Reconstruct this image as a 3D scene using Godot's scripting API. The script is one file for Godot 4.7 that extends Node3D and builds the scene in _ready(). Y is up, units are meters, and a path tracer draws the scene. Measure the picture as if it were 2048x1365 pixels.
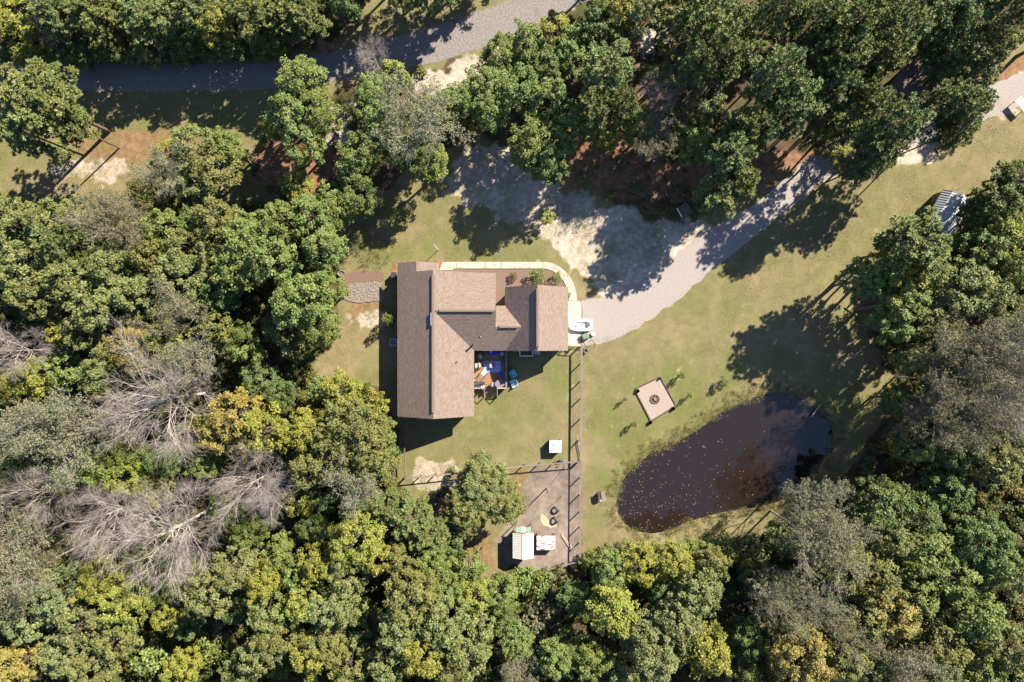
extends Node3D
# A house in a clearing with a deck, a fenced yard, a pond and woods all round, seen from a drone straight above.
# x runs to the east edge of the place, z to the south edge, y is up; units are metres.

const ALT := 82.0                 # height of the camera above the lawn
const MPP := 82.0 / 1365.0        # metres on the ground for one pixel of the survey picture
const GX := 168.0                 # size of the finely built ground
const GZ := 115.2

var rng := RandomNumberGenerator.new()
var used := {}
var M := {}
var TX := {}

# ---------------------------------------------------------------- helpers

func g(px: float, py: float, h: float = 0.0) -> Vector3:
	var k := MPP * (1.0 - h / ALT)
	return Vector3((px - 1024.0) * k, h, (py - 682.5) * k)

func numbered(called: String) -> String:
	if not used.has(called):
		used[called] = 0
		return called
	used[called] += 1
	return "%s_%03d" % [called, used[called]]

func tag(o: Node, label: String, category: String = "", group: String = "") -> Node:
	if label != "":
		o.set_meta("label", label)
	if category != "":
		o.set_meta("category", category)
	if group != "":
		o.set_meta("group", group)
	return o

func thing(called: String, label: String, category: String, at: Vector3 = Vector3.ZERO, turn: float = 0.0, group: String = "") -> Node3D:
	var o := Node3D.new()
	o.name = numbered(called)
	add_child(o, true)
	o.position = at
	o.rotation.y = turn
	tag(o, label, category, group)
	return o

func part(called: String, mesh: Mesh, m: Material, parent: Node) -> MeshInstance3D:
	var o := MeshInstance3D.new()
	o.name = called
	o.mesh = mesh
	o.material_override = m
	parent.add_child(o, true)
	return o

func struct(called: String, mesh: Mesh, m: Material, label: String = "") -> MeshInstance3D:
	var o := part(numbered(called), mesh, m, self)
	o.set_meta("kind", "structure")
	if label != "":
		o.set_meta("label", label)
	return o

func dup(root: Node3D, called: String, at: Vector3, turn: float, label: String, group: String = "") -> Node3D:
	var r: Node3D = root.duplicate()
	r.name = numbered(called)
	add_child(r, true)
	r.position = at
	r.rotation.y = turn
	r.set_meta("label", label)
	if group != "":
		r.set_meta("group", group)
	return r

class MB:
	var v := PackedVector3Array()
	var n := PackedVector3Array()
	var c := PackedColorArray()
	var i := PackedInt32Array()
	func tri(a: Vector3, b: Vector3, d: Vector3, col: Color = Color.WHITE) -> void:
		var k := v.size()
		var nn := (b - a).cross(d - a).normalized()
		v.push_back(a); v.push_back(b); v.push_back(d)
		for q in 3:
			n.push_back(nn); c.push_back(col)
		i.push_back(k); i.push_back(k + 2); i.push_back(k + 1)
	func quad(a: Vector3, b: Vector3, d: Vector3, e: Vector3, col: Color = Color.WHITE) -> void:
		var k := v.size()
		var nn := (d - a).cross(e - b).normalized()
		v.push_back(a); v.push_back(b); v.push_back(d); v.push_back(e)
		for q in 4:
			n.push_back(nn); c.push_back(col)
		i.append_array(PackedInt32Array([k, k + 2, k + 1, k, k + 3, k + 2]))
	func box(at: Transform3D, s: Vector3, col: Color = Color.WHITE, bev: float = 0.0) -> void:
		# a box with its top edges bevelled when bev > 0
		var h := s * 0.5
		var y1 := h.y - bev
		var lo := [Vector3(-h.x, -h.y, -h.z), Vector3(-h.x, -h.y, h.z), Vector3(h.x, -h.y, h.z), Vector3(h.x, -h.y, -h.z)]
		var mid := []
		var top := []
		for p in lo:
			mid.append(Vector3(p.x, y1, p.z))
			top.append(Vector3(p.x - signf(p.x) * bev, h.y, p.z - signf(p.z) * bev))
		for q in 4:
			var w := (q + 1) % 4
			quad(at * lo[q], at * lo[w], at * mid[w], at * mid[q], col)
			if bev > 0.0:
				quad(at * mid[q], at * mid[w], at * top[w], at * top[q], col)
		quad(at * top[0], at * top[1], at * top[2], at * top[3], col)
		quad(at * lo[3], at * lo[2], at * lo[1], at * lo[0], col)
	func bx(x: float, y: float, z: float, sx: float, sy: float, sz: float, col: Color = Color.WHITE, turn: float = 0.0, bev: float = 0.0) -> void:
		box(Transform3D(Basis(Vector3.UP, turn), Vector3(x, y, z)), Vector3(sx, sy, sz), col, bev)
	func tube(p: Array, r: Array, sides: int, col: Color = Color.WHITE, capped: bool = true) -> void:
		# a smooth tapering tube along the points p
		var first := v.size()
		var dir := Vector3.UP
		for k in p.size():
			if k + 1 < p.size():
				dir = (p[k + 1] - p[k]).normalized()
			var side := dir.cross(Vector3(0.31, 0.17, 0.93)).normalized()
			var up := side.cross(dir).normalized()
			for q in sides:
				var a := TAU * q / sides
				var nn := side * cos(a) + up * sin(a)
				v.push_back(p[k] + nn * r[k]); n.push_back(nn); c.push_back(col)
		for k in p.size() - 1:
			for q in sides:
				var a := first + k * sides + q
				var b := first + k * sides + (q + 1) % sides
				i.append_array(PackedInt32Array([a, b, b + sides, a, b + sides, a + sides]))
		if capped:
			for e in [0, p.size() - 1]:
				var cc: Vector3 = p[e]
				var k0 := v.size()
				v.push_back(cc); n.push_back(dir if e > 0 else -dir); c.push_back(col)
				for q in sides:
					v.push_back(v[first + e * sides + q]); n.push_back(dir if e > 0 else -dir); c.push_back(col)
				for q in sides:
					var a := k0 + 1 + q
					var b := k0 + 1 + (q + 1) % sides
					i.append_array(PackedInt32Array([k0, b, a] if e > 0 else [k0, a, b]))
	func lathe(at: Transform3D, prof: Array, sides: int, col: Color = Color.WHITE, sx: float = 1.0) -> void:
		for q in sides:
			var a := TAU * q / sides
			var b := TAU * (q + 1) / sides
			for k in prof.size() - 1:
				var r0: float = prof[k].x
				var r1: float = prof[k + 1].x
				var y0: float = prof[k].y
				var y1: float = prof[k + 1].y
				quad(at * Vector3(r0 * cos(b) * sx, y0, r0 * sin(b)), at * Vector3(r0 * cos(a) * sx, y0, r0 * sin(a)), at * Vector3(r1 * cos(a) * sx, y1, r1 * sin(a)), at * Vector3(r1 * cos(b) * sx, y1, r1 * sin(b)), col)
	func prism(poly: PackedVector2Array, y0: float, y1: float, col: Color = Color.WHITE) -> void:
		# an upright prism over an outline in x and z
		var t := Geometry2D.triangulate_polygon(poly)
		var flip := Geometry2D.is_polygon_clockwise(poly)
		for k in range(0, t.size(), 3):
			var a := poly[t[k]]
			var b := poly[t[k + 1]]
			var d := poly[t[k + 2]]
			if (b - a).cross(d - a) > 0.0:
				var w := b
				b = d
				d = w
			tri(Vector3(a.x, y1, a.y), Vector3(b.x, y1, b.y), Vector3(d.x, y1, d.y), col)
			if y0 < y1:
				tri(Vector3(a.x, y0, a.y), Vector3(d.x, y0, d.y), Vector3(b.x, y0, b.y), col)
		if y0 < y1:
			for k in poly.size():
				var a := poly[k]
				var b := poly[(k + 1) % poly.size()]
				if not flip:
					var w := a
					a = b
					b = w
				quad(Vector3(a.x, y0, a.y), Vector3(b.x, y0, b.y), Vector3(b.x, y1, b.y), Vector3(a.x, y1, a.y), col)
	func leaf(p: Vector3, nn: Vector3, along: Vector3, length: float, width: float, col: Color) -> void:
		# a leaf blade folded along its midrib
		var side := nn.cross(along).normalized() * width * 0.5
		var k := v.size()
		var tip := p + along * length
		var m := p + along * length * 0.45 - nn * width * 0.12
		v.push_back(p); v.push_back(m + side); v.push_back(tip); v.push_back(m - side)
		for q in 4:
			n.push_back(nn); c.push_back(col)
		i.append_array(PackedInt32Array([k, k + 1, k + 2, k, k + 2, k + 3]))
	func mesh() -> ArrayMesh:
		var a := []
		a.resize(Mesh.ARRAY_MAX)
		a[Mesh.ARRAY_VERTEX] = v
		a[Mesh.ARRAY_NORMAL] = n
		a[Mesh.ARRAY_COLOR] = c
		a[Mesh.ARRAY_INDEX] = i
		var m := ArrayMesh.new()
		m.add_surface_from_arrays(Mesh.PRIMITIVE_TRIANGLES, a)
		return m

func lin(r: float, gg: float, b: float) -> Color:
	return Color(r, gg, b).linear_to_srgb()

func grain(seed_: int, freq: float, lo: float, hi: float, size: int = 256, oct: int = 4) -> ImageTexture:
	# a grey seamless mottle between lo and hi
	var f := FastNoiseLite.new()
	f.seed = seed_
	f.frequency = freq
	f.fractal_octaves = oct
	f.noise_type = FastNoiseLite.TYPE_SIMPLEX_SMOOTH
	var im := f.get_seamless_image(size, size)
	im.convert(Image.FORMAT_RGB8)
	var d := im.get_data()
	for k in d.size():
		d[k] = int(clampf(lo + (hi - lo) * d[k] / 255.0, 0.0, 1.0) * 255.0)
	return ImageTexture.create_from_image(Image.create_from_data(size, size, false, Image.FORMAT_RGB8, d))

func mat(called: String, col: Color, rough: float = 0.85, metal: float = 0.0, tex: String = "", scale: float = 1.0) -> StandardMaterial3D:
	var m := StandardMaterial3D.new()
	m.resource_name = called
	m.albedo_color = col
	m.roughness = rough
	m.metallic = metal
	m.vertex_color_use_as_albedo = true
	if tex != "":
		m.albedo_texture = TX[tex]
		m.uv1_triplanar = true
		m.uv1_world_triplanar = true
		m.uv1_scale = Vector3.ONE * scale
	M[called] = m
	return m

func leafmat(called: String, col: Color) -> StandardMaterial3D:
	var m := mat(called, col, 0.55)
	m.metallic_specular = 0.3
	m.cull_mode = BaseMaterial3D.CULL_DISABLED
	m.backlight_enabled = true
	var l := col.srgb_to_linear()
	m.backlight = Color(l.r * 0.8, l.g * 0.85, l.b * 0.35).linear_to_srgb()
	return m

# ---------------------------------------------------------------- trees

func around_(r: RandomNumberGenerator) -> Vector3:
	var y := r.randf_range(-1.0, 1.0)
	var a := r.randf() * TAU
	var k := sqrt(1.0 - y * y)
	return Vector3(k * cos(a), y, k * sin(a))

func tinted(r: RandomNumberGenerator, base: Color, hue: float, val: float) -> Color:
	var k := 1.0 + r.randf_range(-val, val)
	var h := r.randf_range(-hue, hue)
	return Color(minf(base.r * k * (1.0 + h), 1.0), minf(base.g * k, 1.0), minf(base.b * k * (1.0 - h * 0.6), 1.0))

func clump(b: MB, r: RandomNumberGenerator, at: Vector3, rad: float, count: int, size: float, col: Color, out: Vector3) -> void:
	for q in count:
		var d := (around_(r) + out * 0.45 + Vector3.UP * 0.25).normalized()
		var p := at + Vector3(d.x, d.y * 0.75, d.z) * rad * sqrt(r.randf_range(0.25, 1.0))
		var nn := (d * 0.7 + Vector3.UP * 0.65 + around_(r) * 0.75).normalized()
		var al := nn.cross(around_(r)).normalized()
		var s := size * r.randf_range(0.65, 1.35)
		b.leaf(p, nn, al, s, s * 0.72, tinted(r, col, 0.09, 0.2))

func broadleaf(seed_: int, rad: float, height: float, limbs: int, clumps: int, leaves: int, size: float) -> Node3D:
	# a tapered trunk, limbs, twigs, and small leaf clumps along the twigs through a lumpy crown
	var r := RandomNumberGenerator.new()
	r.seed = seed_
	var lump := FastNoiseLite.new()
	lump.seed = seed_
	lump.frequency = 0.9
	var root := Node3D.new()
	var tr := MB.new()
	var cr := MB.new()
	var mid := height * 0.62
	var vert := height * 0.34
	var lean := Vector3(r.randf_range(-0.3, 0.3), 0, r.randf_range(-0.3, 0.3))
	var fork := Vector3(0, height * 0.36, 0) + lean
	var grey := Color(0.9, 0.9, 0.9)
	tr.tube([Vector3(0, -0.1, 0), Vector3(lean.x * 0.4, height * 0.16, lean.z * 0.4), fork, fork + Vector3(0.1, height * 0.3, 0.05)], [0.055 * rad + 0.06, 0.045 * rad + 0.04, 0.04 * rad + 0.03, 0.02 * rad], 7, grey)
	var knees := []
	for k in limbs:
		var ang := TAU * (k * 0.381966 + r.randf_range(-0.04, 0.04))
		var up := lerpf(0.0, 0.9, fmod(k * 0.618 + 0.3, 1.0))
		var kn := Vector3(cos(ang) * (1.0 - up * 0.7) * 0.45 * rad, mid + up * vert * 0.5, sin(ang) * (1.0 - up * 0.7) * 0.45 * rad) + lean
		knees.append(kn)
		tr.tube([fork - Vector3(0, height * 0.05, 0), fork.lerp(kn, 0.5) + Vector3(0, r.randf_range(-0.3, 0.3), 0), kn], [0.026 * rad, 0.018 * rad, 0.01 * rad], 5, grey, false)
	for k in clumps:
		var d := around_(r)
		d.y = d.y * 0.72 + 0.28
		d = d.normalized()
		var l := 0.84 + 0.42 * lump.get_noise_3d(d.x * 1.7, d.y * 1.7, d.z * 1.7)
		var out := l * sqrt(r.randf_range(0.42, 1.0))
		var cc := Vector3(d.x * rad, d.y * vert, d.z * rad) * out + Vector3(lean.x, mid, lean.z)
		var near: Vector3 = knees[0]
		for kn in knees:
			if kn.distance_squared_to(cc) < near.distance_squared_to(cc):
				near = kn
		if k % 2 == 0:
			tr.tube([near, near.lerp(cc, 0.55) + around_(r) * 0.15, near.lerp(cc, 1.1)], [0.007 * rad, 0.005 * rad, 0.0022 * rad], 3, Color.WHITE, false)
		var hue := 0.5 + 0.5 * lump.get_noise_3d(d.x * 2.6 + 9.0, d.y * 2.6, d.z * 2.6)
		var col := Color(0.74, 0.8, 0.74).lerp(Color(0.97, 0.93, 0.72), hue)
		var crad := rad * r.randf_range(0.09, 0.17) + 0.1
		clump(cr, r, cc, crad, int(leaves * r.randf_range(0.7, 1.3)), size, tinted(r, col, 0.08, 0.1), d)
	part("trunk", tr.mesh(), M.bark, root)
	part("crown", cr.mesh(), null, root)
	root.set_meta("size", Vector3(rad, height, rad))
	return root

func pine(seed_: int, rad: float, height: float, whorls: int, tufts: int, low: float) -> Node3D:
	var r := RandomNumberGenerator.new()
	r.seed = seed_
	var root := Node3D.new()
	var tr := MB.new()
	var cr := MB.new()
	var lean := Vector3(r.randf_range(-0.4, 0.4), 0, r.randf_range(-0.4, 0.4))
	tr.tube([Vector3(0, -0.1, 0), Vector3(0, height * 0.3, 0) + lean * 0.3, Vector3(0, height * 0.7, 0) + lean * 0.8, Vector3(0, height * 0.98, 0) + lean], [0.2, 0.16, 0.1, 0.025], 7, Color(0.85, 0.8, 0.78))
	for w in whorls:
		var t := float(w) / (whorls - 1)
		var y := lerpf(height * low, height * 0.97, pow(t, 0.9))
		var reach := rad * sqrt(maxf(0.03, 1.0 - pow(absf(t - 0.22) / 0.8, 2.0)))
		var from := Vector3(0, y, 0) + lean * (y / height)
		var arms := 5 if t < 0.85 else 4
		for k in arms:
			var a := TAU * (k + r.randf_range(-0.3, 0.3)) / arms + w * 1.3
			var ln := reach * r.randf_range(0.6, 1.08)
			var rise := lerpf(0.05, 0.7, t) * ln
			var dir := Vector3(cos(a), 0, sin(a))
			var tip := from + dir * ln + Vector3(0, rise, 0)
			var knee := from.lerp(tip, 0.5) - Vector3(0, 0.12 * ln, 0)
			tr.tube([from, knee, tip], [0.042, 0.026, 0.01], 4, Color(0.8, 0.75, 0.7), false)
			var ncol := tinted(r, Color(0.82, 0.82, 0.8), 0.1, 0.14)
			var count := int(tufts * clampf(ln / rad, 0.25, 1.1))
			for q in count:
				var u := lerpf(0.35, 1.02, sqrt((q + r.randf()) / count))
				var base: Vector3 = knee.lerp(tip, u * 2.0 - 1.0) if u > 0.5 else from.lerp(knee, u * 2.0)
				var off := around_(r) * Vector3(1, 0.4, 1) * lerpf(0.35, 0.6, r.randf()) * (0.4 + 0.9 * u * (1.25 - u)) * ln * 0.55
				var tc := base + off
				var td := (dir * 0.5 + off.normalized() * 0.4 + Vector3.UP * 0.2).normalized()
				var tcol := tinted(r, ncol, 0.07, 0.12)
				for s in 22:
					var nd := (around_(r) * Vector3(1, 0.6, 1) + td * 0.8).normalized()
					var nn := Vector3.UP + around_(r) * 0.7 + Vector3(0.25, 0, -0.25)
					nn = (nn - nd * nn.dot(nd)).normalized()
					cr.leaf(tc, nn, nd, r.randf_range(0.26, 0.48), r.randf_range(0.1, 0.16), tinted(r, tcol, 0.05, 0.14))
	part("trunk", tr.mesh(), M.pine_bark, root)
	part("crown", cr.mesh(), null, root)
	root.set_meta("size", Vector3(rad, height, rad))
	return root

func spread(b: MB, r: RandomNumberGenerator, p: Vector3, d: Vector3, ln: float, th: float, level: int, kids: Array, tips: Array) -> void:
	# one bough of a leafless tree with its forks
	var mid := p + d * ln * 0.5 + around_(r) * ln * 0.06
	var dd := (d + around_(r) * 0.16 + Vector3.UP * 0.1).normalized()
	var tip := mid + dd * ln * 0.5
	var sh := 0.97 - 0.02 * level + r.randf_range(-0.12, 0.03)
	b.tube([p, mid, tip], [th, th * 0.75, th * 0.45], 5 if level < 2 else 3, Color(sh, sh, sh), false)
	if level >= kids.size():
		tips.append(tip)
		return
	var count: int = kids[level]
	for k in count:
		var u := lerpf(0.3, 1.0, (k + r.randf()) / count)
		var at: Vector3 = mid.lerp(tip, u * 2.0 - 1.0) if u > 0.5 else p.lerp(mid, u * 2.0)
		var side := dd.cross(around_(r)).normalized()
		var nd := (dd * r.randf_range(0.75, 1.1) + side * r.randf_range(0.45, 0.95) + Vector3.UP * 0.08).normalized()
		spread(b, r, at, nd, ln * r.randf_range(0.5, 0.72), th * 0.55, level + 1, kids, tips)

func bare(seed_: int, rad: float, height: float, limbs: int, kids: Array, leafy: float, size: float) -> Node3D:
	var r := RandomNumberGenerator.new()
	r.seed = seed_
	var root := Node3D.new()
	var tr := MB.new()
	var br := MB.new()
	var cr := MB.new()
	var tips := []
	var fork := height * 0.42
	tr.tube([Vector3(0, -0.1, 0), Vector3(0.05, fork * 0.5, 0), Vector3(0.1, fork, 0.05), Vector3(0.1, height * 0.72, 0.1), Vector3(0.1, height * 0.9, 0.15)], [0.18, 0.15, 0.12, 0.07, 0.03], 7)
	for k in limbs:
		var a := TAU * k * 0.381966 + r.randf_range(-0.3, 0.3)
		var t := (k + 0.5) / limbs
		var from := Vector3(0.1, lerpf(fork * 0.9, height * 0.72, t), 0.06)
		var d := Vector3(cos(a), lerpf(0.45, 1.5, t), sin(a)).normalized()
		var ln := rad * 0.68 / maxf(0.55, sqrt(1.0 - d.y * d.y)) * r.randf_range(0.8, 1.1)
		spread(br, r, from, d, minf(ln, height * 0.5), 0.055, 0, kids, tips)
	part("trunk", tr.mesh(), M.pale_bark, root)
	part("branches", br.mesh(), M.pale_bark, root)
	if leafy > 0.0:
		for p in tips:
			if r.randf() < leafy:
				clump(cr, r, p, 0.38, 11, size, tinted(r, Color(0.8, 0.84, 0.74) if r.randf() < 0.6 else Color(0.9, 0.76, 0.74), 0.12, 0.15), Vector3.UP)
		part("crown", cr.mesh(), null, root)
	root.set_meta("size", Vector3(rad, height, rad))
	return root

func bush(seed_: int, rad: float, height: float, clumps: int, leaves: int, size: float) -> Node3D:
	var r := RandomNumberGenerator.new()
	r.seed = seed_
	var root := Node3D.new()
	var tr := MB.new()
	var cr := MB.new()
	for k in clumps:
		var a := TAU * k * 0.381966
		var f := sqrt((k + 0.5) / clumps)
		var cc := Vector3(cos(a) * f * rad * 0.72, height * lerpf(0.8, 0.4, f * f) * r.randf_range(0.8, 1.1), sin(a) * f * rad * 0.72)
		tr.tube([Vector3(0, -0.05, 0), cc * Vector3(0.4, 0.5, 0.4), cc], [0.03, 0.02, 0.008], 4, Color.WHITE, false)
		clump(cr, r, cc, rad * r.randf_range(0.26, 0.38), leaves, size, tinted(r, Color(0.82, 0.82, 0.8), 0.14, 0.14), (cc - Vector3(0, height * 0.2, 0)).normalized())
	part("stems", tr.mesh(), M.bark, root)
	part("crown", cr.mesh(), null, root)
	root.set_meta("size", Vector3(rad, height, rad))
	return root

# ---------------------------------------------------------------- ground

func outline(px: Array) -> PackedVector2Array:
	var o := PackedVector2Array()
	for k in range(0, px.size(), 2):
		var p := g(px[k], px[k + 1])
		o.append(Vector2(p.x, p.z))
	return o

func ragged(poly: PackedVector2Array, step: float, amount: float, seed_: int) -> PackedVector2Array:
	# the outline with a natural, broken edge
	var f := FastNoiseLite.new()
	f.seed = seed_
	f.frequency = 0.35
	f.fractal_octaves = 4
	var o := PackedVector2Array()
	for k in poly.size():
		var a := poly[k]
		var b := poly[(k + 1) % poly.size()]
		var count := maxi(1, int(a.distance_to(b) / step))
		for q in count:
			var p := a.lerp(b, float(q) / count)
			o.append(p + Vector2(f.get_noise_2d(p.x, p.y), f.get_noise_2d(p.y + 60.0, p.x - 40.0)) * amount)
	return o

func rounded(poly: PackedVector2Array, times: int) -> PackedVector2Array:
	for t in times:
		var o := PackedVector2Array()
		for k in poly.size():
			var a := poly[k]
			var b := poly[(k + 1) % poly.size()]
			o.append(a.lerp(b, 0.25))
			o.append(a.lerp(b, 0.75))
		poly = o
	return poly

func mask(polys: Array, w: int, h: int, blur: int) -> PackedByteArray:
	var mw := 280
	var mh := 192
	var d := PackedByteArray()
	d.resize(mw * mh)
	for poly in polys:
		var lo := Vector2(1e6, 1e6)
		var hi := -lo
		for p in poly:
			lo = lo.min(p)
			hi = hi.max(p)
		for y in mh:
			var z := (y + 0.5) / mh * GZ - GZ * 0.5
			if z < lo.y or z > hi.y:
				continue
			for x in mw:
				var xx := (x + 0.5) / mw * GX - GX * 0.5
				if xx > lo.x and xx < hi.x and Geometry2D.is_point_in_polygon(Vector2(xx, z), poly):
					d[y * mw + x] = 255
	var im := Image.create_from_data(mw, mh, false, Image.FORMAT_L8, d)
	im.resize(mw / blur, mh / blur, Image.INTERPOLATE_BILINEAR)
	im.resize(w, h, Image.INTERPOLATE_CUBIC)
	return im.get_data()

func field(seed_: int, freq: float, w: int, h: int, oct: int = 4) -> PackedByteArray:
	var f := FastNoiseLite.new()
	f.seed = seed_
	f.frequency = freq * GX / w
	f.fractal_octaves = oct
	var im := f.get_image(w, h, false, false, true)
	im.convert(Image.FORMAT_L8)
	return im.get_data()

func woods_shapes() -> Array:
	return [
		outline([-400, 425, 60, 415, 150, 425, 260, 400, 420, 400, 560, 410, 650, 420, 680, 470, 672, 560, 668, 690, 620, 720, 640, 760, 760, 775, 800, 850, 790, 980, 870, 1010, 910, 1060, 930, 1130, 960, 1150, 1090, 1140, 1170, 1108, 1300, 1098, 1450, 1090, 1560, 1062, 1620, 990, 1690, 965, 1760, 850, 1800, 790, 1770, 720, 1740, 680, 1790, 600, 1830, 545, 1900, 480, 1930, 440, 2048, 335, 2400, 200, 2400, 1800, -400, 1800]),
		outline([-400, -400, 780, -400, 700, 60, 640, 95, 300, 118, -400, 112]),
		outline([1180, -400, 2400, -400, 2400, 60, 2048, 90, 1980, 130, 1800, 260, 1700, 330, 1560, 350, 1480, 390, 1400, 430, 1290, 430, 1180, 380, 1060, 340, 960, 260, 700, 430, 560, 400, 500, 330, 520, 260, 660, 190, 1000, 100, 1130, 40]),
	]

func ground_texture() -> ImageTexture:
	var w := 1120
	var h := 768
	var woods := mask(woods_shapes(), w, h, 3)
	var sand := mask([
		outline([870, 385, 950, 280, 1050, 290, 1120, 375, 1230, 410, 1330, 450, 1420, 455, 1450, 500, 1330, 580, 1210, 590, 1140, 530, 1060, 460, 980, 420]),
		outline([820, 160, 1000, 92, 1030, 110, 900, 190, 860, 205]), outline([640, 230, 700, 200, 705, 280, 650, 290]),
		outline([815, 908, 830, 912, 850, 932, 905, 928, 912, 942, 860, 946, 825, 938]), outline([830, 968, 890, 962, 868, 990, 838, 980]),
		outline([1270, 70, 1330, 50, 1345, 110, 1280, 130]), outline([1975, 205, 2030, 150, 2400, 100, 2400, 150, 2040, 215, 1960, 250]), outline([1790, 280, 1850, 270, 1870, 310, 1800, 330]),
		outline([120, 330, 240, 325, 260, 350, 200, 372, 120, 350]), outline([690, 640, 760, 620, 765, 640, 700, 660]),
	], w, h, 3)
	var straw := mask([
		outline([140, 265, 260, 262, 420, 270, 460, 290, 380, 320, 270, 330, 200, 320, 130, 300]), outline([500, 290, 660, 270, 700, 330, 640, 380, 520, 380]),
		outline([1090, 260, 1300, 240, 1340, 330, 1540, 290, 1640, 310, 1560, 380, 1430, 400, 1280, 400, 1140, 390]), outline([1280, 110, 1340, 130, 1320, 220, 1270, 200]),
		outline([855, 985, 910, 985, 900, 1060, 870, 1030]), outline([920, 1075, 1000, 1070, 990, 1140, 940, 1130]), outline([770, 530, 900, 515, 905, 530, 790, 570]), outline([690, 655, 760, 640, 790, 620, 760, 600, 690, 600]),
		outline([1960, 160, 2060, 90, 2060, 150, 1990, 210]), outline([1010, 950, 1060, 945, 1060, 1000, 1020, 1000]), outline([1740, 320, 1800, 330, 1760, 350, 1680, 350]),
	], w, h, 2)
	var lush := mask([
		outline([1170, 760, 1330, 720, 1420, 740, 1560, 700, 1600, 740, 1480, 780, 1320, 900, 1260, 930, 1220, 1060, 1170, 1080]), outline([960, 790, 1140, 700, 1150, 800, 980, 850]), outline([220, 230, 480, 215, 500, 250, 240, 265]),
		outline([700, 460, 920, 490, 860, 520, 690, 530]), outline([1560, 720, 1640, 700, 1760, 780, 1700, 950, 1660, 960, 1640, 800]), outline([0, 240, 60, 280, 20, 400, 0, 400]), outline([920, 490, 1150, 510, 1140, 540, 920, 522]),
	], w, h, 4)
	var dirt := mask([outline([1060, 935, 1160, 925, 1162, 1130, 1080, 1140, 1010, 1130, 985, 1100, 1030, 1010])], w, h, 2)
	var big := field(3, 0.035, w, h)
	var mid := field(7, 0.16, w, h)
	var fine := field(11, 0.6, w, h, 5)
	var spots := field(19, 1.2, w, h, 3)
	var out := PackedByteArray()
	out.resize(w * h * 3)
	var c_dry := Vector3(0.2, 0.165, 0.093)
	var c_grass := Vector3(0.158, 0.147, 0.068)
	var c_lush := Vector3(0.125, 0.135, 0.048)
	var c_litter := Vector3(0.085, 0.062, 0.038)
	var c_moss := Vector3(0.06, 0.062, 0.024)
	var c_straw := Vector3(0.215, 0.122, 0.072)
	var c_sand := Vector3(0.42, 0.36, 0.3)
	var c_dirt := Vector3(0.19, 0.155, 0.13)
	var curve := PackedByteArray()      # base colours are linear; the picture holds sRGB
	curve.resize(1025)
	for k in 1025:
		curve[k] = int(Color(k / 1024.0, 0, 0).linear_to_srgb().r * 255.0)
	for k in w * h:
		var f := fine[k] / 255.0
		var m := mid[k] / 255.0
		var b := big[k] / 255.0
		var s := spots[k] / 255.0
		var c := c_dry.lerp(c_grass, smoothstep(0.3, 0.62, m * 0.45 + b * 0.55))
		if lush[k] > 0:
			c = c.lerp(c_lush, lush[k] / 255.0 * smoothstep(0.2, 0.7, m * 0.6 + f * 0.4))
		c *= 0.84 + 0.3 * f
		var t := smoothstep(0.42, 0.6, woods[k] / 255.0 + (m - 0.5) * 0.7)
		if t > 0.0:
			c = c.lerp(c_litter.lerp(c_moss, smoothstep(0.4, 0.65, m)) * (0.55 + 0.9 * f), t)
		t = smoothstep(0.4, 0.75, straw[k] / 255.0 + (f - 0.5) * 0.9 + (m - 0.5) * 0.5)
		if t > 0.0:
			c = c.lerp(c_straw * (0.6 + 0.75 * s), t * 0.85)
		t = smoothstep(0.36, 0.66, sand[k] / 255.0 + (f - 0.5) * 1.0 + (m - 0.5) * 0.5)
		if t > 0.0:
			c = c.lerp(c_sand * (0.72 + 0.5 * s), t * 0.9)
		t = smoothstep(0.4, 0.6, dirt[k] / 255.0 + (f - 0.5) * 0.5)
		if t > 0.0:
			c = c.lerp(c_dirt * (0.6 + 0.75 * m) * (0.85 + 0.3 * s), t)
		c *= 0.9 + 0.2 * s
		out[k * 3] = curve[int(clampf(c.x, 0.0, 1.0) * 1024.0)]
		out[k * 3 + 1] = curve[int(clampf(c.y, 0.0, 1.0) * 1024.0)]
		out[k * 3 + 2] = curve[int(clampf(c.z, 0.0, 1.0) * 1024.0)]
	return ImageTexture.create_from_image(Image.create_from_data(w, h, false, Image.FORMAT_RGB8, out))

func pond_outline() -> PackedVector2Array:
	return rounded(outline([1557, 784, 1588, 789, 1615, 801, 1642, 823, 1660, 840, 1668, 863, 1667, 892, 1656, 913, 1635, 938, 1611, 960, 1593, 979, 1570, 1000, 1543, 1010, 1489, 1020, 1444, 1026, 1411, 1035, 1377, 1045, 1348, 1059, 1314, 1069, 1283, 1067, 1256, 1056, 1238, 1034, 1232, 1009, 1237, 982, 1249, 957, 1274, 928, 1314, 901, 1364, 881, 1411, 852, 1440, 825, 1478, 809, 1519, 792]), 1)

func edge_distance(poly: PackedVector2Array, p: Vector2) -> float:
	var d := 1e9
	for k in poly.size():
		d = minf(d, p.distance_to(Geometry2D.get_closest_point_to_segment(p, poly[k], poly[(k + 1) % poly.size()])))
	return -d if Geometry2D.is_point_in_polygon(p, poly) else d

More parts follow.
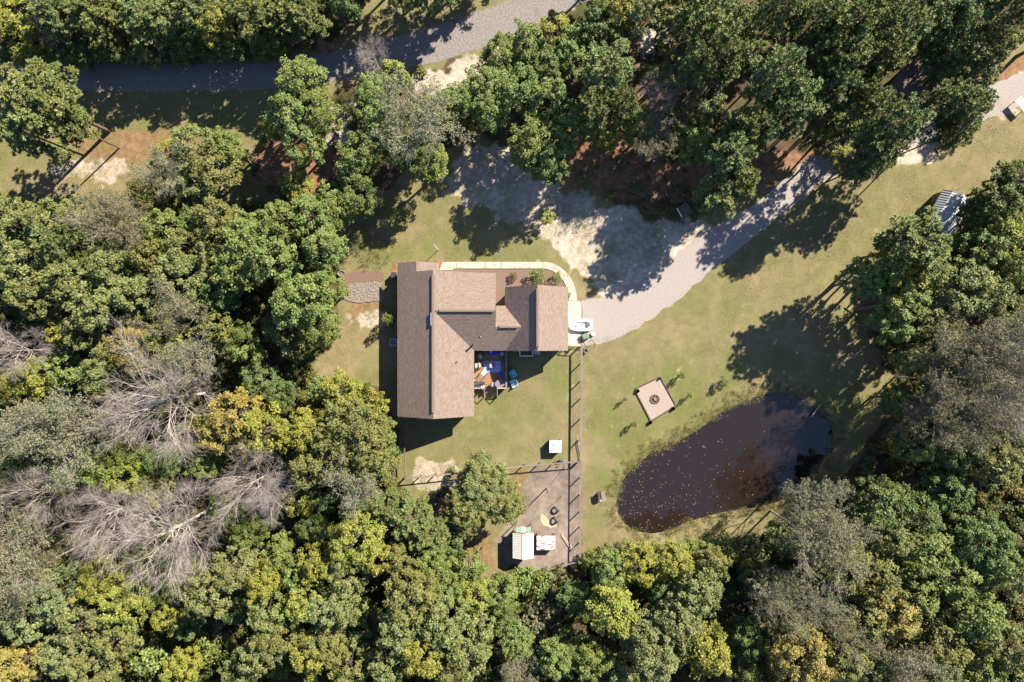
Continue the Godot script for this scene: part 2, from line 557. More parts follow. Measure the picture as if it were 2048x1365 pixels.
func ground_mesh(pond: PackedVector2Array) -> ArrayMesh:
	var nx := 400
	var nz := 274
	var f := FastNoiseLite.new()
	f.seed = 5
	f.frequency = 0.5
	var hh := PackedFloat32Array()
	hh.resize((nx + 1) * (nz + 1))
	for z in nz + 1:
		for x in nx + 1:
			var p := Vector2(GX * x / nx - GX * 0.5, GZ * z / nz - GZ * 0.5)
			var y := 0.0
			if p.x > 9.0 and p.x < 43.0 and p.y > 2.0 and p.y < 27.0:
				var d := edge_distance(pond, p)
				if d > 0.0:
					y = -0.22 * pow(maxf(0.0, 1.0 - d / 1.3), 2.0)
					y += maxf(0.0, f.get_noise_2d(p.x * 3.0, p.y * 3.0)) * 0.12 * smoothstep(0.2, 0.8, d) * smoothstep(2.5, 1.2, d)
				else:
					y = -0.22 - 0.4 * minf(-d, 1.6)
			hh[z * (nx + 1) + x] = y
	var a := []
	a.resize(Mesh.ARRAY_MAX)
	var v := PackedVector3Array()
	var n := PackedVector3Array()
	var u := PackedVector2Array()
	var u2 := PackedVector2Array()
	var ix := PackedInt32Array()
	for z in nz + 1:
		for x in nx + 1:
			var k := z * (nx + 1) + x
			var px := GX * x / nx - GX * 0.5
			var pz := GZ * z / nz - GZ * 0.5
			v.push_back(Vector3(px, hh[k], pz))
			var dx := hh[z * (nx + 1) + mini(x + 1, nx)] - hh[z * (nx + 1) + maxi(x - 1, 0)]
			var dz := hh[mini(z + 1, nz) * (nx + 1) + x] - hh[maxi(z - 1, 0) * (nx + 1) + x]
			n.push_back(Vector3(-dx, 0.84, -dz).normalized())
			u.push_back(Vector2(clampf(float(x) / nx, 0.001, 0.999), clampf(float(z) / nz, 0.001, 0.999)))
			u2.push_back(Vector2(px, pz) / 4.3)
			if x < nx and z < nz:
				ix.append_array(PackedInt32Array([k, k + 1, k + nx + 1, k + 1, k + nx + 2, k + nx + 1]))
	a[Mesh.ARRAY_VERTEX] = v
	a[Mesh.ARRAY_NORMAL] = n
	a[Mesh.ARRAY_TEX_UV] = u
	a[Mesh.ARRAY_TEX_UV2] = u2
	a[Mesh.ARRAY_INDEX] = ix
	var m := ArrayMesh.new()
	m.add_surface_from_arrays(Mesh.PRIMITIVE_TRIANGLES, a)
	return m

func sheet(called: String, poly: PackedVector2Array, y: float, m: Material, label: String = "") -> MeshInstance3D:
	var b := MB.new()
	b.prism(poly, y, y)
	return struct(called, b.mesh(), m, label)

func scatter(called: String, mesh: Mesh, m: Material, where: Array, tint: Array, label: String) -> void:
	var mm := MultiMesh.new()
	mm.transform_format = MultiMesh.TRANSFORM_3D
	mm.use_colors = not tint.is_empty()
	mm.mesh = mesh
	mm.instance_count = where.size()
	for k in where.size():
		mm.set_instance_transform(k, where[k])
		if not tint.is_empty():
			mm.set_instance_color(k, tint[k])
	var o := MultiMeshInstance3D.new()
	o.name = numbered(called)
	o.multimesh = mm
	o.material_override = m
	add_child(o, true)
	o.set_meta("kind", "stuff")
	o.set_meta("label", label)

func inside_any(polys: Array, p: Vector2) -> bool:
	for poly in polys:
		if Geometry2D.is_point_in_polygon(p, poly):
			return true
	return false

# ---------------------------------------------------------------- house

func clip_tabs(b: MB, origin: Vector3, ux: Vector3, uy: Vector3, nn: Vector3, poly2: PackedVector2Array, exposure: float, r: RandomNumberGenerator) -> void:
	# courses of shingles, each tab lapped over the course below; uy runs up the slope
	var lo := Vector2(1e6, 1e6)
	var hi := -lo
	for p in poly2:
		lo = lo.min(p)
		hi = hi.max(p)
	var row := 0
	var y := lo.y
	while y < hi.y:
		var x := lo.x - r.randf() * 0.3
		while x < hi.x:
			var w := r.randf_range(0.2, 0.42)
			var x1 := minf(x + w, hi.x + 0.1)
			var rect := PackedVector2Array([Vector2(x, y), Vector2(x1, y), Vector2(x1, y + exposure), Vector2(x, y + exposure)])
			var sh := r.randf_range(0.74, 1.0)
			var col := Color(sh, sh * r.randf_range(0.95, 1.0), sh * r.randf_range(0.92, 1.0))
			var lift := r.randf_range(0.012, 0.022)
			for piece in Geometry2D.intersect_polygons(rect, poly2):
				if piece.size() < 3:
					continue
				var c := Vector3.ZERO
				var pts := []
				for p in piece:
					var t := 1.0 - (p.y - y) / exposure
					pts.append(origin + ux * p.x + uy * p.y + nn * (0.003 + lift * t))
				var turn: float = (piece[1] - piece[0]).cross(piece[2] - piece[0])
				for k in range(1, pts.size() - 1):
					if (pts[k] - pts[0]).cross(pts[k + 1] - pts[0]).dot(nn) > 0.0:
						b.tri(pts[0], pts[k], pts[k + 1], col)
					else:
						b.tri(pts[0], pts[k + 1], pts[k], col)
			# the butt of the tab
			if Geometry2D.is_point_in_polygon(Vector2((x + x1) * 0.5, y + 0.002), poly2):
				var p0 := origin + ux * x + uy * y
				var p1 := origin + ux * x1 + uy * y
				b.quad(p0 + nn * 0.001, p1 + nn * 0.001, p1 + nn * (0.003 + lift), p0 + nn * (0.003 + lift), col)
			x = x1
		y += exposure
		row += 1

func roof_slope(parent: Node, pts: Array, seed_: int, called: String = "roof_slope") -> void:
	# pts: the outline of one plane of the roof; its lowest edge gives the courses' direction
	var nn := Vector3.ZERO
	for k in pts.size():
		nn += (pts[k] - pts[0]).cross(pts[(k + 1) % pts.size()] - pts[0])
	nn = nn.normalized()
	if nn.y < 0.0:
		nn = -nn
	var ux := Vector3.UP.cross(nn).normalized()
	var uy := nn.cross(ux).normalized()
	if uy.y < 0.0:
		uy = -uy
	var origin: Vector3 = pts[0]
	var poly2 := PackedVector2Array()
	for p in pts:
		poly2.append(Vector2((p - origin).dot(ux), (p - origin).dot(uy)))
	var b := MB.new()
	var t := Geometry2D.triangulate_polygon(poly2)
	for k in range(0, t.size(), 3):
		var a: Vector3 = pts[t[k]]
		var c: Vector3 = pts[t[k + 1]]
		var d: Vector3 = pts[t[k + 2]]
		if (c - a).cross(d - a).dot(nn) < 0.0:
			var w := c
			c = d
			d = w
		b.tri(a, c, d)
		b.tri(a - nn * 0.1, d - nn * 0.1, c - nn * 0.1)
	for k in pts.size():
		var a: Vector3 = pts[k]
		var c: Vector3 = pts[(k + 1) % pts.size()]
		b.quad(a - nn * 0.1, c - nn * 0.1, c, a)
	var o := part(called, b.mesh(), M.fascia, parent)
	var s := MB.new()
	var r := RandomNumberGenerator.new()
	r.seed = seed_
	clip_tabs(s, origin, ux, uy, nn, poly2, 0.145, r)
	var q := part("shingles", s.mesh(), M.shingle, o)
	q.set_meta("kind", "stuff")

func gable(parent: Node, a: Vector3, b_: Vector3, c: Vector3, depth: Vector3) -> void:
	var b := MB.new()
	b.tri(a, b_, c); b.tri(a + depth, c + depth, b_ + depth)
	b.quad(a, c, c + depth, a + depth); b.quad(c, b_, b_ + depth, c + depth); b.quad(b_, a, a + depth, b_ + depth)
	part("gable_wall", b.mesh(), M.siding, parent)

func build_house() -> void:
	var h := thing("house", "brown shingle-roofed house of a long wing, a cross wing and a garage wing", "house")
	var e := 3.05
	var rm := 5.85
	var rw := 5.79
	var rg := 6.2
	var b := MB.new()
	b.bx(-8.83, 1.5, 0.4, 8.0, 3.0, 15.8)
	part("wall", b.mesh(), M.siding, h)
	b = MB.new(); b.bx(-10.9, 1.5, -8.1, 3.9, 2.98, 1.2); part("wall", b.mesh(), M.siding, h)
	b = MB.new(); b.bx(-3.6, 1.5, -3.4, 2.7, 2.99, 8.2); part("wall", b.mesh(), M.siding, h)
	b = MB.new(); b.bx(-1.35, 1.5, -1.5, 2.0, 2.97, 4.4); part("wall", b.mesh(), M.siding, h)
	b = MB.new(); b.bx(2.84, 1.5, -2.55, 6.5, 2.96, 6.8); part("wall", b.mesh(), M.siding, h)
	gable(h, Vector3(-12.9, 3.0, 8.29), Vector3(-4.75, 3.0, 8.29), Vector3(-8.83, 5.6, 8.29), Vector3(0, 0, -0.1))
	gable(h, Vector3(-12.9, 3.0, -7.4), Vector3(-4.75, 3.0, -7.4), Vector3(-8.83, 5.6, -7.4), Vector3(0, 0, -0.1))
	gable(h, Vector3(-12.85, 2.99, -8.6), Vector3(-8.95, 2.99, -8.6), Vector3(-10.9, 4.25, -8.6), Vector3(0, 0, -0.1))
	gable(h, Vector3(-2.3, 2.99, -7.5), Vector3(-2.3, 2.99, 0.7), Vector3(-2.3, 5.5, -3.39), Vector3(0.1, 0, 0))
	gable(h, Vector3(-0.4, 2.96, 0.85), Vector3(6.09, 2.96, 0.85), Vector3(2.84, 5.75, 0.85), Vector3(0, 0, -0.1))
	gable(h, Vector3(-0.4, 2.96, -5.85), Vector3(6.09, 2.96, -5.85), Vector3(2.84, 5.75, -5.85), Vector3(0, 0, -0.1))
	roof_slope(h, [Vector3(-13.25, e, -9.05), Vector3(-13.25, e, 8.71), Vector3(-8.825, rm, 8.71), Vector3(-8.825, rm, -7.93), Vector3(-10.87, 4.555, -7.93), Vector3(-10.87, 4.555, -9.05)], 1)
	roof_slope(h, [Vector3(-8.825, rm, -7.93), Vector3(-8.825, rm, 8.71), Vector3(-4.4, e, 8.71), Vector3(-4.4, e, 1.1), Vector3(-8.73, rw, -3.39), Vector3(-4.4, e, -7.88), Vector3(-4.42, e + 0.01, -7.93)], 2)
	roof_slope(h, [Vector3(-10.87, 4.555, -9.05), Vector3(-10.87, 4.555, -7.5), Vector3(-8.5, e + 0.004, -7.5), Vector3(-8.5, e + 0.004, -9.05)], 3)
	roof_slope(h, [Vector3(-4.4, e, -7.88), Vector3(-8.73, rw, -3.39), Vector3(-1.85, rw, -3.39), Vector3(-1.85, e, -7.88)], 4)
	roof_slope(h, [Vector3(-4.4, e, 1.1), Vector3(-0.81, e, 1.1), Vector3(1.087, 4.7, -1.6), Vector3(-1.85, 4.7, -1.6), Vector3(-1.85, rw, -3.39), Vector3(-8.73, rw, -3.39)], 5)
	roof_slope(h, [Vector3(-1.85, e, -4.08), Vector3(-1.85, 4.7, -1.6), Vector3(1.087, 4.7, -1.6), Vector3(-0.81, e, -4.08)], 6)
	roof_slope(h, [Vector3(-0.81, e, -6.25), Vector3(-0.81, e, -4.08), Vector3(1.087, 4.7, -1.6), Vector3(-0.81, e, 1.1), Vector3(2.835, rg, 1.1), Vector3(2.835, rg, -6.25)], 7)
	roof_slope(h, [Vector3(2.835, rg, -6.25), Vector3(2.835, rg, 1.1), Vector3(6.48, e, 1.1), Vector3(6.48, e, -6.25)], 8)
	# ridge vents and caps
	for rv in [[-8.825, rm, 0.35, 0.34, 15.4, 0.0], [2.835, rg, -2.58, 0.34, 6.5, 0.0], [-5.15, rw, -3.39, 6.1, 0.32, 1.0], [-0.45, 4.7, -1.6, 2.1, 0.3, 1.0]]:
		b = MB.new()
		var s: Vector3 = Vector3(rv[3], 0.16, rv[4])
		b.box(Transform3D(Basis(), Vector3(rv[0], rv[1] + 0.035, rv[2])), s, Color(0.95, 0.93, 0.9), 0.05)
		part("ridge_vent", b.mesh(), M.ridge, h)
	b = MB.new()
	b.bx(-8.98, rm + 0.02, -2.45, 0.26, 0.16, 1.45)
	part("skylight_strip", b.mesh(), M.slate_blue, h)
	for pp in [[960, 675, 5.0, 0.11, 0.42], [915, 723, 4.4, 0.05, 0.25]]:
		var at := g(pp[0], pp[1], pp[2])
		b = MB.new()
		b.tube([at - Vector3(0, 0.5, 0), at + Vector3(0, pp[4], 0)], [pp[3], pp[3]], 10)
		b.tube([at + Vector3(0, pp[4], 0), at + Vector3(0, pp[4] + 0.08, 0)], [pp[3] * 1.5, pp[3] * 0.8], 10)
		part("vent_pipe", b.mesh(), M.galvanised, h)
	# windows and doors under the eaves
	for wz in [-5.5, -1.0, 3.2, 6.4]:
		b = MB.new()
		b.bx(-12.84, 1.65, wz, 0.05, 1.3, 1.0)
		var win := part("window", b.mesh(), M.white_paint, h)
		b = MB.new(); b.bx(-12.875, 1.65, wz, 0.02, 1.1, 0.8); part("pane", b.mesh(), M.dark_glass, win)
	for wx in [[-6.9, 8.31, 1.0], [-10.6, 8.31, 1.0]]:
		b = MB.new(); b.bx(wx[0], 1.65, wx[1], 1.1, 1.3, 0.05)
		var win := part("window", b.mesh(), M.white_paint, h)
		b = MB.new(); b.bx(wx[0], 1.65, wx[1] + 0.03, 0.9, 1.1, 0.02); part("pane", b.mesh(), M.dark_glass, win)
	b = MB.new(); b.bx(6.105, 1.15, -2.6, 0.05, 2.25, 4.9)
	var gd := part("garage_door", b.mesh(), M.white_paint, h)
	for k in 4:
		b = MB.new(); b.bx(6.14, 0.32 + 0.55 * k, -2.6, 0.03, 0.5, 4.7); part("door_panel", b.mesh(), M.white_paint, gd)
	b = MB.new(); b.bx(-4.8, 1.9, 2.2, 0.06, 2.05, 1.8)
	var pd := part("patio_door", b.mesh(), M.white_paint, h)
	b = MB.new(); b.bx(-4.76, 1.9, 2.2, 0.02, 1.85, 1.6); part("pane", b.mesh(), M.dark_glass, pd)

# ---------------------------------------------------------------- deck and its furniture

func build_deck() -> void:
	var d := thing("deck", "honey-coloured timber deck in the inner corner of the house, with railing and steps", "deck")
	var x0 := -4.78
	var x1 := -0.62
	var z0 := 0.75
	var z1 := 5.62
	var b := MB.new()
	var r := RandomNumberGenerator.new()
	r.seed = 41
	var z := z0
	while z < z1:
		var s := r.randf_range(0.82, 1.0)
		b.bx((x0 + x1) * 0.5, 0.78, z + 0.066, x1 - x0, 0.035, 0.132, Color(s, s * r.randf_range(0.95, 1.0), s * 0.95), 0.0, 0.006)
		z += 0.14
	var fl := part("deck_boards", b.mesh(), M.deck_wood, d)
	fl.set_meta("kind", "stuff")
	b = MB.new(); b.bx((x0 + x1) * 0.5, 0.66, z1 - 0.03, x1 - x0, 0.19, 0.05); part("joist", b.mesh(), M.old_wood, d)
	b = MB.new(); b.bx(x1 - 0.03, 0.66, (z0 + z1) * 0.5, 0.05, 0.19, z1 - z0 - 0.1); part("joist", b.mesh(), M.old_wood, d)
	for p in [[x1 - 0.07, z1 - 0.07], [x1 - 0.07, 3.3], [x1 - 0.07, 1.2], [x0 + 0.75, z1 - 0.07], [-3.3, z1 - 0.07], [-1.72, z1 - 0.07]]:
		b = MB.new(); b.bx(p[0], 0.83, p[1], 0.1, 1.66, 0.1); part("post", b.mesh(), M.grey_wood, d)
	b = MB.new(); b.bx(x1 - 0.06, 1.69, (1.1 + z1) * 0.5, 0.19, 0.04, z1 - 1.1, Color.WHITE, 0.0, 0.008); part("rail", b.mesh(), M.grey_wood, d)
	b = MB.new(); b.bx((-1.77 + x1 - 0.16) * 0.5, 1.68, z1 - 0.06, x1 - 0.16 + 1.77, 0.04, 0.15, Color.WHITE, 0.0, 0.008); part("rail", b.mesh(), M.pale_wood, d)
	b = MB.new(); b.bx((x0 - 3.3) * 0.5, 1.68, z1 - 0.06, -3.3 - x0, 0.04, 0.15, Color.WHITE, 0.0, 0.008); part("rail", b.mesh(), M.pale_wood, d)
	b = MB.new(); b.bx(x1 - 0.06, 0.95, (1.1 + z1) * 0.5, 0.04, 0.08, z1 - 1.1); part("rail", b.mesh(), M.grey_wood, d)
	for k in 34:
		var zz := 1.25 + k * 0.13
		b = MB.new(); b.bx(x1 - 0.06, 1.32, zz, 0.035, 0.7, 0.035); part("baluster", b.mesh(), M.grey_wood, d)
	for k in 8:
		b = MB.new(); b.bx(-1.64 + k * 0.13, 1.24, z1 - 0.06, 0.035, 0.86, 0.035); part("baluster", b.mesh(), M.grey_wood, d)
	for k in 10:
		b = MB.new(); b.bx(-4.66 + k * 0.135, 1.24, z1 - 0.06, 0.035, 0.86, 0.035); part("baluster", b.mesh(), M.grey_wood, d)
	# four broad steps down to the lawn
	for k in 4:
		b = MB.new()
		b.bx(-2.5, 0.6 - 0.17 * k, z1 + 0.16 + 0.27 * k, 1.5, 0.04, 0.29, Color(0.95, 0.95, 0.95), 0.0, 0.008)
		part("step", b.mesh(), M.deck_wood, d)
	for sx in [-3.27, -1.73]:
		b = MB.new()
		b.box(Transform3D(Basis(Vector3.RIGHT, 0.56), Vector3(sx, 0.34, z1 + 0.55)), Vector3(0.045, 0.26, 1.35)); part("stringer", b.mesh(), M.pale_wood, d)
		b = MB.new()
		b.box(Transform3D(Basis(Vector3.RIGHT, 0.5), Vector3(sx, 1.36, z1 + 0.52)), Vector3(0.09, 0.04, 1.3)); part("stair_rail", b.mesh(), M.pale_wood, d)
		b = MB.new(); b.bx(sx, 0.5, z1 + 1.05, 0.09, 1.1, 0.09); part("post", b.mesh(), M.grey_wood, d)

func cushion(b: MB, at: Transform3D, s: Vector3, col: Color = Color.WHITE) -> void:
	# a puffed pad
	var n := 5
	for top in [1.0, -1.0]:
		for x in n:
			for z in n:
				var q := []
				for e in [[0, 0], [0, 1], [1, 1], [1, 0]]:
					var u: float = (x + e[0]) / float(n) * 2.0 - 1.0
					var w: float = (z + e[1]) / float(n) * 2.0 - 1.0
					var y := pow(maxf(0.0, (1.0 - pow(absf(u), 4.0)) * (1.0 - pow(absf(w), 4.0))), 0.35)
					q.append(at * Vector3(u * s.x * 0.5, top * y * s.y * 0.5, w * s.z * 0.5))
				if top > 0.0:
					b.quad(q[0], q[1], q[2], q[3], col)
				else:
					b.quad(q[3], q[2], q[1], q[0], col)

func wicker_chair(label: String, at: Vector3, turn: float, pad: Material, frame: Material, pillow: bool) -> void:
	var t := thing("patio_chair", label, "chair", at, turn, "chairs on the deck")
	var b := MB.new()
	for k in 12:
		var a := PI + PI * (k + 0.5) / 12.0 * 1.0
		b.box(Transform3D(Basis(Vector3.UP, -a), Vector3(cos(a) * 0.36, 0.38, sin(a) * 0.34)), Vector3(0.05, 0.76 if k > 2 and k < 9 else 0.6, 0.1))
	part("backrest", b.mesh(), frame, t)
	b = MB.new(); b.bx(0, 0.2, 0.03, 0.66, 0.36, 0.62, Color.WHITE, 0.0, 0.03); part("seat", b.mesh(), frame, t)
	b = MB.new(); cushion(b, Transform3D(Basis(), Vector3(0, 0.44, 0.1)), Vector3(0.6, 0.16, 0.6)); part("cushion", b.mesh(), pad, t)
	if pillow:
		b = MB.new(); cushion(b, Transform3D(Basis(Vector3.RIGHT, -1.2), Vector3(0, 0.62, -0.2)), Vector3(0.48, 0.14, 0.4)); part("pillow", b.mesh(), pad, t)

func metal_chair(label: String, at: Vector3, turn: float, m: Material, pad: Material) -> void:
	var t := thing("metal_chair", label, "chair", at, turn, "chairs on the deck")
	for s in [Vector3(-0.22, 0, -0.2), Vector3(0.22, 0, -0.2), Vector3(-0.22, 0, 0.22), Vector3(0.22, 0, 0.22)]:
		var b := MB.new(); b.tube([s, s * Vector3(0.95, 1, 0.95) + Vector3(0, 0.44, 0)], [0.018, 0.018], 6); part("leg", b.mesh(), m, t)
	var b2 := MB.new(); b2.bx(0, 0.45, 0.01, 0.5, 0.04, 0.48, Color.WHITE, 0, 0.01); part("seat", b2.mesh(), pad, t)
	b2 = MB.new(); b2.box(Transform3D(Basis(Vector3.RIGHT, -0.18), Vector3(0, 0.72, -0.26)), Vector3(0.48, 0.5, 0.035)); part("backrest", b2.mesh(), m, t)
	for s in [-0.26, 0.26]:
		b2 = MB.new(); b2.tube([Vector3(s, 0.66, -0.24), Vector3(s, 0.67, 0.16), Vector3(s, 0.45, 0.2)], [0.02, 0.02, 0.018], 6); part("armrest", b2.mesh(), m, t)

func lawn_chair(label: String, at: Vector3, turn: float, m: Material) -> void:
	# a moulded plastic garden chair with a fanned, slatted back and broad arms
	var t := thing("garden_chair", label, "chair", at, turn, "plastic chairs on the lawn beside the deck")
	var b := MB.new(); b.box(Transform3D(Basis(Vector3.RIGHT, 0.14), Vector3(0, 0.36, 0.05)), Vector3(0.52, 0.035, 0.54), Color.WHITE, 0.01); part("seat", b.mesh(), m, t)
	for k in 5:
		b = MB.new()
		b.box(Transform3D(Basis(Vector3.FORWARD, (k - 2) * 0.09) * Basis(Vector3.RIGHT, -0.42), Vector3((k - 2) * 0.125, 0.66, -0.36)), Vector3(0.105, 0.72 - absf(k - 2) * 0.06, 0.025)); part("slat", b.mesh(), m, t)
	for s in [-1.0, 1.0]:
		b = MB.new(); b.bx(s * 0.36, 0.56, 0.0, 0.14, 0.03, 0.74, Color.WHITE, s * 0.05, 0.01); part("armrest", b.mesh(), m, t)
		for zz in [-0.3, 0.3]:
			b = MB.new(); b.bx(s * 0.34, 0.27, zz, 0.07, 0.55, 0.06); part("leg", b.mesh(), m, t)

func build_furniture() -> void:
	var y := 0.8
	var b := MB.new()
	# rug: a patterned sheet with a border
	var rug := thing("rug", "blue patterned outdoor rug spread in the middle of the deck", "rug", g(985, 734, y), 0.0)
	b = MB.new(); b.bx(0, 0.006, 0, 2.05, 0.012, 1.42); part("border", b.mesh(), M.navy, rug)
	b = MB.new()
	var r := RandomNumberGenerator.new()
	r.seed = 9
	for x in 28:
		for z in 19:
			var pick := r.randf()
			var col := Color(0.12, 0.2, 0.5) if pick < 0.5 else Color(0.3, 0.4, 0.62) if pick < 0.78 else Color(0.62, 0.6, 0.58) if pick < 0.93 else Color(0.45, 0.14, 0.14)
			b.bx(-0.945 + x * 0.07, 0.0135, -0.63 + z * 0.07, 0.066, 0.003, 0.066, col)
	var pat := part("weave", b.mesh(), M.cloth, rug)
	pat.set_meta("kind", "stuff")
	wicker_chair("round wicker chair with a pale grey cushion by the potted plant", g(962, 711, y), -0.75, M.pad_grey, M.wicker_dark, false)
	wicker_chair("tan wicker chair with white cushions beside the rug", g(957, 731, y), -1.45, M.pad_white, M.wicker, true)
	metal_chair("dark chair with a grey pad under the eave, in the corner by the railing", g(1004, 708, y), 0.7, M.black_metal, M.pad_grey)
	metal_chair("black metal chair by the railing, above the corner of the rug", g(1005, 719, y), -1.3, M.black_metal, M.black_metal)
	metal_chair("black metal chair standing between the rug and the railing", g(1007, 735, y), -1.5, M.black_metal, M.pad_brown)
	# settee
	var t := thing("settee", "settee with bright blue cushions against the house wall", "settee", g(987, 705, y), 0.0)
	b = MB.new(); b.bx(0, 0.2, 0, 1.2, 0.36, 0.62, Color.WHITE, 0, 0.02); part("frame", b.mesh(), M.wicker_dark, t)
	b = MB.new(); b.bx(0, 0.55, -0.28, 1.2, 0.5, 0.1, Color.WHITE, 0, 0.02); part("backrest", b.mesh(), M.wicker_dark, t)
	for s in [-0.28, 0.28]:
		b = MB.new(); cushion(b, Transform3D(Basis(), Vector3(s, 0.44, 0.03)), Vector3(0.55, 0.16, 0.56)); part("cushion", b.mesh(), M.pad_blue, t)
	b = MB.new(); cushion(b, Transform3D(Basis(Vector3.RIGHT, -1.0), Vector3(-0.3, 0.64, -0.12)), Vector3(0.42, 0.14, 0.36)); part("pillow", b.mesh(), M.pad_white, t)
	# coffee table on the rug
	t = thing("coffee_table", "low table with a pinkish wood top standing on the blue rug", "table", g(983, 730, y + 0.02), 0.05)
	b = MB.new()
	for k in 4:
		b.bx(-0.17 + k * 0.115, 0.42, 0, 0.11, 0.03, 0.66, Color(1, 0.97 - 0.03 * (k % 2), 0.95), 0, 0.006)
	part("tabletop", b.mesh(), M.pink_wood, t)
	for s in [[-0.18, -0.28], [0.18, -0.28], [-0.18, 0.28], [0.18, 0.28]]:
		b = MB.new(); b.bx(s[0], 0.2, s[1], 0.045, 0.41, 0.045); part("leg", b.mesh(), M.old_wood, t)
	t = thing("pebble_tray", "small dark tray with white candles on the low table", "tray", g(985, 730, y + 0.46), 0.0)
	b = MB.new(); b.bx(0.08, 0.012, 0, 0.16, 0.024, 0.4, Color.WHITE, 0, 0.004); part("dish", b.mesh(), M.black_metal, t)
	for k in 3:
		b = MB.new(); b.tube([Vector3(0.08, 0.024, -0.12 + k * 0.12), Vector3(0.08, 0.1, -0.12 + k * 0.12)], [0.035, 0.035], 8); part("candle", b.mesh(), M.pad_white, t)
	# chaise longue
	t = thing("chaise_longue", "brown chaise longue with a blue striped headrest lying slantwise across the deck", "chaise longue", g(962, 754, y), -0.68)
	b = MB.new(); b.bx(0, 0.3, 0.0, 0.04, 0.04, 1.0); part("frame", b.mesh(), M.black_metal, t)
	for s in [-0.3, 0.3]:
		b = MB.new(); b.tube([Vector3(s, 0.3, -0.95), Vector3(s, 0.32, 0.0), Vector3(s, 0.32, 0.9)], [0.022, 0.022, 0.022], 6); part("frame", b.mesh(), M.black_metal, t)
		for zz in [-0.8, 0.75]:
			b = MB.new(); b.tube([Vector3(s, 0, zz), Vector3(s, 0.3, zz)], [0.02, 0.02], 6); part("leg", b.mesh(), M.black_metal, t)
		b = MB.new(); b.tube([Vector3(s * 1.1, 0.32, -0.5), Vector3(s * 1.1, 0.52, -0.4), Vector3(s * 1.1, 0.52, 0.05), Vector3(s * 1.1, 0.32, 0.15)], [0.02, 0.022, 0.022, 0.02], 6); part("armrest", b.mesh(), M.black_metal, t)
	b = MB.new(); cushion(b, Transform3D(Basis(), Vector3(0, 0.37, 0.3)), Vector3(0.56, 0.12, 1.15)); part("cushion", b.mesh(), M.pad_brown, t)
	b = MB.new()
	for k in 6:
		b.box(Transform3D(Basis(Vector3.RIGHT, 0.35), Vector3(-0.225 + k * 0.09, 0.47, -0.6)), Vector3(0.088, 0.1, 0.62), Color(0.9, 0.92, 1.0) if k % 2 == 0 else Color(0.2, 0.32, 0.75), 0.015)
	part("headrest", b.mesh(), M.cloth, t)
	# blue stool
	t = thing("footstool", "square bright blue footstool below the corner of the rug", "footstool", g(1000, 749, y), 0.55)
	b = MB.new(); cushion(b, Transform3D(Basis(), Vector3(0, 0.36, 0)), Vector3(0.56, 0.2, 0.56)); part("cushion", b.mesh(), M.pad_blue, t)
	b = MB.new(); b.bx(0, 0.14, 0, 0.48, 0.28, 0.48, Color.WHITE, 0, 0.02); part("base", b.mesh(), M.navy, t)
	# dining table, dark oval, with a seat at each end
	t = thing("dining_table", "grey rounded dining table at the front edge of the deck", "table", g(999, 768, y), 0.0)
	b = MB.new(); b.lathe(Transform3D(Basis(), Vector3(0, 0.7, 0)), [Vector2(0.0, -0.02), Vector2(0.46, -0.02), Vector2(0.49, 0.0), Vector2(0.46, 0.03), Vector2(0.0, 0.03)], 18, Color.WHITE, 1.15); part("tabletop", b.mesh(), M.grey_stone, t)
	for s in [[-0.32, -0.28], [0.32, -0.28], [-0.32, 0.28], [0.32, 0.28]]:
		b = MB.new(); b.tube([Vector3(s[0], 0, s[1]), Vector3(s[0], 0.69, s[1])], [0.025, 0.025], 6); part("leg", b.mesh(), M.black_metal, t)
	metal_chair("grey chair pulled up to the house side of the rounded table", g(987, 769, y), 1.57, M.black_metal, M.pad_grey)
	metal_chair("grey chair wedged between the rounded table and the railing", g(1010, 769, y), -1.57, M.black_metal, M.pad_grey)
	t = thing("ice_bucket", "round blue-grey bucket beside the rounded table", "bucket", g(1007, 762, y), 0.0)
	b = MB.new(); b.lathe(Transform3D(), [Vector2(0.1, 0.0), Vector2(0.14, 0.5), Vector2(0.165, 0.52), Vector2(0.15, 0.54), Vector2(0.12, 0.5), Vector2(0.0, 0.42)], 12); part("body", b.mesh(), M.slate_blue, t)
	b = MB.new(); b.tube([Vector3(-0.15, 0.53, 0), Vector3(0, 0.62, 0.05), Vector3(0.15, 0.53, 0)], [0.01, 0.01, 0.01], 5); part("handle", b.mesh(), M.galvanised, t)
	# grill
	t = thing("barbecue_grill", "dark covered barbecue grill by the deck steps", "grill", g(956, 768, y), 0.1)
	b = MB.new(); b.bx(0, 0.45, 0, 1.05, 0.8, 0.5, Color.WHITE, 0, 0.03); part("cabinet", b.mesh(), M.charcoal, t)
	b = MB.new(); b.tube([Vector3(-0.5, 0.86, 0), Vector3(0.5, 0.86, 0)], [0.26, 0.26], 14); part("hood", b.mesh(), M.charcoal, t)
	b = MB.new(); b.tube([Vector3(-0.35, 0.95, 0.27), Vector3(0.35, 0.95, 0.27)], [0.018, 0.018], 6); part("handle", b.mesh(), M.galvanised, t)
	b = MB.new(); b.bx(0.7, 0.84, 0, 0.34, 0.03, 0.44); part("side_shelf", b.mesh(), M.charcoal, t)
	# side table with bowl
	t = thing("side_table", "small round side table with a copper bowl by the house wall", "table", g(950, 760, y), 0.0)
	b = MB.new(); b.tube([Vector3(0, 0, 0), Vector3(0, 0.5, 0)], [0.05, 0.04], 8); part("leg", b.mesh(), M.black_metal, t)
	b = MB.new(); b.lathe(Transform3D(Basis(), Vector3(0, 0.5, 0)), [Vector2(0, 0), Vector2(0.27, 0.0), Vector2(0.27, 0.03), Vector2(0, 0.03)], 14); part("tabletop", b.mesh(), M.black_metal, t)
	t = thing("copper_bowl", "copper-coloured bowl on the small round side table", "bowl", g(951, 760, y + 0.535), 0.0)
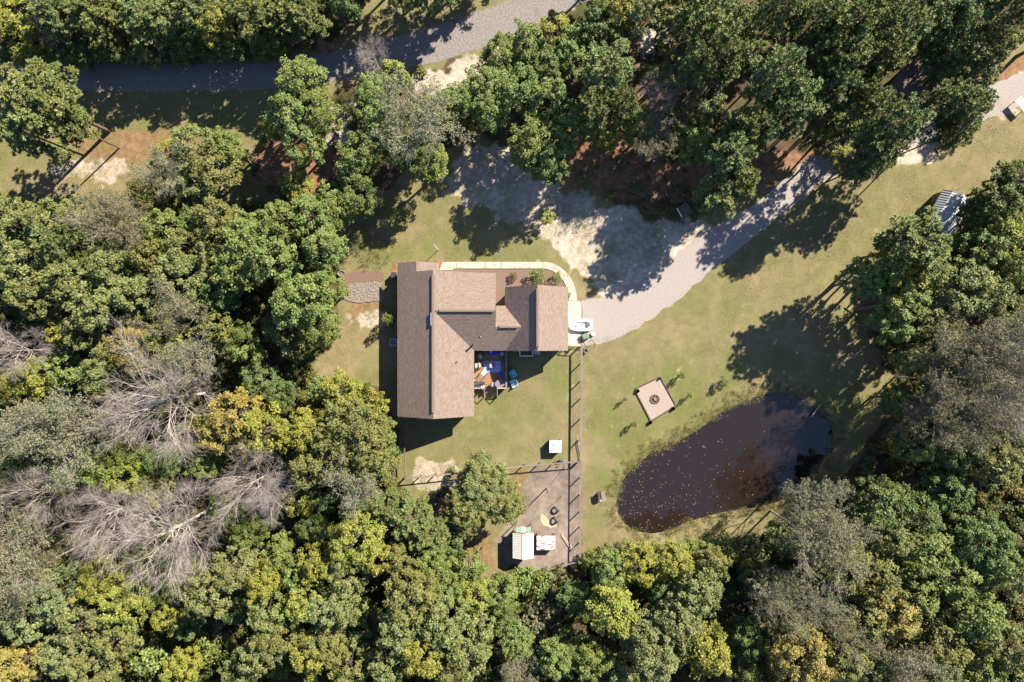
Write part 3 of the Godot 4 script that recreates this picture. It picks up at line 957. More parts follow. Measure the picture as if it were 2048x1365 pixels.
	b = MB.new(); b.lathe(Transform3D(), [Vector2(0.0, 0.0), Vector2(0.1, 0.0), Vector2(0.18, 0.1), Vector2(0.17, 0.11), Vector2(0.09, 0.03), Vector2(0, 0.03)], 14); part("body", b.mesh(), M.copper, t)
	# potted plant
	t = thing("potted_plant", "leafy green pot plant in the shade by the house wall", "plant", g(951, 717, y), 0.0)
	b = MB.new(); b.lathe(Transform3D(), [Vector2(0, 0), Vector2(0.15, 0.0), Vector2(0.21, 0.36), Vector2(0.23, 0.4), Vector2(0.2, 0.4), Vector2(0.18, 0.34), Vector2(0, 0.34)], 12); part("pot", b.mesh(), M.terracotta, t)
	b = MB.new()
	for k in 40:
		var dd := (around_(r) + Vector3.UP * 0.7).normalized()
		b.leaf(Vector3(0, 0.36, 0) + dd * 0.15, (Vector3.UP + dd).normalized(), dd, r.randf_range(0.25, 0.5), 0.12, tinted(r, Color(0.85, 0.85, 0.8), 0.1, 0.15))
	part("leaves", b.mesh(), M.leaf_green, t)
	# cloth over the stair post
	t = thing("beach_towel", "white and lilac towel draped over the post beside the deck steps", "towel", g(966, 775, 1.6), 0.3)
	b = MB.new()
	for x in 8:
		for z in 10:
			var q := []
			for e in [[0, 0], [0, 1], [1, 1], [1, 0]]:
				var u: float = (x + e[0]) / 8.0 - 0.5
				var w: float = (z + e[1]) / 10.0 - 0.5
				q.append(Vector3(u * 0.5 + sin(w * 7.0) * 0.04, 0.2 - absf(w) * 1.1 + sin(u * 13.0 + w * 4.0) * 0.05, w * 0.75))
			b.quad(q[0], q[1], q[2], q[3], Color(0.95, 0.94, 0.96) if (x + z / 2) % 4 < 2 else Color(0.72, 0.62, 0.75))
	part("cloth", b.mesh(), M.cloth2, t)
	lawn_chair("teal plastic garden chair in the shade beside the deck railing", g(1027, 747), 2.2, M.teal)
	lawn_chair("pale aqua plastic garden chair in the sun at the deck corner", g(1027, 767), -1.1, M.aqua)
	# back steps and box
	t = thing("back_steps", "small wooden back landing with pale railings, in the shade of the garage wing", "steps", g(1052, 705), 0.0)
	b = MB.new(); b.bx(0, 0.55, -0.1, 1.5, 0.06, 1.0); part("landing", b.mesh(), M.old_wood, t)
	for k in 6:
		b = MB.new(); b.bx(-0.62 + k * 0.25, 0.585, -0.1, 0.22, 0.02, 1.0); part("plank", b.mesh(), M.old_wood, t)
	for s in [[-0.76, -0.1, 0.08, 1.05], [0.76, -0.1, 0.08, 1.05], [0.0, 0.42, 1.6, 0.08]]:
		b = MB.new(); b.bx(s[0], 1.45, s[1], s[2], 0.05, s[3]); part("rail", b.mesh(), M.white_paint, t)
	for s in [[-0.76, 0.42], [0.76, 0.42], [-0.76, -0.55], [0.76, -0.55]]:
		b = MB.new(); b.bx(s[0], 0.72, s[1], 0.08, 1.44, 0.08); part("post", b.mesh(), M.white_paint, t)
	t = thing("storage_box", "low pale grey storage box against the garage wall by the back steps", "box", g(1074, 705), 0.0)
	b = MB.new(); b.bx(0, 0.22, 0, 0.76, 0.44, 0.5, Color.WHITE, 0, 0.02); part("body", b.mesh(), M.pad_grey, t)
	b = MB.new(); b.bx(0, 0.47, 0, 0.8, 0.06, 0.54, Color.WHITE, 0, 0.02); part("lid", b.mesh(), M.pad_grey, t)

# ---------------------------------------------------------------- yard

func slab(parent: Node, px: Array, y0: float, y1: float, m: Material) -> void:
	var b := MB.new()
	var poly := outline(px)
	var mid := Vector2.ZERO
	for p in poly:
		mid += p / poly.size()
	var small := PackedVector2Array()
	for p in poly:
		small.append(p + (mid - p).normalized() * 0.018)
	b.prism(small, y0, y1, Color.WHITE.darkened(rng.randf() * 0.08))
	part("concrete_slab", b.mesh(), m, parent)

func build_paths() -> void:
	var f := MB.new()
	f.prism(outline([879, 540.5, 886, 525, 1086, 525, 1110, 528, 1132, 545, 1146, 568, 1153, 601, 1138, 601, 1134, 580, 1122, 557, 1105, 544, 1086, 537.4, 908, 537, 905, 540.5]), 0.006, 0.006)
	var w := struct("footpath", f.mesh(), M.grey_joint, "pale concrete footpath curving round the planting bed to the garage")
	slab(w, [878, 541, 885, 524.5, 913, 524.3, 913, 537.4, 908, 537.6, 905, 541], 0.0, 0.09, M.concrete)
	var xs := [913, 942, 971, 1002, 1030, 1058, 1086]
	for k in 6:
		slab(w, [xs[k], 524.3, xs[k + 1], 524.3, xs[k + 1], 537.6, xs[k], 537.6], 0.0, 0.09, M.concrete)
	for k in 4:
		var q := []
		for e in 5:
			var a := PI * 0.5 * (k + e / 4.0) / 4.0
			q.append_array([1086 + sin(a) * 68.0, 602 - cos(a) * 78.0])
		for e in 5:
			var a := PI * 0.5 * (k + 1 - e / 4.0) / 4.0
			q.append_array([1086 + sin(a) * 51.5, 602 - cos(a) * 64.0])
		slab(w, q, 0.0, 0.09, M.concrete)
	f = MB.new()
	f.prism(outline([1120, 603, 1162, 603, 1162, 692, 1120, 692]), 0.007, 0.007)
	var ap := struct("pavement", f.mesh(), M.grey_joint, "concrete apron in front of the garage")
	slab(ap, [1120, 602.4, 1162.5, 602.4, 1162.5, 646, 1120, 646], 0.0, 0.085, M.concrete)
	slab(ap, [1120, 646, 1162.5, 646, 1161, 692.5, 1120, 692.5], 0.0, 0.085, M.concrete)
	sheet("bed_ground", ragged(outline([905, 539, 1086, 538.5, 1104, 545, 1121, 558, 1133, 581, 1138, 604, 1128, 612, 1128, 580, 1008, 580, 1006, 620, 985, 620, 985, 555, 920, 556]), 0.3, 0.08, 3), 0.016, M.mulch, "brown bark mulch bed between footpath and house")

func build_road() -> void:
	var top := [-500, 100, 0, 118, 150, 123, 300, 129, 480, 128, 570, 121, 650, 107, 740, 87, 830, 64, 920, 37, 1000, 8, 1080, -30, 1400, -190, 1800, -400]
	var low := [1900, -380, 1500, -165, 1240, -30, 1172, 2, 1060, 55, 960, 98, 880, 122, 800, 140, 650, 165, 560, 176, 480, 181, 300, 183, 150, 182, 0, 178, -500, 165]
	sheet("road", ragged(outline(top + low), 0.5, 0.16, 21), 0.014, M.asphalt, "grey asphalt lane bending past the woods")
	var patch := struct("road_patch", null, M.pale_patch, "pale oval repair with a dark middle on the sunny stretch of lane")
	var b := MB.new()
	b.prism(ragged(rounded(outline([1066, 14, 1082, 14, 1089, 26, 1086, 35, 1076, 38, 1068, 30, 1063, 20]), 2), 0.3, 0.1, 4), 0.019, 0.019)
	patch.mesh = b.mesh()
	b = MB.new()
	b.prism(ragged(outline([1068, 14.5, 1076, 15, 1077, 22, 1080, 33, 1076, 34, 1071, 25]), 0.3, 0.08, 5), 0.024, 0.024)
	part("tar_patch", b.mesh(), M.tar, patch)
	sheet("driveway_road", ragged(outline([1161, 604, 1175, 600, 1220, 590, 1280, 566, 1330, 530, 1378, 486, 1440, 446, 1500, 416, 1548, 380, 1600, 330, 1700, 265, 1850, 235, 2030, 150, 2200, 60, 2260, 100, 2050, 210, 1900, 268, 1740, 320, 1640, 370, 1560, 432, 1500, 480, 1440, 528, 1400, 562, 1350, 605, 1290, 648, 1230, 680, 1190, 691, 1164, 692]), 0.4, 0.45, 31), 0.01, M.gravel, "pale gravel drive running from the garage apron towards the pines")

func fence(label: String, px: Array, h: float, gap: float, plank: float, m: Material) -> void:
	var pts := []
	for k in range(0, px.size(), 2):
		pts.append(g(px[k], px[k + 1], h) * Vector3(1, 0, 1))
	var at: Vector3 = pts[0]
	var t := thing("fence", label, "fence", at, 0.0, "fences of the back yard")
	for k in pts.size() - 1:
		var a: Vector3 = pts[k] - at
		var b_: Vector3 = pts[k + 1] - at
		var ln := a.distance_to(b_)
		var turn := atan2(-(b_ - a).z, (b_ - a).x)
		var count := maxi(1, int(round(ln / gap)))
		for q in count + (1 if k == pts.size() - 2 else 0):
			var p := a.lerp(b_, float(q) / count)
			var b := MB.new()
			b.bx(p.x, h * 0.5 - 0.03, p.z, 0.1, h - 0.06, 0.1, Color.WHITE.darkened(rng.randf() * 0.2), turn + rng.randf_range(-0.1, 0.1))
			part("post", b.mesh(), M.old_wood, t)
			if q < count:
				var e := a.lerp(b_, float(q + 1) / count)
				var mid := (p + e) * 0.5
				b = MB.new()
				b.bx(mid.x, h - 0.02 + rng.randf_range(-0.004, 0.004), mid.z, p.distance_to(e) - 0.01, 0.045, plank, Color.WHITE.darkened(rng.randf() * 0.25), turn + rng.randf_range(-0.006, 0.006), 0.008)
				part("rail", b.mesh(), m, t)
		for y in [0.15, 0.5, 0.85]:
			var w := MB.new()
			w.tube([a + Vector3(0, y, 0), b_ + Vector3(0, y, 0)], [0.004, 0.004], 4)
			part("wire", w.mesh(), M.galvanised, t)

func corrugated(w: float, l: float, rust: float, seed_: int, waves: int) -> ArrayMesh:
	# a corrugated sheet, its ribs along x, with blotches of rust
	var b := MB.new()
	var f := FastNoiseLite.new()
	f.seed = seed_
	f.frequency = 0.9
	f.fractal_octaves = 3
	var nz := waves * 4
	var nx := 28
	for z in nz:
		for x in nx:
			var q := []
			for e in [[0, 0], [0, 1], [1, 1], [1, 0]]:
				q.append(Vector3((float(x + e[0]) / nx - 0.5) * w, sin(TAU * (z + e[1]) / 4.0) * 0.012, (float(z + e[1]) / nz - 0.5) * l))
			var v := f.get_noise_2d(q[0].x * 0.9, q[0].z * 3.2)
			var white := 0.86 + 0.12 * f.get_noise_2d(q[0].x * 3.0 + 40.0, q[0].z * 2.0)
			var col := Color(white * 0.93, white * 0.98, white)
			if v > 1.0 - rust:
				col = Color(0.42, 0.12, 0.05)
			elif v > 0.92 - rust:
				col = Color(0.62, 0.42, 0.32)
			b.quad(q[0], q[1], q[2], q[3], col)
	return b.mesh()

func coop(label: String, at: Vector3, w: float, l: float, h: float, rust: float, seed_: int) -> void:
	var t := thing("animal_shelter", label, "shelter", at, 0.0, "")
	var b := MB.new()
	for s in [[-1, -1], [1, -1], [-1, 1], [1, 1]]:
		b = MB.new(); b.bx(s[0] * (w * 0.5 - 0.1), h * 0.5 - 0.04, s[1] * (l * 0.5 - 0.1), 0.09, h - 0.08, 0.09); part("post", b.mesh(), M.old_wood, t)
	for k in 5:
		b = MB.new(); b.bx(-w * 0.5 + 0.1, 0.12 + k * 0.21, 0, 0.025, 0.19, l - 0.3); part("plank", b.mesh(), M.old_wood, t)
		b = MB.new(); b.bx(0, 0.12 + k * 0.21, l * 0.5 - 0.1, w - 0.3, 0.19, 0.025); part("plank", b.mesh(), M.old_wood, t)
	var roof := part("roof", corrugated(w, l, rust, seed_, int(l / 0.1)), M.sheet_metal, t)
	roof.position = Vector3(0, h, 0)
	roof.rotation.x = 0.06

func gable_shed(label: String, at: Vector3, turn: float, w: float, l: float, wall: float, ridge: float, wallm: Material, roofm: Material, ribs: int) -> Node3D:
	var t := thing("shed", label, "shed", at, turn, "")
	var b := MB.new()
	b.bx(0, wall * 0.5, 0, w - 0.3, wall, l - 0.3); part("wall", b.mesh(), wallm, t)
	gable(t, Vector3(-w * 0.5 + 0.17, wall - 0.01, l * 0.5 - 0.16), Vector3(w * 0.5 - 0.17, wall - 0.01, l * 0.5 - 0.16), Vector3(0, ridge - 0.06, l * 0.5 - 0.16), Vector3(0, 0, -0.06))
	gable(t, Vector3(-w * 0.5 + 0.17, wall - 0.01, -l * 0.5 + 0.22), Vector3(w * 0.5 - 0.17, wall - 0.01, -l * 0.5 + 0.22), Vector3(0, ridge - 0.06, -l * 0.5 + 0.22), Vector3(0, 0, -0.06))
	for s in [-1.0, 1.0]:
		b = MB.new()
		var lo := Vector3(s * w * 0.5, wall, 0)
		var hi := Vector3(0, ridge, 0)
		var d := Vector3(0, 0, l * 0.5)
		var nn := Vector3(s * (ridge - wall), w * 0.5, 0).normalized() * 0.03
		if s < 0:
			b.quad(lo - d, lo + d, hi + d, hi - d); b.quad(lo - d - nn, hi - d - nn, hi + d - nn, lo + d - nn)
		else:
			b.quad(lo + d, lo - d, hi - d, hi + d); b.quad(lo + d - nn, hi + d - nn, hi - d - nn, lo - d - nn)
		var rf := part("roof", b.mesh(), roofm, t)
		for k in ribs:
			var z := lerpf(-l * 0.5 + 0.05, l * 0.5 - 0.05, k / float(ribs - 1))
			var rb := MB.new()
			rb.tube([lo + Vector3(0, 0.012, z), hi + Vector3(0, 0.012, z)], [0.022, 0.022], 5)
			part("rib", rb.mesh(), roofm, rf)
	b = MB.new(); b.bx(0, ridge + 0.012, 0, 0.2, 0.03, l + 0.02, Color.WHITE, 0, 0.01); part("ridge_cap", b.mesh(), roofm, t)
	return t

func gambrel_shed(label: String, at: Vector3, turn: float, w: float, l: float) -> void:
	var t := thing("garden_shed", label, "shed", at, turn, "")
	var b := MB.new()
	b.bx(0, 0.95, 0, w - 0.3, 1.9, l - 0.24); part("wall", b.mesh(), M.ochre_wood, t)
	for s in [-1.0, 1.0]:
		for k in 15:
			b = MB.new(); b.bx(s * (w * 0.5 - 0.14), 0.95, lerpf(-l * 0.5 + 0.3, l * 0.5 - 0.3, k / 14.0), 0.03, 1.88, 0.05); part("batten", b.mesh(), M.ochre_wood, t)
	b = MB.new(); b.bx(-w * 0.5 + 0.12, 0.9, -0.6, 0.04, 1.75, 1.1); part("door", b.mesh(), M.old_wood, t)
	var prof := [Vector2(-w * 0.5, 1.95), Vector2(-w * 0.3, 2.75), Vector2(0, 3.25), Vector2(w * 0.3, 2.75), Vector2(w * 0.5, 1.95)]
	for e in [-1.0, 1.0]:
		b = MB.new()
		var zz: float = e * (l * 0.5 - 0.14)
		var c := Vector3(0, 1.9, zz)
		for k in 4:
			var p := Vector3(prof[k].x * 0.94, prof[k].y - 0.05, zz)
			var q := Vector3(prof[k + 1].x * 0.94, prof[k + 1].y - 0.05, zz)
			if e < 0.0:
				b.tri(c, p, q)
			else:
				b.tri(c, q, p)
		part("gable_wall", b.mesh(), M.ochre_wood, t)
	for k in 4:
		b = MB.new()
		var p := Vector3(prof[k].x, prof[k].y, 0)
		var q := Vector3(prof[k + 1].x, prof[k + 1].y, 0)
		var d := Vector3(0, 0, l * 0.5)
		b.quad(p - d, p + d, q + d, q - d)
		var nn := (q - p).cross(Vector3.BACK).normalized() * 0.03
		b.quad(p - d + nn, q - d + nn, q + d + nn, p + d + nn)
		var rf := part("roof", b.mesh(), M.steel_roof, t)
		for r in 17:
			var z := lerpf(-l * 0.5 + 0.04, l * 0.5 - 0.04, r / 16.0)
			var rb := MB.new()
			rb.tube([p + Vector3(0, 0, z) - nn * 0.3, q + Vector3(0, 0, z) - nn * 0.3], [0.03, 0.03], 5)
			part("rib", rb.mesh(), M.steel_rib if k == 0 else M.steel_roof, rf)
	b = MB.new(); b.bx(0, 3.262, 0, 0.24, 0.03, l + 0.04, Color.WHITE, 0, 0.01); part("ridge_cap", b.mesh(), M.steel_roof, t)

func stone(b: MB, r: RandomNumberGenerator, at: Vector3, s: float, col: Color) -> void:
	var ring := []
	var top := []
	for k in 7:
		var a := TAU * k / 7.0
		var q := s * r.randf_range(0.75, 1.15)
		ring.append(at + Vector3(cos(a) * q, 0, -sin(a) * q))
		top.append(at + Vector3(cos(a) * q * 0.6, s * r.randf_range(0.7, 1.0), -sin(a) * q * 0.6))
	var tip := at + Vector3(0, s * 1.05, 0)
	for k in 7:
		var w := (k + 1) % 7
		b.quad(ring[k], ring[w], top[w], top[k], col)
		b.tri(top[k], top[w], tip, col)

func build_firepit() -> void:
	var c := [1269, 779, 1320, 754, 1352, 812, 1302, 843]
	var pad := sheet("gravel_pad_ground", ragged(outline([1270.5, 779.5, 1319.5, 756, 1350, 811.5, 1302.5, 841]), 0.4, 0.05, 8), 0.055, M.pit_gravel, "pinkish gravel square round the fire ring")
	var t := thing("timber_edging", "low weathered timber edging round the gravel fire square", "edging", g(1310, 799))
	for k in 4:
		var a := g(c[k * 2], c[k * 2 + 1]) - t.position
		var e := g(c[(k * 2 + 2) % 8], c[(k * 2 + 3) % 8]) - t.position
		var m := (a + e) * 0.5
		var b := MB.new()
		b.bx(m.x, 0.07, m.z, a.distance_to(e) - 0.16, 0.16, 0.15, Color.WHITE.darkened(rng.randf() * 0.2), atan2(-(e - a).z, (e - a).x), 0.015)
		part("beam", b.mesh(), M.old_wood, t)
	var says := ["short log stump at the house-side corner of the gravel square", "log stump at the far top corner of the gravel square", "dark log stump at the pond-side corner of the gravel square", "short dark post stump at the lowest corner of the gravel square"]
	var where := [[1275, 782], [1319, 757], [1346, 817], [1300, 845]]
	for k in 4:
		var s := thing("log_stump", says[k], "stump", g(where[k][0], where[k][1]), k * 1.0, "stumps at the corners of the fire square")
		var b := MB.new()
		var rr := 0.21 if k != 1 else 0.12
		b.tube([Vector3(0, -0.05, 0), Vector3(0, 0.42, 0)], [rr * 1.1, rr], 10)
		part("log", b.mesh(), M.bark, s)
		b = MB.new(); b.tube([Vector3(0, 0.42, 0), Vector3(0, 0.425, 0)], [rr * 0.86, rr * 0.84], 10); part("cut_end", b.mesh(), M.pink_wood if k == 0 else M.old_wood, s)
	var f := thing("fire_ring", "ring of rough stones round burnt logs in the middle of the gravel square", "fire ring", g(1310, 799, 0.05))
	var r := RandomNumberGenerator.new()
	r.seed = 77
	for k in 17:
		var a := TAU * k / 17.0
		var b := MB.new()
		var sh := r.randf_range(0.6, 1.0)
		stone(b, r, Vector3(cos(a) * 0.52, 0, sin(a) * 0.52), r.randf_range(0.1, 0.15), Color(sh, sh * 0.95, sh * 0.88))
		part("stone", b.mesh(), M.stone, f)
	var ash := MB.new(); ash.lathe(Transform3D(), [Vector2(0.46, 0.012), Vector2(0.0, 0.03)], 14); part("ash_bed", ash.mesh(), M.ash, f)
	for k in 5:
		var a := k * 1.2
		var b := MB.new()
		b.tube([Vector3(cos(a) * 0.33, 0.05, sin(a) * 0.33), Vector3(-cos(a + 0.5) * 0.2, 0.16, -sin(a + 0.5) * 0.2)], [0.05, 0.045], 7, Color.WHITE.darkened(0.15 * (k % 3)))
		part("log", b.mesh(), M.fresh_log, f)

func build_boat() -> void:
	var t := thing("inflatable_boat", "white inflatable dinghy with blue sides lying on the garage apron", "boat", g(1161, 651, 0.1) + Vector3(0, 0.0, 0), 0.02)
	var b := MB.new()
	var ring := []
	var N := 44
	for k in N:
		var a := TAU * k / N
		var cx := cos(a)
		var sx := sin(a)
		var px := signf(cx) * pow(absf(cx), 0.7) * 1.24
		var pz := signf(sx) * pow(absf(sx), 0.62) * 0.6
		if px < 0.0:
			pz *= 1.0 - 0.3 * pow(-px / 1.24, 2.2)
		ring.append(Vector3(px, 0.24 + (0.12 * pow(-px / 1.24, 3.0) if px < 0.0 else 0.0), pz))
	for k in N:
		var p: Vector3 = ring[k]
		var q: Vector3 = ring[(k + 1) % N]
		var d0: Vector3 = (ring[(k + 1) % N] - ring[(k + N - 1) % N]).normalized()
		var d1: Vector3 = (ring[(k + 2) % N] - p).normalized()
		var o0 := Vector3(d0.z, 0, -d0.x).normalized()
		var o1 := Vector3(d1.z, 0, -d1.x).normalized()
		for s in 12:
			var u := TAU * s / 12.0
			var w := TAU * (s + 1) / 12.0
			var out := cos(u + 0.26)
			var blue := out > 0.5 and absf(p.x) < 0.85 and (int(k) % 11 != 3)
			var col := Color(0.08, 0.2, 0.62) if blue else Color(0.9, 0.91, 0.94)
			b.quad(p + o0 * cos(u) * 0.21 + Vector3(0, sin(u) * 0.21, 0), p + o0 * cos(w) * 0.21 + Vector3(0, sin(w) * 0.21, 0), q + o1 * cos(w) * 0.21 + Vector3(0, sin(w) * 0.21, 0), q + o1 * cos(u) * 0.21 + Vector3(0, sin(u) * 0.21, 0), col)
	part("tube", b.mesh(), M.vinyl, t)
	b = MB.new()
	var fl := PackedVector2Array()
	for p in ring:
		fl.append(Vector2(p.x, p.z) * 0.9)
	b.prism(fl, 0.06, 0.12, Color(0.86, 0.87, 0.9)); part("floor_pad", b.mesh(), M.vinyl, t)
	for k in 6:
		b = MB.new(); b.tube([Vector3(-0.75 + k * 0.1, 0.14, -0.36), Vector3(-0.75 + k * 0.1, 0.14, 0.36)], [0.035, 0.035], 6); part("floor_rib", b.mesh(), M.vinyl, t)
	b = MB.new(); cushion(b, Transform3D(Basis(), Vector3(0.78, 0.34, 0.0)), Vector3(0.26, 0.2, 0.74)); part("seat", b.mesh(), M.charcoal_light, t)
	for s in [[-0.5, 0.16, 0.35, 1.9], [0.25, -0.14, -0.5, 1.2]]:
		b = MB.new()
		var a := Vector3(s[0], 0.2, s[1])
		var dd := Vector3(cos(s[2]), 0.05, sin(s[2]))
		b.tube([a, a + dd * s[3] * 0.55], [0.018, 0.018], 6)
		var oar := part("oar", b.mesh(), M.charcoal, t)
		b = MB.new(); b.box(Transform3D(Basis(Vector3.UP, -s[2]), a - dd * 0.12), Vector3(0.34, 0.02, 0.14), Color.WHITE, 0.005); part("blade", b.mesh(), M.charcoal, oar)
	for k in [4, 9, 13, 18, 26, 31, 36, 41]:
		b = MB.new(); b.box(Transform3D(Basis(), ring[k] + Vector3(0, 0.215, 0)), Vector3(0.1, 0.02, 0.06), Color.WHITE, 0.006); part("grommet", b.mesh(), M.charcoal, t)

func tyre(label: String, at: Vector3, turn: float) -> void:
	var t := thing("tyre", label, "tyre", at, turn, "tyres half sunk in the pen")
	var b := MB.new()
	var n := 20
	for k in n:
		for s in 8:
			var q := []
			for e in [[0, 0], [0, 1], [1, 1], [1, 0]]:
				var a: float = TAU * (k + e[0]) / n
				var u: float = TAU * (s + e[1]) / 8.0
				q.append(Vector3(sin(u) * 0.12, 0.3 + sin(a) * (0.34 + cos(u) * 0.11), cos(a) * (0.34 + cos(u) * 0.11)))
			b.quad(q[0], q[1], q[2], q[3])
	part("tread", b.mesh(), M.rubber, t)

func tub(called: String, label: String, category: String, at: Vector3, r: float, h: float, m: Material, inner: Material, stretch: float = 1.0) -> void:
	var t := thing(called, label, category, at)
	var b := MB.new()
	b.lathe(Transform3D(), [Vector2(r * 0.86, 0), Vector2(r, h), Vector2(r * 1.05, h + 0.02), Vector2(r * 0.96, h + 0.02), Vector2(r * 0.9, h * 0.5)], 20, Color.WHITE, stretch)
	part("body", b.mesh(), m, t)
	b = MB.new(); b.lathe(Transform3D(), [Vector2(r * 0.93, h * 0.62), Vector2(0, h * 0.66)], 20, Color.WHITE, stretch); part("filling", b.mesh(), inner, t)

func build_yard() -> void:
	var b := MB.new()
	var r := RandomNumberGenerator.new()
	r.seed = 12
	fence("weathered plank-topped fence along the pond side of the back yard", [1163.3, 693, 1162.5, 800, 1161.3, 924], 1.4, 2.3, 0.26, M.fence_wood)
	fence("thin-railed fence along the pond side of the dirt animal pen", [1161.3, 926, 1160.6, 1030, 1160, 1124], 1.4, 2.0, 0.16, M.fence_wood)
	fence("curving rail fence between the back lawn and the dirt pen", [1160.3, 924, 1110, 928, 1049, 933, 1000, 939, 940, 944.5, 870, 952, 809.5, 958], 1.35, 2.1, 0.15, M.pale_fence)
	fence("reddish rail fence running down from the house corner beside the oaks", [809, 957, 808.7, 900, 808, 836], 1.35, 2.4, 0.13, M.red_fence)
	fence("short fence section with a gate joining the garage corner to the long fence", [1162.5, 693, 1150, 693.5, 1136, 692], 1.35, 0.8, 0.1, M.pale_fence)
	fence("pale low rail along the woods edge of the dirt pen", [1159, 1124, 1128, 1132, 1094, 1141], 1.1, 2.1, 0.1, M.pale_fence)
	fence("sagging wire fence overgrown with grass on the woods side of the pen", [962, 1068, 964, 1100, 966, 1140], 1.1, 2.2, 0.06, M.old_wood)
	# poles
	var t := thing("flagpole", "slim white flagpole on the lawn at the house corner", "flagpole", g(876, 500))
	b = MB.new(); b.tube([Vector3(0, 0, 0), Vector3(0, 5.2, 0)], [0.045, 0.03], 8); part("pole", b.mesh(), M.white_paint, t)
	b = MB.new(); b.lathe(Transform3D(Basis(), Vector3(0, 5.2, 0)), [Vector2(0.0, -0.02), Vector2(0.07, 0.04), Vector2(0.0, 0.1)], 8); part("finial", b.mesh(), M.slate_blue, t)
	b = MB.new()
	for k in 6:
		b.quad(Vector3(0.04 + k * 0.09, 4.5, sin(k * 1.1) * 0.05), Vector3(0.13 + k * 0.09, 4.5, sin(k * 1.1 + 1.1) * 0.05), Vector3(0.13 + k * 0.09, 5.05, sin(k * 1.1 + 1.1) * 0.05), Vector3(0.04 + k * 0.09, 5.05, sin(k * 1.1) * 0.05), Color(0.92, 0.93, 0.96))
	part("flag", b.mesh(), M.cloth2, t)
	# side garden
	sheet("bed_soil_ground", ragged(outline([690, 547, 730, 542, 766, 546, 768, 563, 700, 566, 684, 575, 680, 560]), 0.3, 0.12, 14), 0.013, M.soil, "tilled brown soil strip above the grey ground sheet")
	b = MB.new()
	var fz := FastNoiseLite.new()
	fz.seed = 2
	fz.frequency = 1.1
	var poly := ragged(outline([681, 584, 689, 573, 702, 567, 740, 563.5, 766, 565, 766.5, 602, 745, 604, 722, 606.5, 700, 604, 684, 597]), 0.35, 0.12, 15)
	for x in 60:
		for z in 30:
			var q := []
			for e in [[0, 0], [0, 1], [1, 1], [1, 0]]:
				var p := g(680 + (x + e[0]) * 1.47, 562 + (z + e[1]) * 1.52)
				p.y = 0.05 + absf(fz.get_noise_2d(p.x * 1.4, p.z * 2.2)) * 0.16
				q.append(p)
			if Geometry2D.is_point_in_polygon(Vector2((q[0].x + q[2].x) * 0.5, (q[0].z + q[2].z) * 0.5), poly):
				var s := 0.85 + 0.25 * fz.get_noise_2d(q[0].x * 2.0, q[0].z * 5.0)
				b.quad(q[0], q[1], q[2], q[3], Color(s, s * 0.98, s * 0.95))
	var fab := part(numbered("ground_cloth"), b.mesh(), M.fabric, self)
	tag(fab, "rumpled grey sheet covering the vegetable plot beside the house", "ground cloth")
	var says := ["outermost of the four thin stakes below the grey ground sheet", "second thin stake from the woods below the grey ground sheet", "third thin stake from the woods below the grey ground sheet", "thin garden stake closest to the young fig by the wall"]
	for k in 4:
		t = thing("garden_stake", says[k], "stake", g(708 + k * 15.3, 634), 0.0, "stakes in the side garden")
		b = MB.new(); b.tube([Vector3(0, -0.1, 0), Vector3(0, 1.15, 0)], [0.02, 0.014], 6); part("rod", b.mesh(), M.old_wood, t)
	tub("metal_tub", "oval grey metal planting tub on the lawn beside the oaks", "tub", g(684, 548), 0.32, 0.34, M.galvanised, M.soil, 1.35)
	# against the house wall
	t = thing("air_conditioner", "grey outdoor air conditioner with a round fan against the house wall", "air conditioner", g(788.5, 685))
	b = MB.new(); b.bx(0, 0.04, 0, 1.0, 0.08, 1.0); part("base", b.mesh(), M.concrete, t)
	b = MB.new(); b.bx(0, 0.48, 0, 0.82, 0.8, 0.82, Color.WHITE, 0, 0.02); part("cabinet", b.mesh(), M.pad_grey, t)
	b = MB.new(); b.lathe(Transform3D(Basis(), Vector3(0, 0.89, 0)), [Vector2(0.34, 0.0), Vector2(0.34, 0.02), Vector2(0.3, 0.02), Vector2(0.3, 0.0)], 18); part("fan_guard", b.mesh(), M.black_metal, t)
	b = MB.new(); b.lathe(Transform3D(Basis(), Vector3(0, 0.885, 0)), [Vector2(0.29, 0.0), Vector2(0.0, 0.004)], 18); part("fan_well", b.mesh(), M.charcoal, t)
	for k in 4:
		b = MB.new(); b.box(Transform3D(Basis(Vector3.UP, k * PI * 0.5) , Vector3(cos(k * PI * 0.5) * 0.14, 0.9, -sin(k * PI * 0.5) * 0.14)), Vector3(0.26, 0.01, 0.1)); part("blade", b.mesh(), M.slate_blue, t)
	t = thing("wheeled_bin", "black wheeled bin in the shade at the top of the house wall", "bin", g(789.5, 552))
	b = MB.new(); b.bx(0, 0.5, 0, 0.55, 0.95, 0.6, Color.WHITE, 0, 0.03); part("body", b.mesh(), M.charcoal, t)
	b = MB.new(); b.bx(0, 1.0, 0, 0.6, 0.06, 0.68, Color.WHITE, 0, 0.02); part("lid", b.mesh(), M.black_metal, t)
	for s in [-0.24, 0.24]:
		b = MB.new(); b.tube([Vector3(s - 0.03, 0.12, 0.3), Vector3(s + 0.03, 0.12, 0.3)], [0.12, 0.12], 12); part("wheel", b.mesh(), M.rubber, t)
	# by the garage
	t = thing("garden_cart", "green garden cart loaded beside the boat", "cart", g(1170, 673), 0.35)
	b = MB.new(); b.bx(0, 0.52, 0, 0.78, 0.34, 0.62, Color.WHITE, 0, 0.02); part("tray", b.mesh(), M.green_paint, t)
	b = MB.new(); b.bx(0, 0.7, 0, 0.66, 0.03, 0.5, Color(0.8, 0.85, 0.8)); part("lid", b.mesh(), M.green_paint, t)
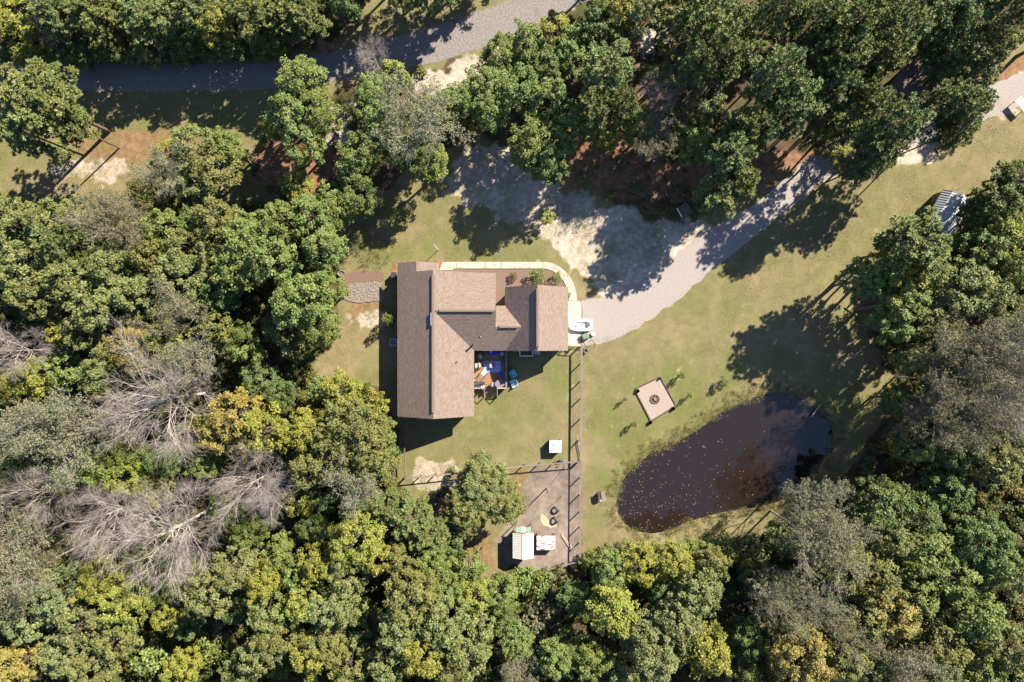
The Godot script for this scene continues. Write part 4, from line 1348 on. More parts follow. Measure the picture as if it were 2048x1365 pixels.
	for s in [-0.36, 0.36]:
		b = MB.new(); b.tube([Vector3(0.1, 0.2, s - 0.04), Vector3(0.1, 0.2, s + 0.04)], [0.2, 0.2], 14); part("wheel", b.mesh(), M.rubber, t)
		b = MB.new(); b.tube([Vector3(-0.35, 0.45, s * 0.6), Vector3(-0.85, 0.62, s * 0.6)], [0.02, 0.02], 6); part("handle", b.mesh(), M.old_wood, t)
	t = thing("jug", "round white jug with a red cap beside the green cart", "jug", g(1185, 669), 0.4)
	b = MB.new(); b.lathe(Transform3D(), [Vector2(0, 0), Vector2(0.2, 0.02), Vector2(0.25, 0.2), Vector2(0.2, 0.38), Vector2(0.06, 0.46), Vector2(0, 0.46)], 14); part("body", b.mesh(), M.white_paint, t)
	b = MB.new(); b.bx(-0.22, 0.3, 0.05, 0.14, 0.3, 0.1, Color.WHITE, 0, 0.02); part("cap", b.mesh(), M.red_paint, t)
	for k in 3:
		t = thing("timber_pole", ["longest grey pole leaning by the gate", "middle grey pole leaning by the gate, next to the longest", "dark short pole leaning under the green cart"][k], "pole", g(1160 + k * 3, 690 - k * 2), -0.72 - k * 0.06, "poles leaning by the gate")
		b = MB.new(); b.tube([Vector3(-0.15, 0.75, 0), Vector3(1.1 - k * 0.15, 0.08, 0.05)], [0.035, 0.035], 7, Color.WHITE.darkened(0.15 * k)); part("shaft", b.mesh(), M.pale_wood if k < 2 else M.old_wood, t)
	t = thing("garden_hose", "black hose lying in a loose loop on the gravel by the gate", "hose", g(1183, 690, 0.03))
	var loop := []
	for k in 15:
		var a := lerpf(-2.4, 1.0, k / 14.0)
		loop.append(Vector3(cos(a) * 0.42, 0.0, sin(a) * 0.55))
	var rad := []
	rad.resize(15)
	rad.fill(0.016)
	b = MB.new(); b.tube(loop, rad, 6); part("coil", b.mesh(), M.rubber, t)
	tub("black_bucket", "black tub standing outside the fence beside the gate", "bucket", g(1171, 702), 0.26, 0.42, M.galvanised, M.charcoal)
	# back yard pieces
	coop("small animal shelter on the lawn with a white tin roof and one rust streak", g(1111, 893.5, 1.15) * Vector3(1, 0, 1), 1.45, 1.5, 1.15, 0.52, 5)
	coop("low shelter in the pen with a white tin roof badly blotched by rust", g(1092, 1086.5, 1.2) * Vector3(1, 0, 1), 2.22, 1.72, 1.2, 0.68, 8)
	var cp := gable_shed("white metal-roofed hen house in the dirt pen", g(1046.3, 1093, 2.2) * Vector3(1, 0, 1), 0.0, 2.45, 3.0, 2.0, 2.55, M.red_paint, M.white_metal, 12)
	b = MB.new(); b.bx(0.55, 1.85, -1.8, 0.66, 0.02, 0.62); part("skylight_panel", b.mesh(), M.green_panel, cp)
	b = MB.new(); b.bx(-0.55, 1.85, -1.8, 0.6, 0.02, 0.62); part("skylight_panel", b.mesh(), M.green_panel, cp)
	b = MB.new(); b.bx(0.02, 1.88, -1.84, 0.46, 0.02, 0.66); part("skylight_panel", b.mesh(), M.white_metal, cp)
	for s in [-0.95, 0.95]:
		b = MB.new(); b.bx(s, 0.92, -2.05, 0.08, 1.84, 0.08); part("post", b.mesh(), M.old_wood, cp)
	t = thing("ladder", "pale aluminium ladder lying along the inside of the long fence", "ladder", g(1158.5, 899, 0.4) * Vector3(1, 0, 1), 0.17)
	for s in [0.0, 0.34]:
		b = MB.new(); b.box(Transform3D(Basis(), Vector3(0.12 - s * 0.35, 0.42 - s, 0)), Vector3(0.07, 0.05, 2.4)); part("stile", b.mesh(), M.galvanised, t)
	for k in 8:
		b = MB.new(); b.tube([Vector3(0.12, 0.42, -1.05 + k * 0.3), Vector3(0.0, 0.08, -1.05 + k * 0.3)], [0.02, 0.02], 6); part("rung", b.mesh(), M.galvanised, t)
	t = thing("feed_sack", "slumped dark grey sack leaning on the curving fence", "sack", g(1122, 921), 0.3)
	b = MB.new(); cushion(b, Transform3D(Basis(Vector3.RIGHT, 0.9), Vector3(0, 0.32, 0)), Vector3(0.5, 0.36, 0.75)); part("body", b.mesh(), M.charcoal_light, t)
	b = MB.new(); b.tube([Vector3(0, 0.6, 0.22), Vector3(0.02, 0.74, 0.3)], [0.05, 0.1], 8); part("neck", b.mesh(), M.charcoal_light, t)
	tyre("black tyre standing half sunk in the pen dirt, the one closer to the lawn", g(1113, 1018), 0.75)
	tyre("black tyre standing half sunk in the pen dirt, the one closer to the rusty shelter", g(1111, 1039), 0.6)
	t = thing("dead_post", "tall bare post standing in the middle of the dirt pen", "post", g(1093, 977))
	b = MB.new(); b.tube([Vector3(0, -0.1, 0), Vector3(0.05, 2.4, 0)], [0.075, 0.06], 9); part("shaft", b.mesh(), M.old_wood, t)
	b = MB.new(); b.tube([Vector3(0.05, 2.4, 0), Vector3(0.05, 2.41, 0)], [0.052, 0.05], 9); part("cut_end", b.mesh(), M.bark, t)
	for k in 3:
		t = thing("thin_post", ["thin leaning pole in the pen just below the curving fence", "thin pole in the pen above the two tyres", "thin pole behind the lower tyre in the pen"][k], "post", g([1130, 1123, 1122][k], [930, 992, 1029][k]), 0.0, "thin poles in the pen")
		b = MB.new(); b.tube([Vector3(0, -0.1, 0), Vector3(0.05, [2.0, 1.9, 0.9][k], [0.7, 0, 0][k])], [0.03, 0.022], 7); part("shaft", b.mesh(), M.pale_wood, t)
	for k in 3:
		t = thing("loose_plank", ["longest of the loose planks lying in the pen beside the rusty shelter", "middle loose plank lying in the pen beside the rusty shelter", "short loose plank lying across the others in the pen"][k], "plank", g([1134, 1131.5, 1143][k], [1083, 1084, 1098][k], 0.05 + 0.03 * k) , [-0.93, -0.98, 0.6][k], "loose planks in the pen")
		b = MB.new(); b.bx(0, 0, 0, [2.3, 1.7, 0.8][k], 0.05, 0.14, Color.WHITE.darkened(0.12 * k), 0, 0.005); part("board", b.mesh(), M.pale_wood, t)
	sheet("sand_ground", ragged(outline([1084, 1028, 1092, 1031, 1098, 1042, 1114, 1054, 1100, 1056, 1086, 1050, 1082, 1040]), 0.3, 0.2, 17), 0.014, M.pale_sand, "patch of spilt pale sand in the dirt pen")
	tub("water_trough", "round black water trough behind the curving fence beside the spreading oak", "trough", g(882, 992), 0.5, 0.5, M.charcoal, M.black_metal)
	tub("small_black_pail", "small black pail next to the round water trough", "pail", g(889.5, 978), 0.22, 0.32, M.charcoal, M.black_metal)
	t = thing("birdbath", "pale stone birdbath just behind the curving fence, half under the spreading oak", "birdbath", g(906, 966))
	b = MB.new(); b.lathe(Transform3D(), [Vector2(0.22, 0), Vector2(0.1, 0.08), Vector2(0.07, 0.7), Vector2(0.12, 0.78)], 12); part("pedestal", b.mesh(), M.pale_stone, t)
	b = MB.new(); b.lathe(Transform3D(Basis(), Vector3(0, 0.78, 0)), [Vector2(0.1, 0), Vector2(0.36, 0.08), Vector2(0.35, 0.1), Vector2(0.1, 0.03), Vector2(0, 0.03)], 16); part("basin", b.mesh(), M.pale_stone, t)
	# dog house by the pond
	var dh := gable_shed("little wooden hut with a reddish-brown roof on the grass beside the pond", g(1203.5, 991.5, 0.9) * Vector3(1, 0, 1), 0.12, 0.86, 0.92, 0.85, 1.02, M.old_wood, M.brown_roof, 5)
	t = thing("stone_slab", "broken grey stone slab at the foot of the little hut by the pond", "stone", g(1205, 1001.5), 0.3)
	for k in 3:
		b = MB.new()
		stone(b, r, Vector3(-0.28 + k * 0.27, -0.03, 0.05 * (k % 2)), 0.17, Color.WHITE.darkened(0.1 * k)); part("stone_piece", b.mesh(), M.pale_stone, t)
	# sheds
	gambrel_shed("garden shed with a pale ribbed steel barn roof at the edge of the woods", g(1888, 433, 1.5) * Vector3(1, 0, 1) , -0.52, 3.7, 5.0)
	t = thing("brown_shed", "old shed with a low brown ribbed roof half hidden under the pines", "shed", g(1834, 166) , 0.0)
	var A := g(1827, 119, 3.0) - t.position
	var B := g(1882, 173, 3.0) - t.position
	var D := g(1786, 165, 2.5) - t.position
	var C := B + D - A
	b = MB.new(); b.quad(A, D, C, B); b.quad(A - Vector3(0, 0.06, 0), B - Vector3(0, 0.06, 0), C - Vector3(0, 0.06, 0), D - Vector3(0, 0.06, 0))
	var rf := part("roof", b.mesh(), M.brown_roof, t)
	for k in 13:
		b = MB.new(); b.tube([A.lerp(B, k / 12.0) + Vector3(0, 0.02, 0), D.lerp(C, k / 12.0) + Vector3(0, 0.02, 0)], [0.035, 0.035], 5); part("rib", b.mesh(), M.brown_roof, rf)
	b = MB.new()
	var wl := PackedVector2Array()
	for p in [A.lerp(C, 0.06), B.lerp(D, 0.06), C.lerp(A, 0.06), D.lerp(B, 0.06)]:
		wl.append(Vector2(p.x, p.z))
	b.prism(wl, -0.02, 2.42); part("wall", b.mesh(), M.old_wood, t)
	b = MB.new()
	var E := D + (D - A) * 0.62
	var F := E + (C - D) * 0.35
	var G2 := D + (C - D) * 0.35
	b.quad(D - Vector3(0, 0.15, 0), E - Vector3(0, 0.5, 0), F - Vector3(0, 0.5, 0), G2 - Vector3(0, 0.15, 0)); part("lean_to_roof", b.mesh(), M.brown_roof, t)
	for p in [E.lerp(G2, 0.08), F.lerp(D, 0.08)]:
		b = MB.new(); b.tube([Vector3(p.x, 0, p.z), Vector3(p.x, 1.98, p.z)], [0.06, 0.06], 6); part("post", b.mesh(), M.old_wood, t)
	# white-topped trestle at the edge of the frame
	t = thing("trestle_table", "white-topped trestle table on the far lawn at the wood's edge", "table", g(2046, 209, 1.0) * Vector3(1, 0, 1), -0.88)
	b = MB.new(); b.bx(0, 1.0, 0, 1.7, 0.05, 0.85, Color.WHITE, 0, 0.01); part("tabletop", b.mesh(), M.white_paint, t)
	for s in [[-0.75, -0.35], [0.75, -0.35], [-0.75, 0.35], [0.75, 0.35]]:
		b = MB.new(); b.bx(s[0], 0.49, s[1], 0.05, 0.97, 0.05); part("leg", b.mesh(), M.galvanised, t)
	# raised bed frames among the trees
	for k in 2:
		t = thing("raised_bed", ["square raised bed of weathered boards at the lawn edge under the pines", "raised bed frame with one white board in the shade beside the drive"][k], "raised bed", g([1700, 1368][k], [336, 421][k]), [0.44, 0.52][k], "raised beds under the trees")
		for e in [[0, 0.62, 1.3, 0.06], [0, -0.62, 1.3, 0.06], [-0.65, 0, 0.06, 1.3], [0.65, 0, 0.06, 1.3]]:
			b = MB.new(); b.bx(e[0], 0.15, e[1], e[2], 0.3, e[3] if e[3] > 1.0 else 0.1, Color.WHITE, 0, 0.006); part("board", b.mesh(), M.white_paint if k == 1 and e[0] < -0.1 else M.grey_wood, t)
		b = MB.new(); b.bx(0, 0.1, 0, 1.22, 0.16, 1.16); part("soil", b.mesh(), M.soil, t)
	t = thing("marker_post", "short white post in the pine straw between the pines and the drive", "post", g(1613, 286), 0.0)
	b = MB.new(); b.tube([Vector3(0, 0, 0), Vector3(0.02, 1.1, 0)], [0.06, 0.055], 8); part("shaft", b.mesh(), M.white_paint, t)
	b = MB.new(); b.lathe(Transform3D(Basis(), Vector3(0.02, 1.1, 0)), [Vector2(0.07, 0), Vector2(0.0, 0.05)], 8); part("cap", b.mesh(), M.pad_grey, t)
	# pergola
	t = thing("pergola", "dark wooden pergola with open beams beside the maples at the lawn edge", "pergola", g(1752, 585), -0.62)
	for s in [[-1.2, -0.95], [1.2, -0.95], [-1.2, 0.95], [1.2, 0.95]]:
		b = MB.new(); b.bx(s[0], 1.1, s[1], 0.12, 2.2, 0.12); part("post", b.mesh(), M.old_wood, t)
	for z in [-0.95, 0.95]:
		b = MB.new(); b.bx(0, 2.27, z, 3.0, 0.15, 0.09); part("beam", b.mesh(), M.grey_wood, t)
	for k in 5:
		b = MB.new(); b.bx(-1.2 + k * 0.6, 2.4, 0, 0.09, 0.12, 2.5); part("rafter", b.mesh(), M.grey_wood, t)
	b = MB.new(); b.bx(0, 0.5, -0.6, 1.7, 0.06, 0.5); part("swing_seat", b.mesh(), M.grey_wood, t)
	# plank into the pond
	t = thing("pond_plank", "long pale plank reaching from the bank out over the pond", "plank", g(1632, 821), 0.0)
	b = MB.new()
	var pa := g(1641, 808) - t.position
	var pb := g(1622, 834) - t.position
	b.box(Transform3D(Basis(Vector3.UP, atan2(-(pb - pa).z, (pb - pa).x)), Vector3(0, 0.1, 0)), Vector3(pa.distance_to(pb), 0.05, 0.15), Color.WHITE, 0.006)
	part("board", b.mesh(), M.pale_wood, t)
	b = MB.new(); b.bx((pa.x + pb.x) * 0.5 - 0.3, -0.3, (pa.z + pb.z) * 0.5 + 0.4, 0.07, 0.74, 0.07); part("post", b.mesh(), M.old_wood, t)

# ---------------------------------------------------------------- planting

var protos := {}
var counts := {}

func plant(kind: String, x: float, z: float, rad: float, height: float, label: String, group: String) -> void:
	var family: String = KINDS[kind][0]
	var called: String = KINDS[kind][1]
	var k: int = counts.get(kind, 0)
	counts[kind] = k + 1
	var set_: Array = protos.get(family, [])
	if family == "broad":
		set_ = protos.small if rad < 2.0 else protos.medium if rad < 3.2 else protos.large
	var p: Node3D = set_[(k * 7 + int(absf(x) * 3.0)) % set_.size()]
	var o: Node3D = p.duplicate()
	o.name = numbered(called)
	add_child(o, true)
	var s: Vector3 = p.get_meta("size")
	o.position = Vector3(x, 0, z)
	o.rotation.y = fmod(k * 2.4 + x * 0.7, TAU)
	o.scale = Vector3(rad / s.x, height / s.y, rad / s.z)
	tag(o, label, KINDS[kind][2], group)
	var cr := o.get_node_or_null("crown")
	if cr:
		cr.material_override = M["%s_%d" % [kind, (k * 5 + int(absf(z) * 2.0)) % 3]]

const KINDS := {
	"oak": ["broad", "broadleaf_tree", "tree", Vector3(0.12, 0.131, 0.046)],
	"green": ["broad", "broadleaf_tree", "tree", Vector3(0.112, 0.144, 0.042)],
	"dark": ["broad", "broadleaf_tree", "tree", Vector3(0.075, 0.106, 0.033)],
	"lime": ["broad", "broadleaf_tree", "tree", Vector3(0.165, 0.172, 0.036)],
	"gold": ["broad", "broadleaf_tree", "tree", Vector3(0.185, 0.148, 0.042)],
	"sage": ["broad", "broadleaf_tree", "tree", Vector3(0.125, 0.142, 0.062)],
	"pine": ["pine", "pine_tree", "tree", Vector3(0.15, 0.182, 0.06)],
	"bare": ["bare", "bare_tree", "tree", Vector3(0.1, 0.1, 0.1)],
	"thin": ["thin", "thinning_tree", "tree", Vector3(0.13, 0.134, 0.078)],
	"bush": ["bush", "bush", "bush", Vector3(0.12, 0.155, 0.04)],
	"scrub": ["bush", "bush", "bush", Vector3(0.1, 0.095, 0.05)],
}

func build_trees() -> void:
	for kind in KINDS:
		var c: Vector3 = KINDS[kind][3]
		for v in 3:
			var q: float = [0.92, 1.0, 1.1][v]
			leafmat("%s_%d" % [kind, v], lin(c.x * q * [1.05, 1.0, 0.94][v], c.y * q, c.z * q * [0.95, 1.0, 1.1][v]))
	protos.large = [broadleaf(101, 4.0, 14.0, 9, 150, 95, 0.22), broadleaf(102, 4.0, 14.0, 8, 140, 100, 0.22), broadleaf(103, 4.0, 14.0, 10, 160, 90, 0.2), broadleaf(104, 4.0, 14.0, 9, 140, 95, 0.24)]
	protos.medium = [broadleaf(111, 2.6, 12.0, 7, 90, 75, 0.2), broadleaf(112, 2.6, 12.0, 8, 95, 70, 0.2), broadleaf(113, 2.6, 12.0, 7, 85, 75, 0.19), broadleaf(114, 2.6, 12.0, 8, 90, 75, 0.21)]
	protos.small = [broadleaf(121, 1.6, 7.0, 5, 46, 60, 0.18), broadleaf(122, 1.6, 7.0, 6, 50, 55, 0.17), broadleaf(123, 1.6, 7.0, 5, 44, 60, 0.18)]
	protos.pine = [pine(131, 3.2, 18.0, 12, 18, 0.6), pine(132, 3.2, 18.0, 12, 18, 0.56), pine(133, 3.2, 18.0, 11, 19, 0.63)]
	protos.bare = [bare(141, 4.0, 14.0, 13, [5, 5, 5, 4], 0.0, 0.1), bare(142, 4.0, 14.0, 12, [6, 5, 5, 4], 0.0, 0.1)]
	protos.thin = [bare(151, 4.0, 13.0, 9, [5, 5, 6], 1.0, 0.17), bare(152, 4.0, 13.0, 10, [5, 5, 5], 1.0, 0.18)]
	protos.bush = [bush(161, 1.2, 1.6, 9, 90, 0.14), bush(162, 1.2, 1.7, 11, 80, 0.15)]
	for line in TREES:
		plant(line[0], line[1], line[2], line[3], line[4], line[5], line[6])

func build_ground_cover(pond: PackedVector2Array) -> void:
	var r := RandomNumberGenerator.new()
	r.seed = 500
	var woods := woods_shapes()
	# undergrowth under the trees
	var cl := MB.new()
	for k in 5:
		clump(cl, r, Vector3(r.randf_range(-0.4, 0.4), r.randf_range(0.3, 0.9), r.randf_range(-0.4, 0.4)), 0.45, 46, 0.17, tinted(r, Color(0.85, 0.85, 0.8), 0.12, 0.15), Vector3.UP)
	var where := []
	var tint := []
	while where.size() < 8000:
		var p := Vector2(r.randf_range(-68, 68), r.randf_range(-47, 47))
		if not inside_any([woods[0], woods[1]], p) and (r.randf() > 0.1 or not inside_any(woods, p)):
			continue
		var q := Vector2(p.x / MPP + 1024.0, p.y / MPP + 682.5)
		if q.x > 925 and q.x < 1165 and q.y > 1060 and q.y < 1140 or q.x > 840 and q.x < 920 and q.y > 950 and q.y < 1050:
			continue
		var s := r.randf_range(0.5, 1.6)
		where.append(Transform3D(Basis(Vector3.UP, r.randf() * TAU).scaled(Vector3(s, s * r.randf_range(0.6, 1.5), s)), Vector3(p.x, -0.05, p.y)))
		var c := r.randf()
		tint.append(Color(0.62, 0.78, 0.6) if c < 0.5 else Color(0.95, 0.9, 0.6) if c < 0.85 else Color(1.0, 0.75, 0.55))
	scatter("undergrowth", cl.mesh(), M.under_leaf, where, tint, "low leafy undergrowth covering the floor of the woods")
	# short lawn grass
	var gr := MB.new()
	for k in 150:
		var p := Vector3(r.randf_range(-0.7, 0.7), -0.01, r.randf_range(-0.7, 0.7))
		var d := (around_(r) * Vector3(1, 0.3, 1) + Vector3.UP * 0.5).normalized()
		gr.leaf(p, around_(r) * 0.4 + Vector3.UP, d, r.randf_range(0.05, 0.12), 0.03, tinted(r, Color(0.85, 0.85, 0.8), 0.12, 0.2))
	where = []
	tint = []
	var bare_ = [outline([1161, 600, 1330, 520, 1560, 360, 1600, 400, 1300, 650, 1164, 694]), outline([1262, 779, 1320, 748, 1360, 812, 1302, 850]), outline([1060, 935, 1160, 925, 1162, 1130, 1080, 1140, 1000, 1130]), outline([790, 523, 1160, 522, 1165, 705, 950, 800, 950, 840, 790, 840]),
		outline([680, 540, 768, 540, 768, 606, 680, 606]), outline([0, 112, 480, 122, 700, 92, 1000, 0, 1180, -5, 960, 102, 800, 145, 500, 186, 0, 184])]
	var f := FastNoiseLite.new()
	f.seed = 8
	f.frequency = 0.12
	while where.size() < 5200:
		var p := Vector2(r.randf_range(-64, 64), r.randf_range(-44, 30))
		if inside_any(woods, p) or inside_any(bare_, p) or Geometry2D.is_point_in_polygon(p, pond) or f.get_noise_2d(p.x, p.y) < -0.25:
			continue
		where.append(Transform3D(Basis(Vector3.UP, r.randf() * TAU).scaled(Vector3(1, r.randf_range(0.6, 1.2), 1)), Vector3(p.x, 0.0, p.y)))
		var t := clampf(0.5 + f.get_noise_2d(p.x * 1.3 + 50.0, p.y * 1.3) * 1.3, 0.0, 1.0)
		tint.append(Color(0.98, 0.9, 0.85).lerp(Color(0.8, 0.88, 0.6), t))
	scatter("lawn_grass", gr.mesh(), M.grass_blade, where, tint, "short mottled lawn grass of the clearing")
	# taller grass on the pond bank
	var tg := MB.new()
	for k in 26:
		var p := Vector3(r.randf_range(-0.3, 0.3), -0.03, r.randf_range(-0.3, 0.3))
		var d := (around_(r) * Vector3(1, 0, 1) * 0.7 + Vector3.UP).normalized()
		tg.leaf(p, d.cross(around_(r)).normalized() + Vector3.UP * 0.5, d, r.randf_range(0.15, 0.4), 0.035, tinted(r, Color(0.85, 0.85, 0.8), 0.15, 0.2))
	where = []
	tint = []
	for k in pond.size():
		var a := pond[k]
		var b := pond[(k + 1) % pond.size()]
		var nrm := Vector2((b - a).y, -(b - a).x).normalized()
		if Geometry2D.is_point_in_polygon((a + b) * 0.5 + nrm * 0.1, pond):
			nrm = -nrm
		for q in int(a.distance_to(b) * 11.0):
			var off := pow(r.randf(), 1.4) * 1.8 + 0.05
			var p := a.lerp(b, r.randf()) + nrm * off
			var s := r.randf_range(0.5, 1.3) * (1.2 - off * 0.3)
			var y := -0.22 * pow(maxf(0.0, 1.0 - off / 1.3), 2.0)
			where.append(Transform3D(Basis(Vector3.UP, r.randf() * TAU).scaled(Vector3(s, s, s)), Vector3(p.x, y, p.y)))
			tint.append(Color(0.95, 0.95, 0.6).lerp(Color(1.0, 0.8, 0.62), r.randf()))
	scatter("bank_grass", tg.mesh(), M.grass_blade, where, tint, "rough taller grass round the rim of the pond")
	# fallen leaves drifting on the water, thickest towards the lower end
	var fl := MB.new()
	var lo := g(1225, 0).x
	var made := 0
	while made < 300:
		var p := Vector2(r.randf_range(12, 39.5), r.randf_range(5.5, 24))
		if not Geometry2D.is_point_in_polygon(p, pond):
			continue
		var q := Vector2(p.x / MPP + 1024.0, p.y / MPP + 682.5)
		var want := clampf((q.y - 820.0) / 240.0, 0.05, 1.0) * clampf((1560.0 - q.x) / 240.0, 0.0, 1.0)
		if edge_distance(pond, p) > -0.9:
			want = maxf(want * 1.8, 0.1) if q.x < 1480 else want
		if r.randf() > want:
			continue
		made += 1
		var a := r.randf() * TAU
		var s := r.randf_range(0.035, 0.08)
		var c := r.randf()
		fl.leaf(Vector3(p.x, -0.208, p.y), Vector3.UP, Vector3(cos(a), 0, sin(a)), s * 1.3, s, Color(0.4, 0.22, 0.1) if c < 0.5 else Color(0.5, 0.36, 0.16) if c < 0.85 else Color(0.55, 0.2, 0.08))
	var o := part(numbered("floating_leaves"), fl.mesh(), M.dead_leaf, self)
	o.set_meta("kind", "stuff")
	o.set_meta("label", "fallen tan leaves drifting on the dark pond")

# ---------------------------------------------------------------- the place

func _ready() -> void:
	var cam := Camera3D.new()
	cam.name = "camera"
	cam.fov = rad_to_deg(2.0 * atan(682.5 / 1365.0))
	cam.position = Vector3(0, ALT, 0)
	cam.rotation = Vector3(-PI * 0.5, 0, 0)
	cam.near = 0.5
	cam.far = 900.0
	add_child(cam)
	cam.current = true
	var env := Environment.new()
	env.background_mode = Environment.BG_SKY
	var sky := Sky.new()
	var sm := ProceduralSkyMaterial.new()
	sm.sky_top_color = lin(0.072, 0.115, 0.225)
	sm.sky_horizon_color = lin(0.21, 0.255, 0.34)
	sm.ground_bottom_color = lin(0.06, 0.06, 0.05)
	sm.ground_horizon_color = lin(0.15, 0.17, 0.2)
	sm.sky_curve = 0.12
	sky.sky_material = sm
	env.sky = sky
	env.tonemap_mode = Environment.TONE_MAPPER_LINEAR
	env.tonemap_exposure = 3.8
	env.sdfgi_enabled = true
	env.ssao_enabled = true
	env.ssil_enabled = true
	var we := WorldEnvironment.new()
	we.name = "world"
	we.environment = env
	add_child(we)
	var sun := DirectionalLight3D.new()
	sun.name = "sun"
	sun.light_energy = 1.6
	sun.light_color = Color(1.0, 0.95, 0.87)
	sun.light_angular_distance = 0.5
	sun.shadow_enabled = true
	sun.position = Vector3(40, 60, -40)
	add_child(sun)
	sun.look_at_from_position(Vector3(0.9, 1.0, -0.88) * 60.0, Vector3.ZERO)
	rng.seed = 4242

	TX.mottle = grain(1, 0.03, 0.72, 1.0)
	TX.fine = grain(2, 0.12, 0.6, 1.0)
	TX.patch = grain(6, 0.05, 0.74, 1.03, 512, 6)
	TX.speck = grain(3, 0.4, 0.45, 1.0)
	mat("bark", lin(0.2, 0.165, 0.13), 0.95, 0.0, "speck", 1.5)
	mat("pine_bark", lin(0.23, 0.165, 0.125), 0.95, 0.0, "speck", 1.5)
	mat("pale_bark", lin(0.47, 0.42, 0.385), 0.9, 0.0, "fine", 1.2)
	mat("siding", lin(0.42, 0.38, 0.33), 0.8, 0.0, "mottle", 0.4)
	mat("fascia", lin(0.3, 0.22, 0.17), 0.7)
	mat("shingle", lin(0.205, 0.158, 0.133), 0.95, 0.0, "patch", 0.3)
	mat("ridge", lin(0.24, 0.19, 0.155), 0.95, 0.0, "speck", 2.2)
	mat("slate_blue", lin(0.1, 0.13, 0.2), 0.4)
	mat("galvanised", lin(0.45, 0.47, 0.5), 0.4, 0.4, "mottle", 2.0)
	mat("white_paint", lin(0.75, 0.74, 0.72), 0.5)
	mat("dark_glass", lin(0.02, 0.025, 0.03), 0.05)
	mat("deck_wood", lin(0.36, 0.2, 0.085), 0.75, 0.0, "fine", 1.6)
	mat("old_wood", lin(0.13, 0.085, 0.062), 0.9, 0.0, "speck", 1.8)
	mat("grey_wood", lin(0.27, 0.25, 0.235), 0.9, 0.0, "speck", 1.8)
	mat("pale_wood", lin(0.42, 0.33, 0.25), 0.85, 0.0, "fine", 1.8)
	mat("fence_wood", lin(0.27, 0.215, 0.185), 0.9, 0.0, "speck", 1.2)
	mat("pale_fence", lin(0.31, 0.25, 0.215), 0.9, 0.0, "speck", 1.2)
	mat("red_fence", lin(0.21, 0.12, 0.1), 0.9, 0.0, "speck", 1.2)
	mat("ochre_wood", lin(0.26, 0.17, 0.06), 0.85, 0.0, "fine", 0.8)
	mat("pink_wood", lin(0.5, 0.33, 0.26), 0.7, 0.0, "fine", 2.0)
	mat("wicker", lin(0.42, 0.25, 0.13), 0.85, 0.0, "speck", 4.0)
	mat("wicker_dark", lin(0.14, 0.09, 0.06), 0.85, 0.0, "speck", 4.0)
	mat("pad_grey", lin(0.4, 0.38, 0.4), 0.9, 0.0, "mottle", 3.0)
	mat("pad_white", lin(0.72, 0.68, 0.62), 0.9, 0.0, "mottle", 3.0)
	mat("pad_blue", lin(0.015, 0.06, 0.5), 0.85, 0.0, "mottle", 3.0)
	mat("pad_brown", lin(0.19, 0.13, 0.08), 0.9, 0.0, "mottle", 3.0)
	mat("navy", lin(0.03, 0.06, 0.2), 0.9)
	mat("cloth", lin(0.9, 0.9, 0.9), 0.95)
	mat("cloth2", lin(0.85, 0.85, 0.85), 0.95).cull_mode = BaseMaterial3D.CULL_DISABLED
	mat("black_metal", lin(0.02, 0.02, 0.024), 0.5)
	mat("charcoal", lin(0.035, 0.035, 0.04), 0.6, 0.0, "mottle", 2.0)
	mat("charcoal_light", lin(0.1, 0.1, 0.115), 0.8, 0.0, "mottle", 2.0)
	mat("grey_stone", lin(0.25, 0.22, 0.24), 0.7, 0.0, "speck", 2.0)
	mat("copper", lin(0.4, 0.2, 0.11), 0.35, 0.5)
	mat("terracotta", lin(0.35, 0.14, 0.07), 0.85)
	mat("teal", lin(0.07, 0.36, 0.47), 0.45)
	mat("aqua", lin(0.3, 0.5, 0.55), 0.45)
	mat("concrete", lin(0.42, 0.375, 0.31), 0.9, 0.0, "mottle", 0.12)
	mat("grey_joint", lin(0.18, 0.15, 0.12), 0.95)
	mat("mulch", lin(0.15, 0.098, 0.075), 0.95, 0.0, "patch", 0.4)
	mat("soil", lin(0.14, 0.09, 0.066), 0.95, 0.0, "patch", 0.4)
	mat("fabric", lin(0.2, 0.172, 0.155), 0.9, 0.0, "patch", 0.2)
	mat("asphalt", lin(0.17, 0.153, 0.147), 0.92, 0.0, "patch", 0.12)
	mat("pale_patch", lin(0.26, 0.235, 0.21), 0.92, 0.0, "speck", 0.5)
	mat("tar", lin(0.11, 0.1, 0.085), 0.9)
	mat("gravel", lin(0.265, 0.235, 0.22), 0.95, 0.0, "patch", 0.22)
	mat("pit_gravel", lin(0.275, 0.225, 0.195), 0.95, 0.0, "patch", 0.3)
	mat("pale_sand", lin(0.5, 0.4, 0.25), 0.95, 0.0, "fine", 0.6)
	mat("stone", lin(0.24, 0.21, 0.18), 0.9, 0.0, "fine", 2.0)
	mat("pale_stone", lin(0.42, 0.42, 0.4), 0.85, 0.0, "fine", 2.0)
	mat("ash", lin(0.03, 0.026, 0.024), 0.95)
	mat("fresh_log", lin(0.42, 0.26, 0.16), 0.9, 0.0, "fine", 2.5)
	mat("vinyl", lin(0.85, 0.85, 0.85), 0.4)
	mat("rubber", lin(0.022, 0.022, 0.024), 0.8)
	mat("sheet_metal", lin(0.42, 0.44, 0.48), 0.5, 0.2).cull_mode = BaseMaterial3D.CULL_DISABLED
	mat("white_metal", lin(0.46, 0.43, 0.4), 0.5)
	mat("green_panel", lin(0.14, 0.26, 0.18), 0.4)
	mat("steel_roof", lin(0.3, 0.32, 0.33), 0.45, 0.15)
	mat("steel_rib", lin(0.12, 0.13, 0.15), 0.45, 0.15)
	mat("brown_roof", lin(0.2, 0.13, 0.115), 0.7, 0.0, "fine", 0.7)
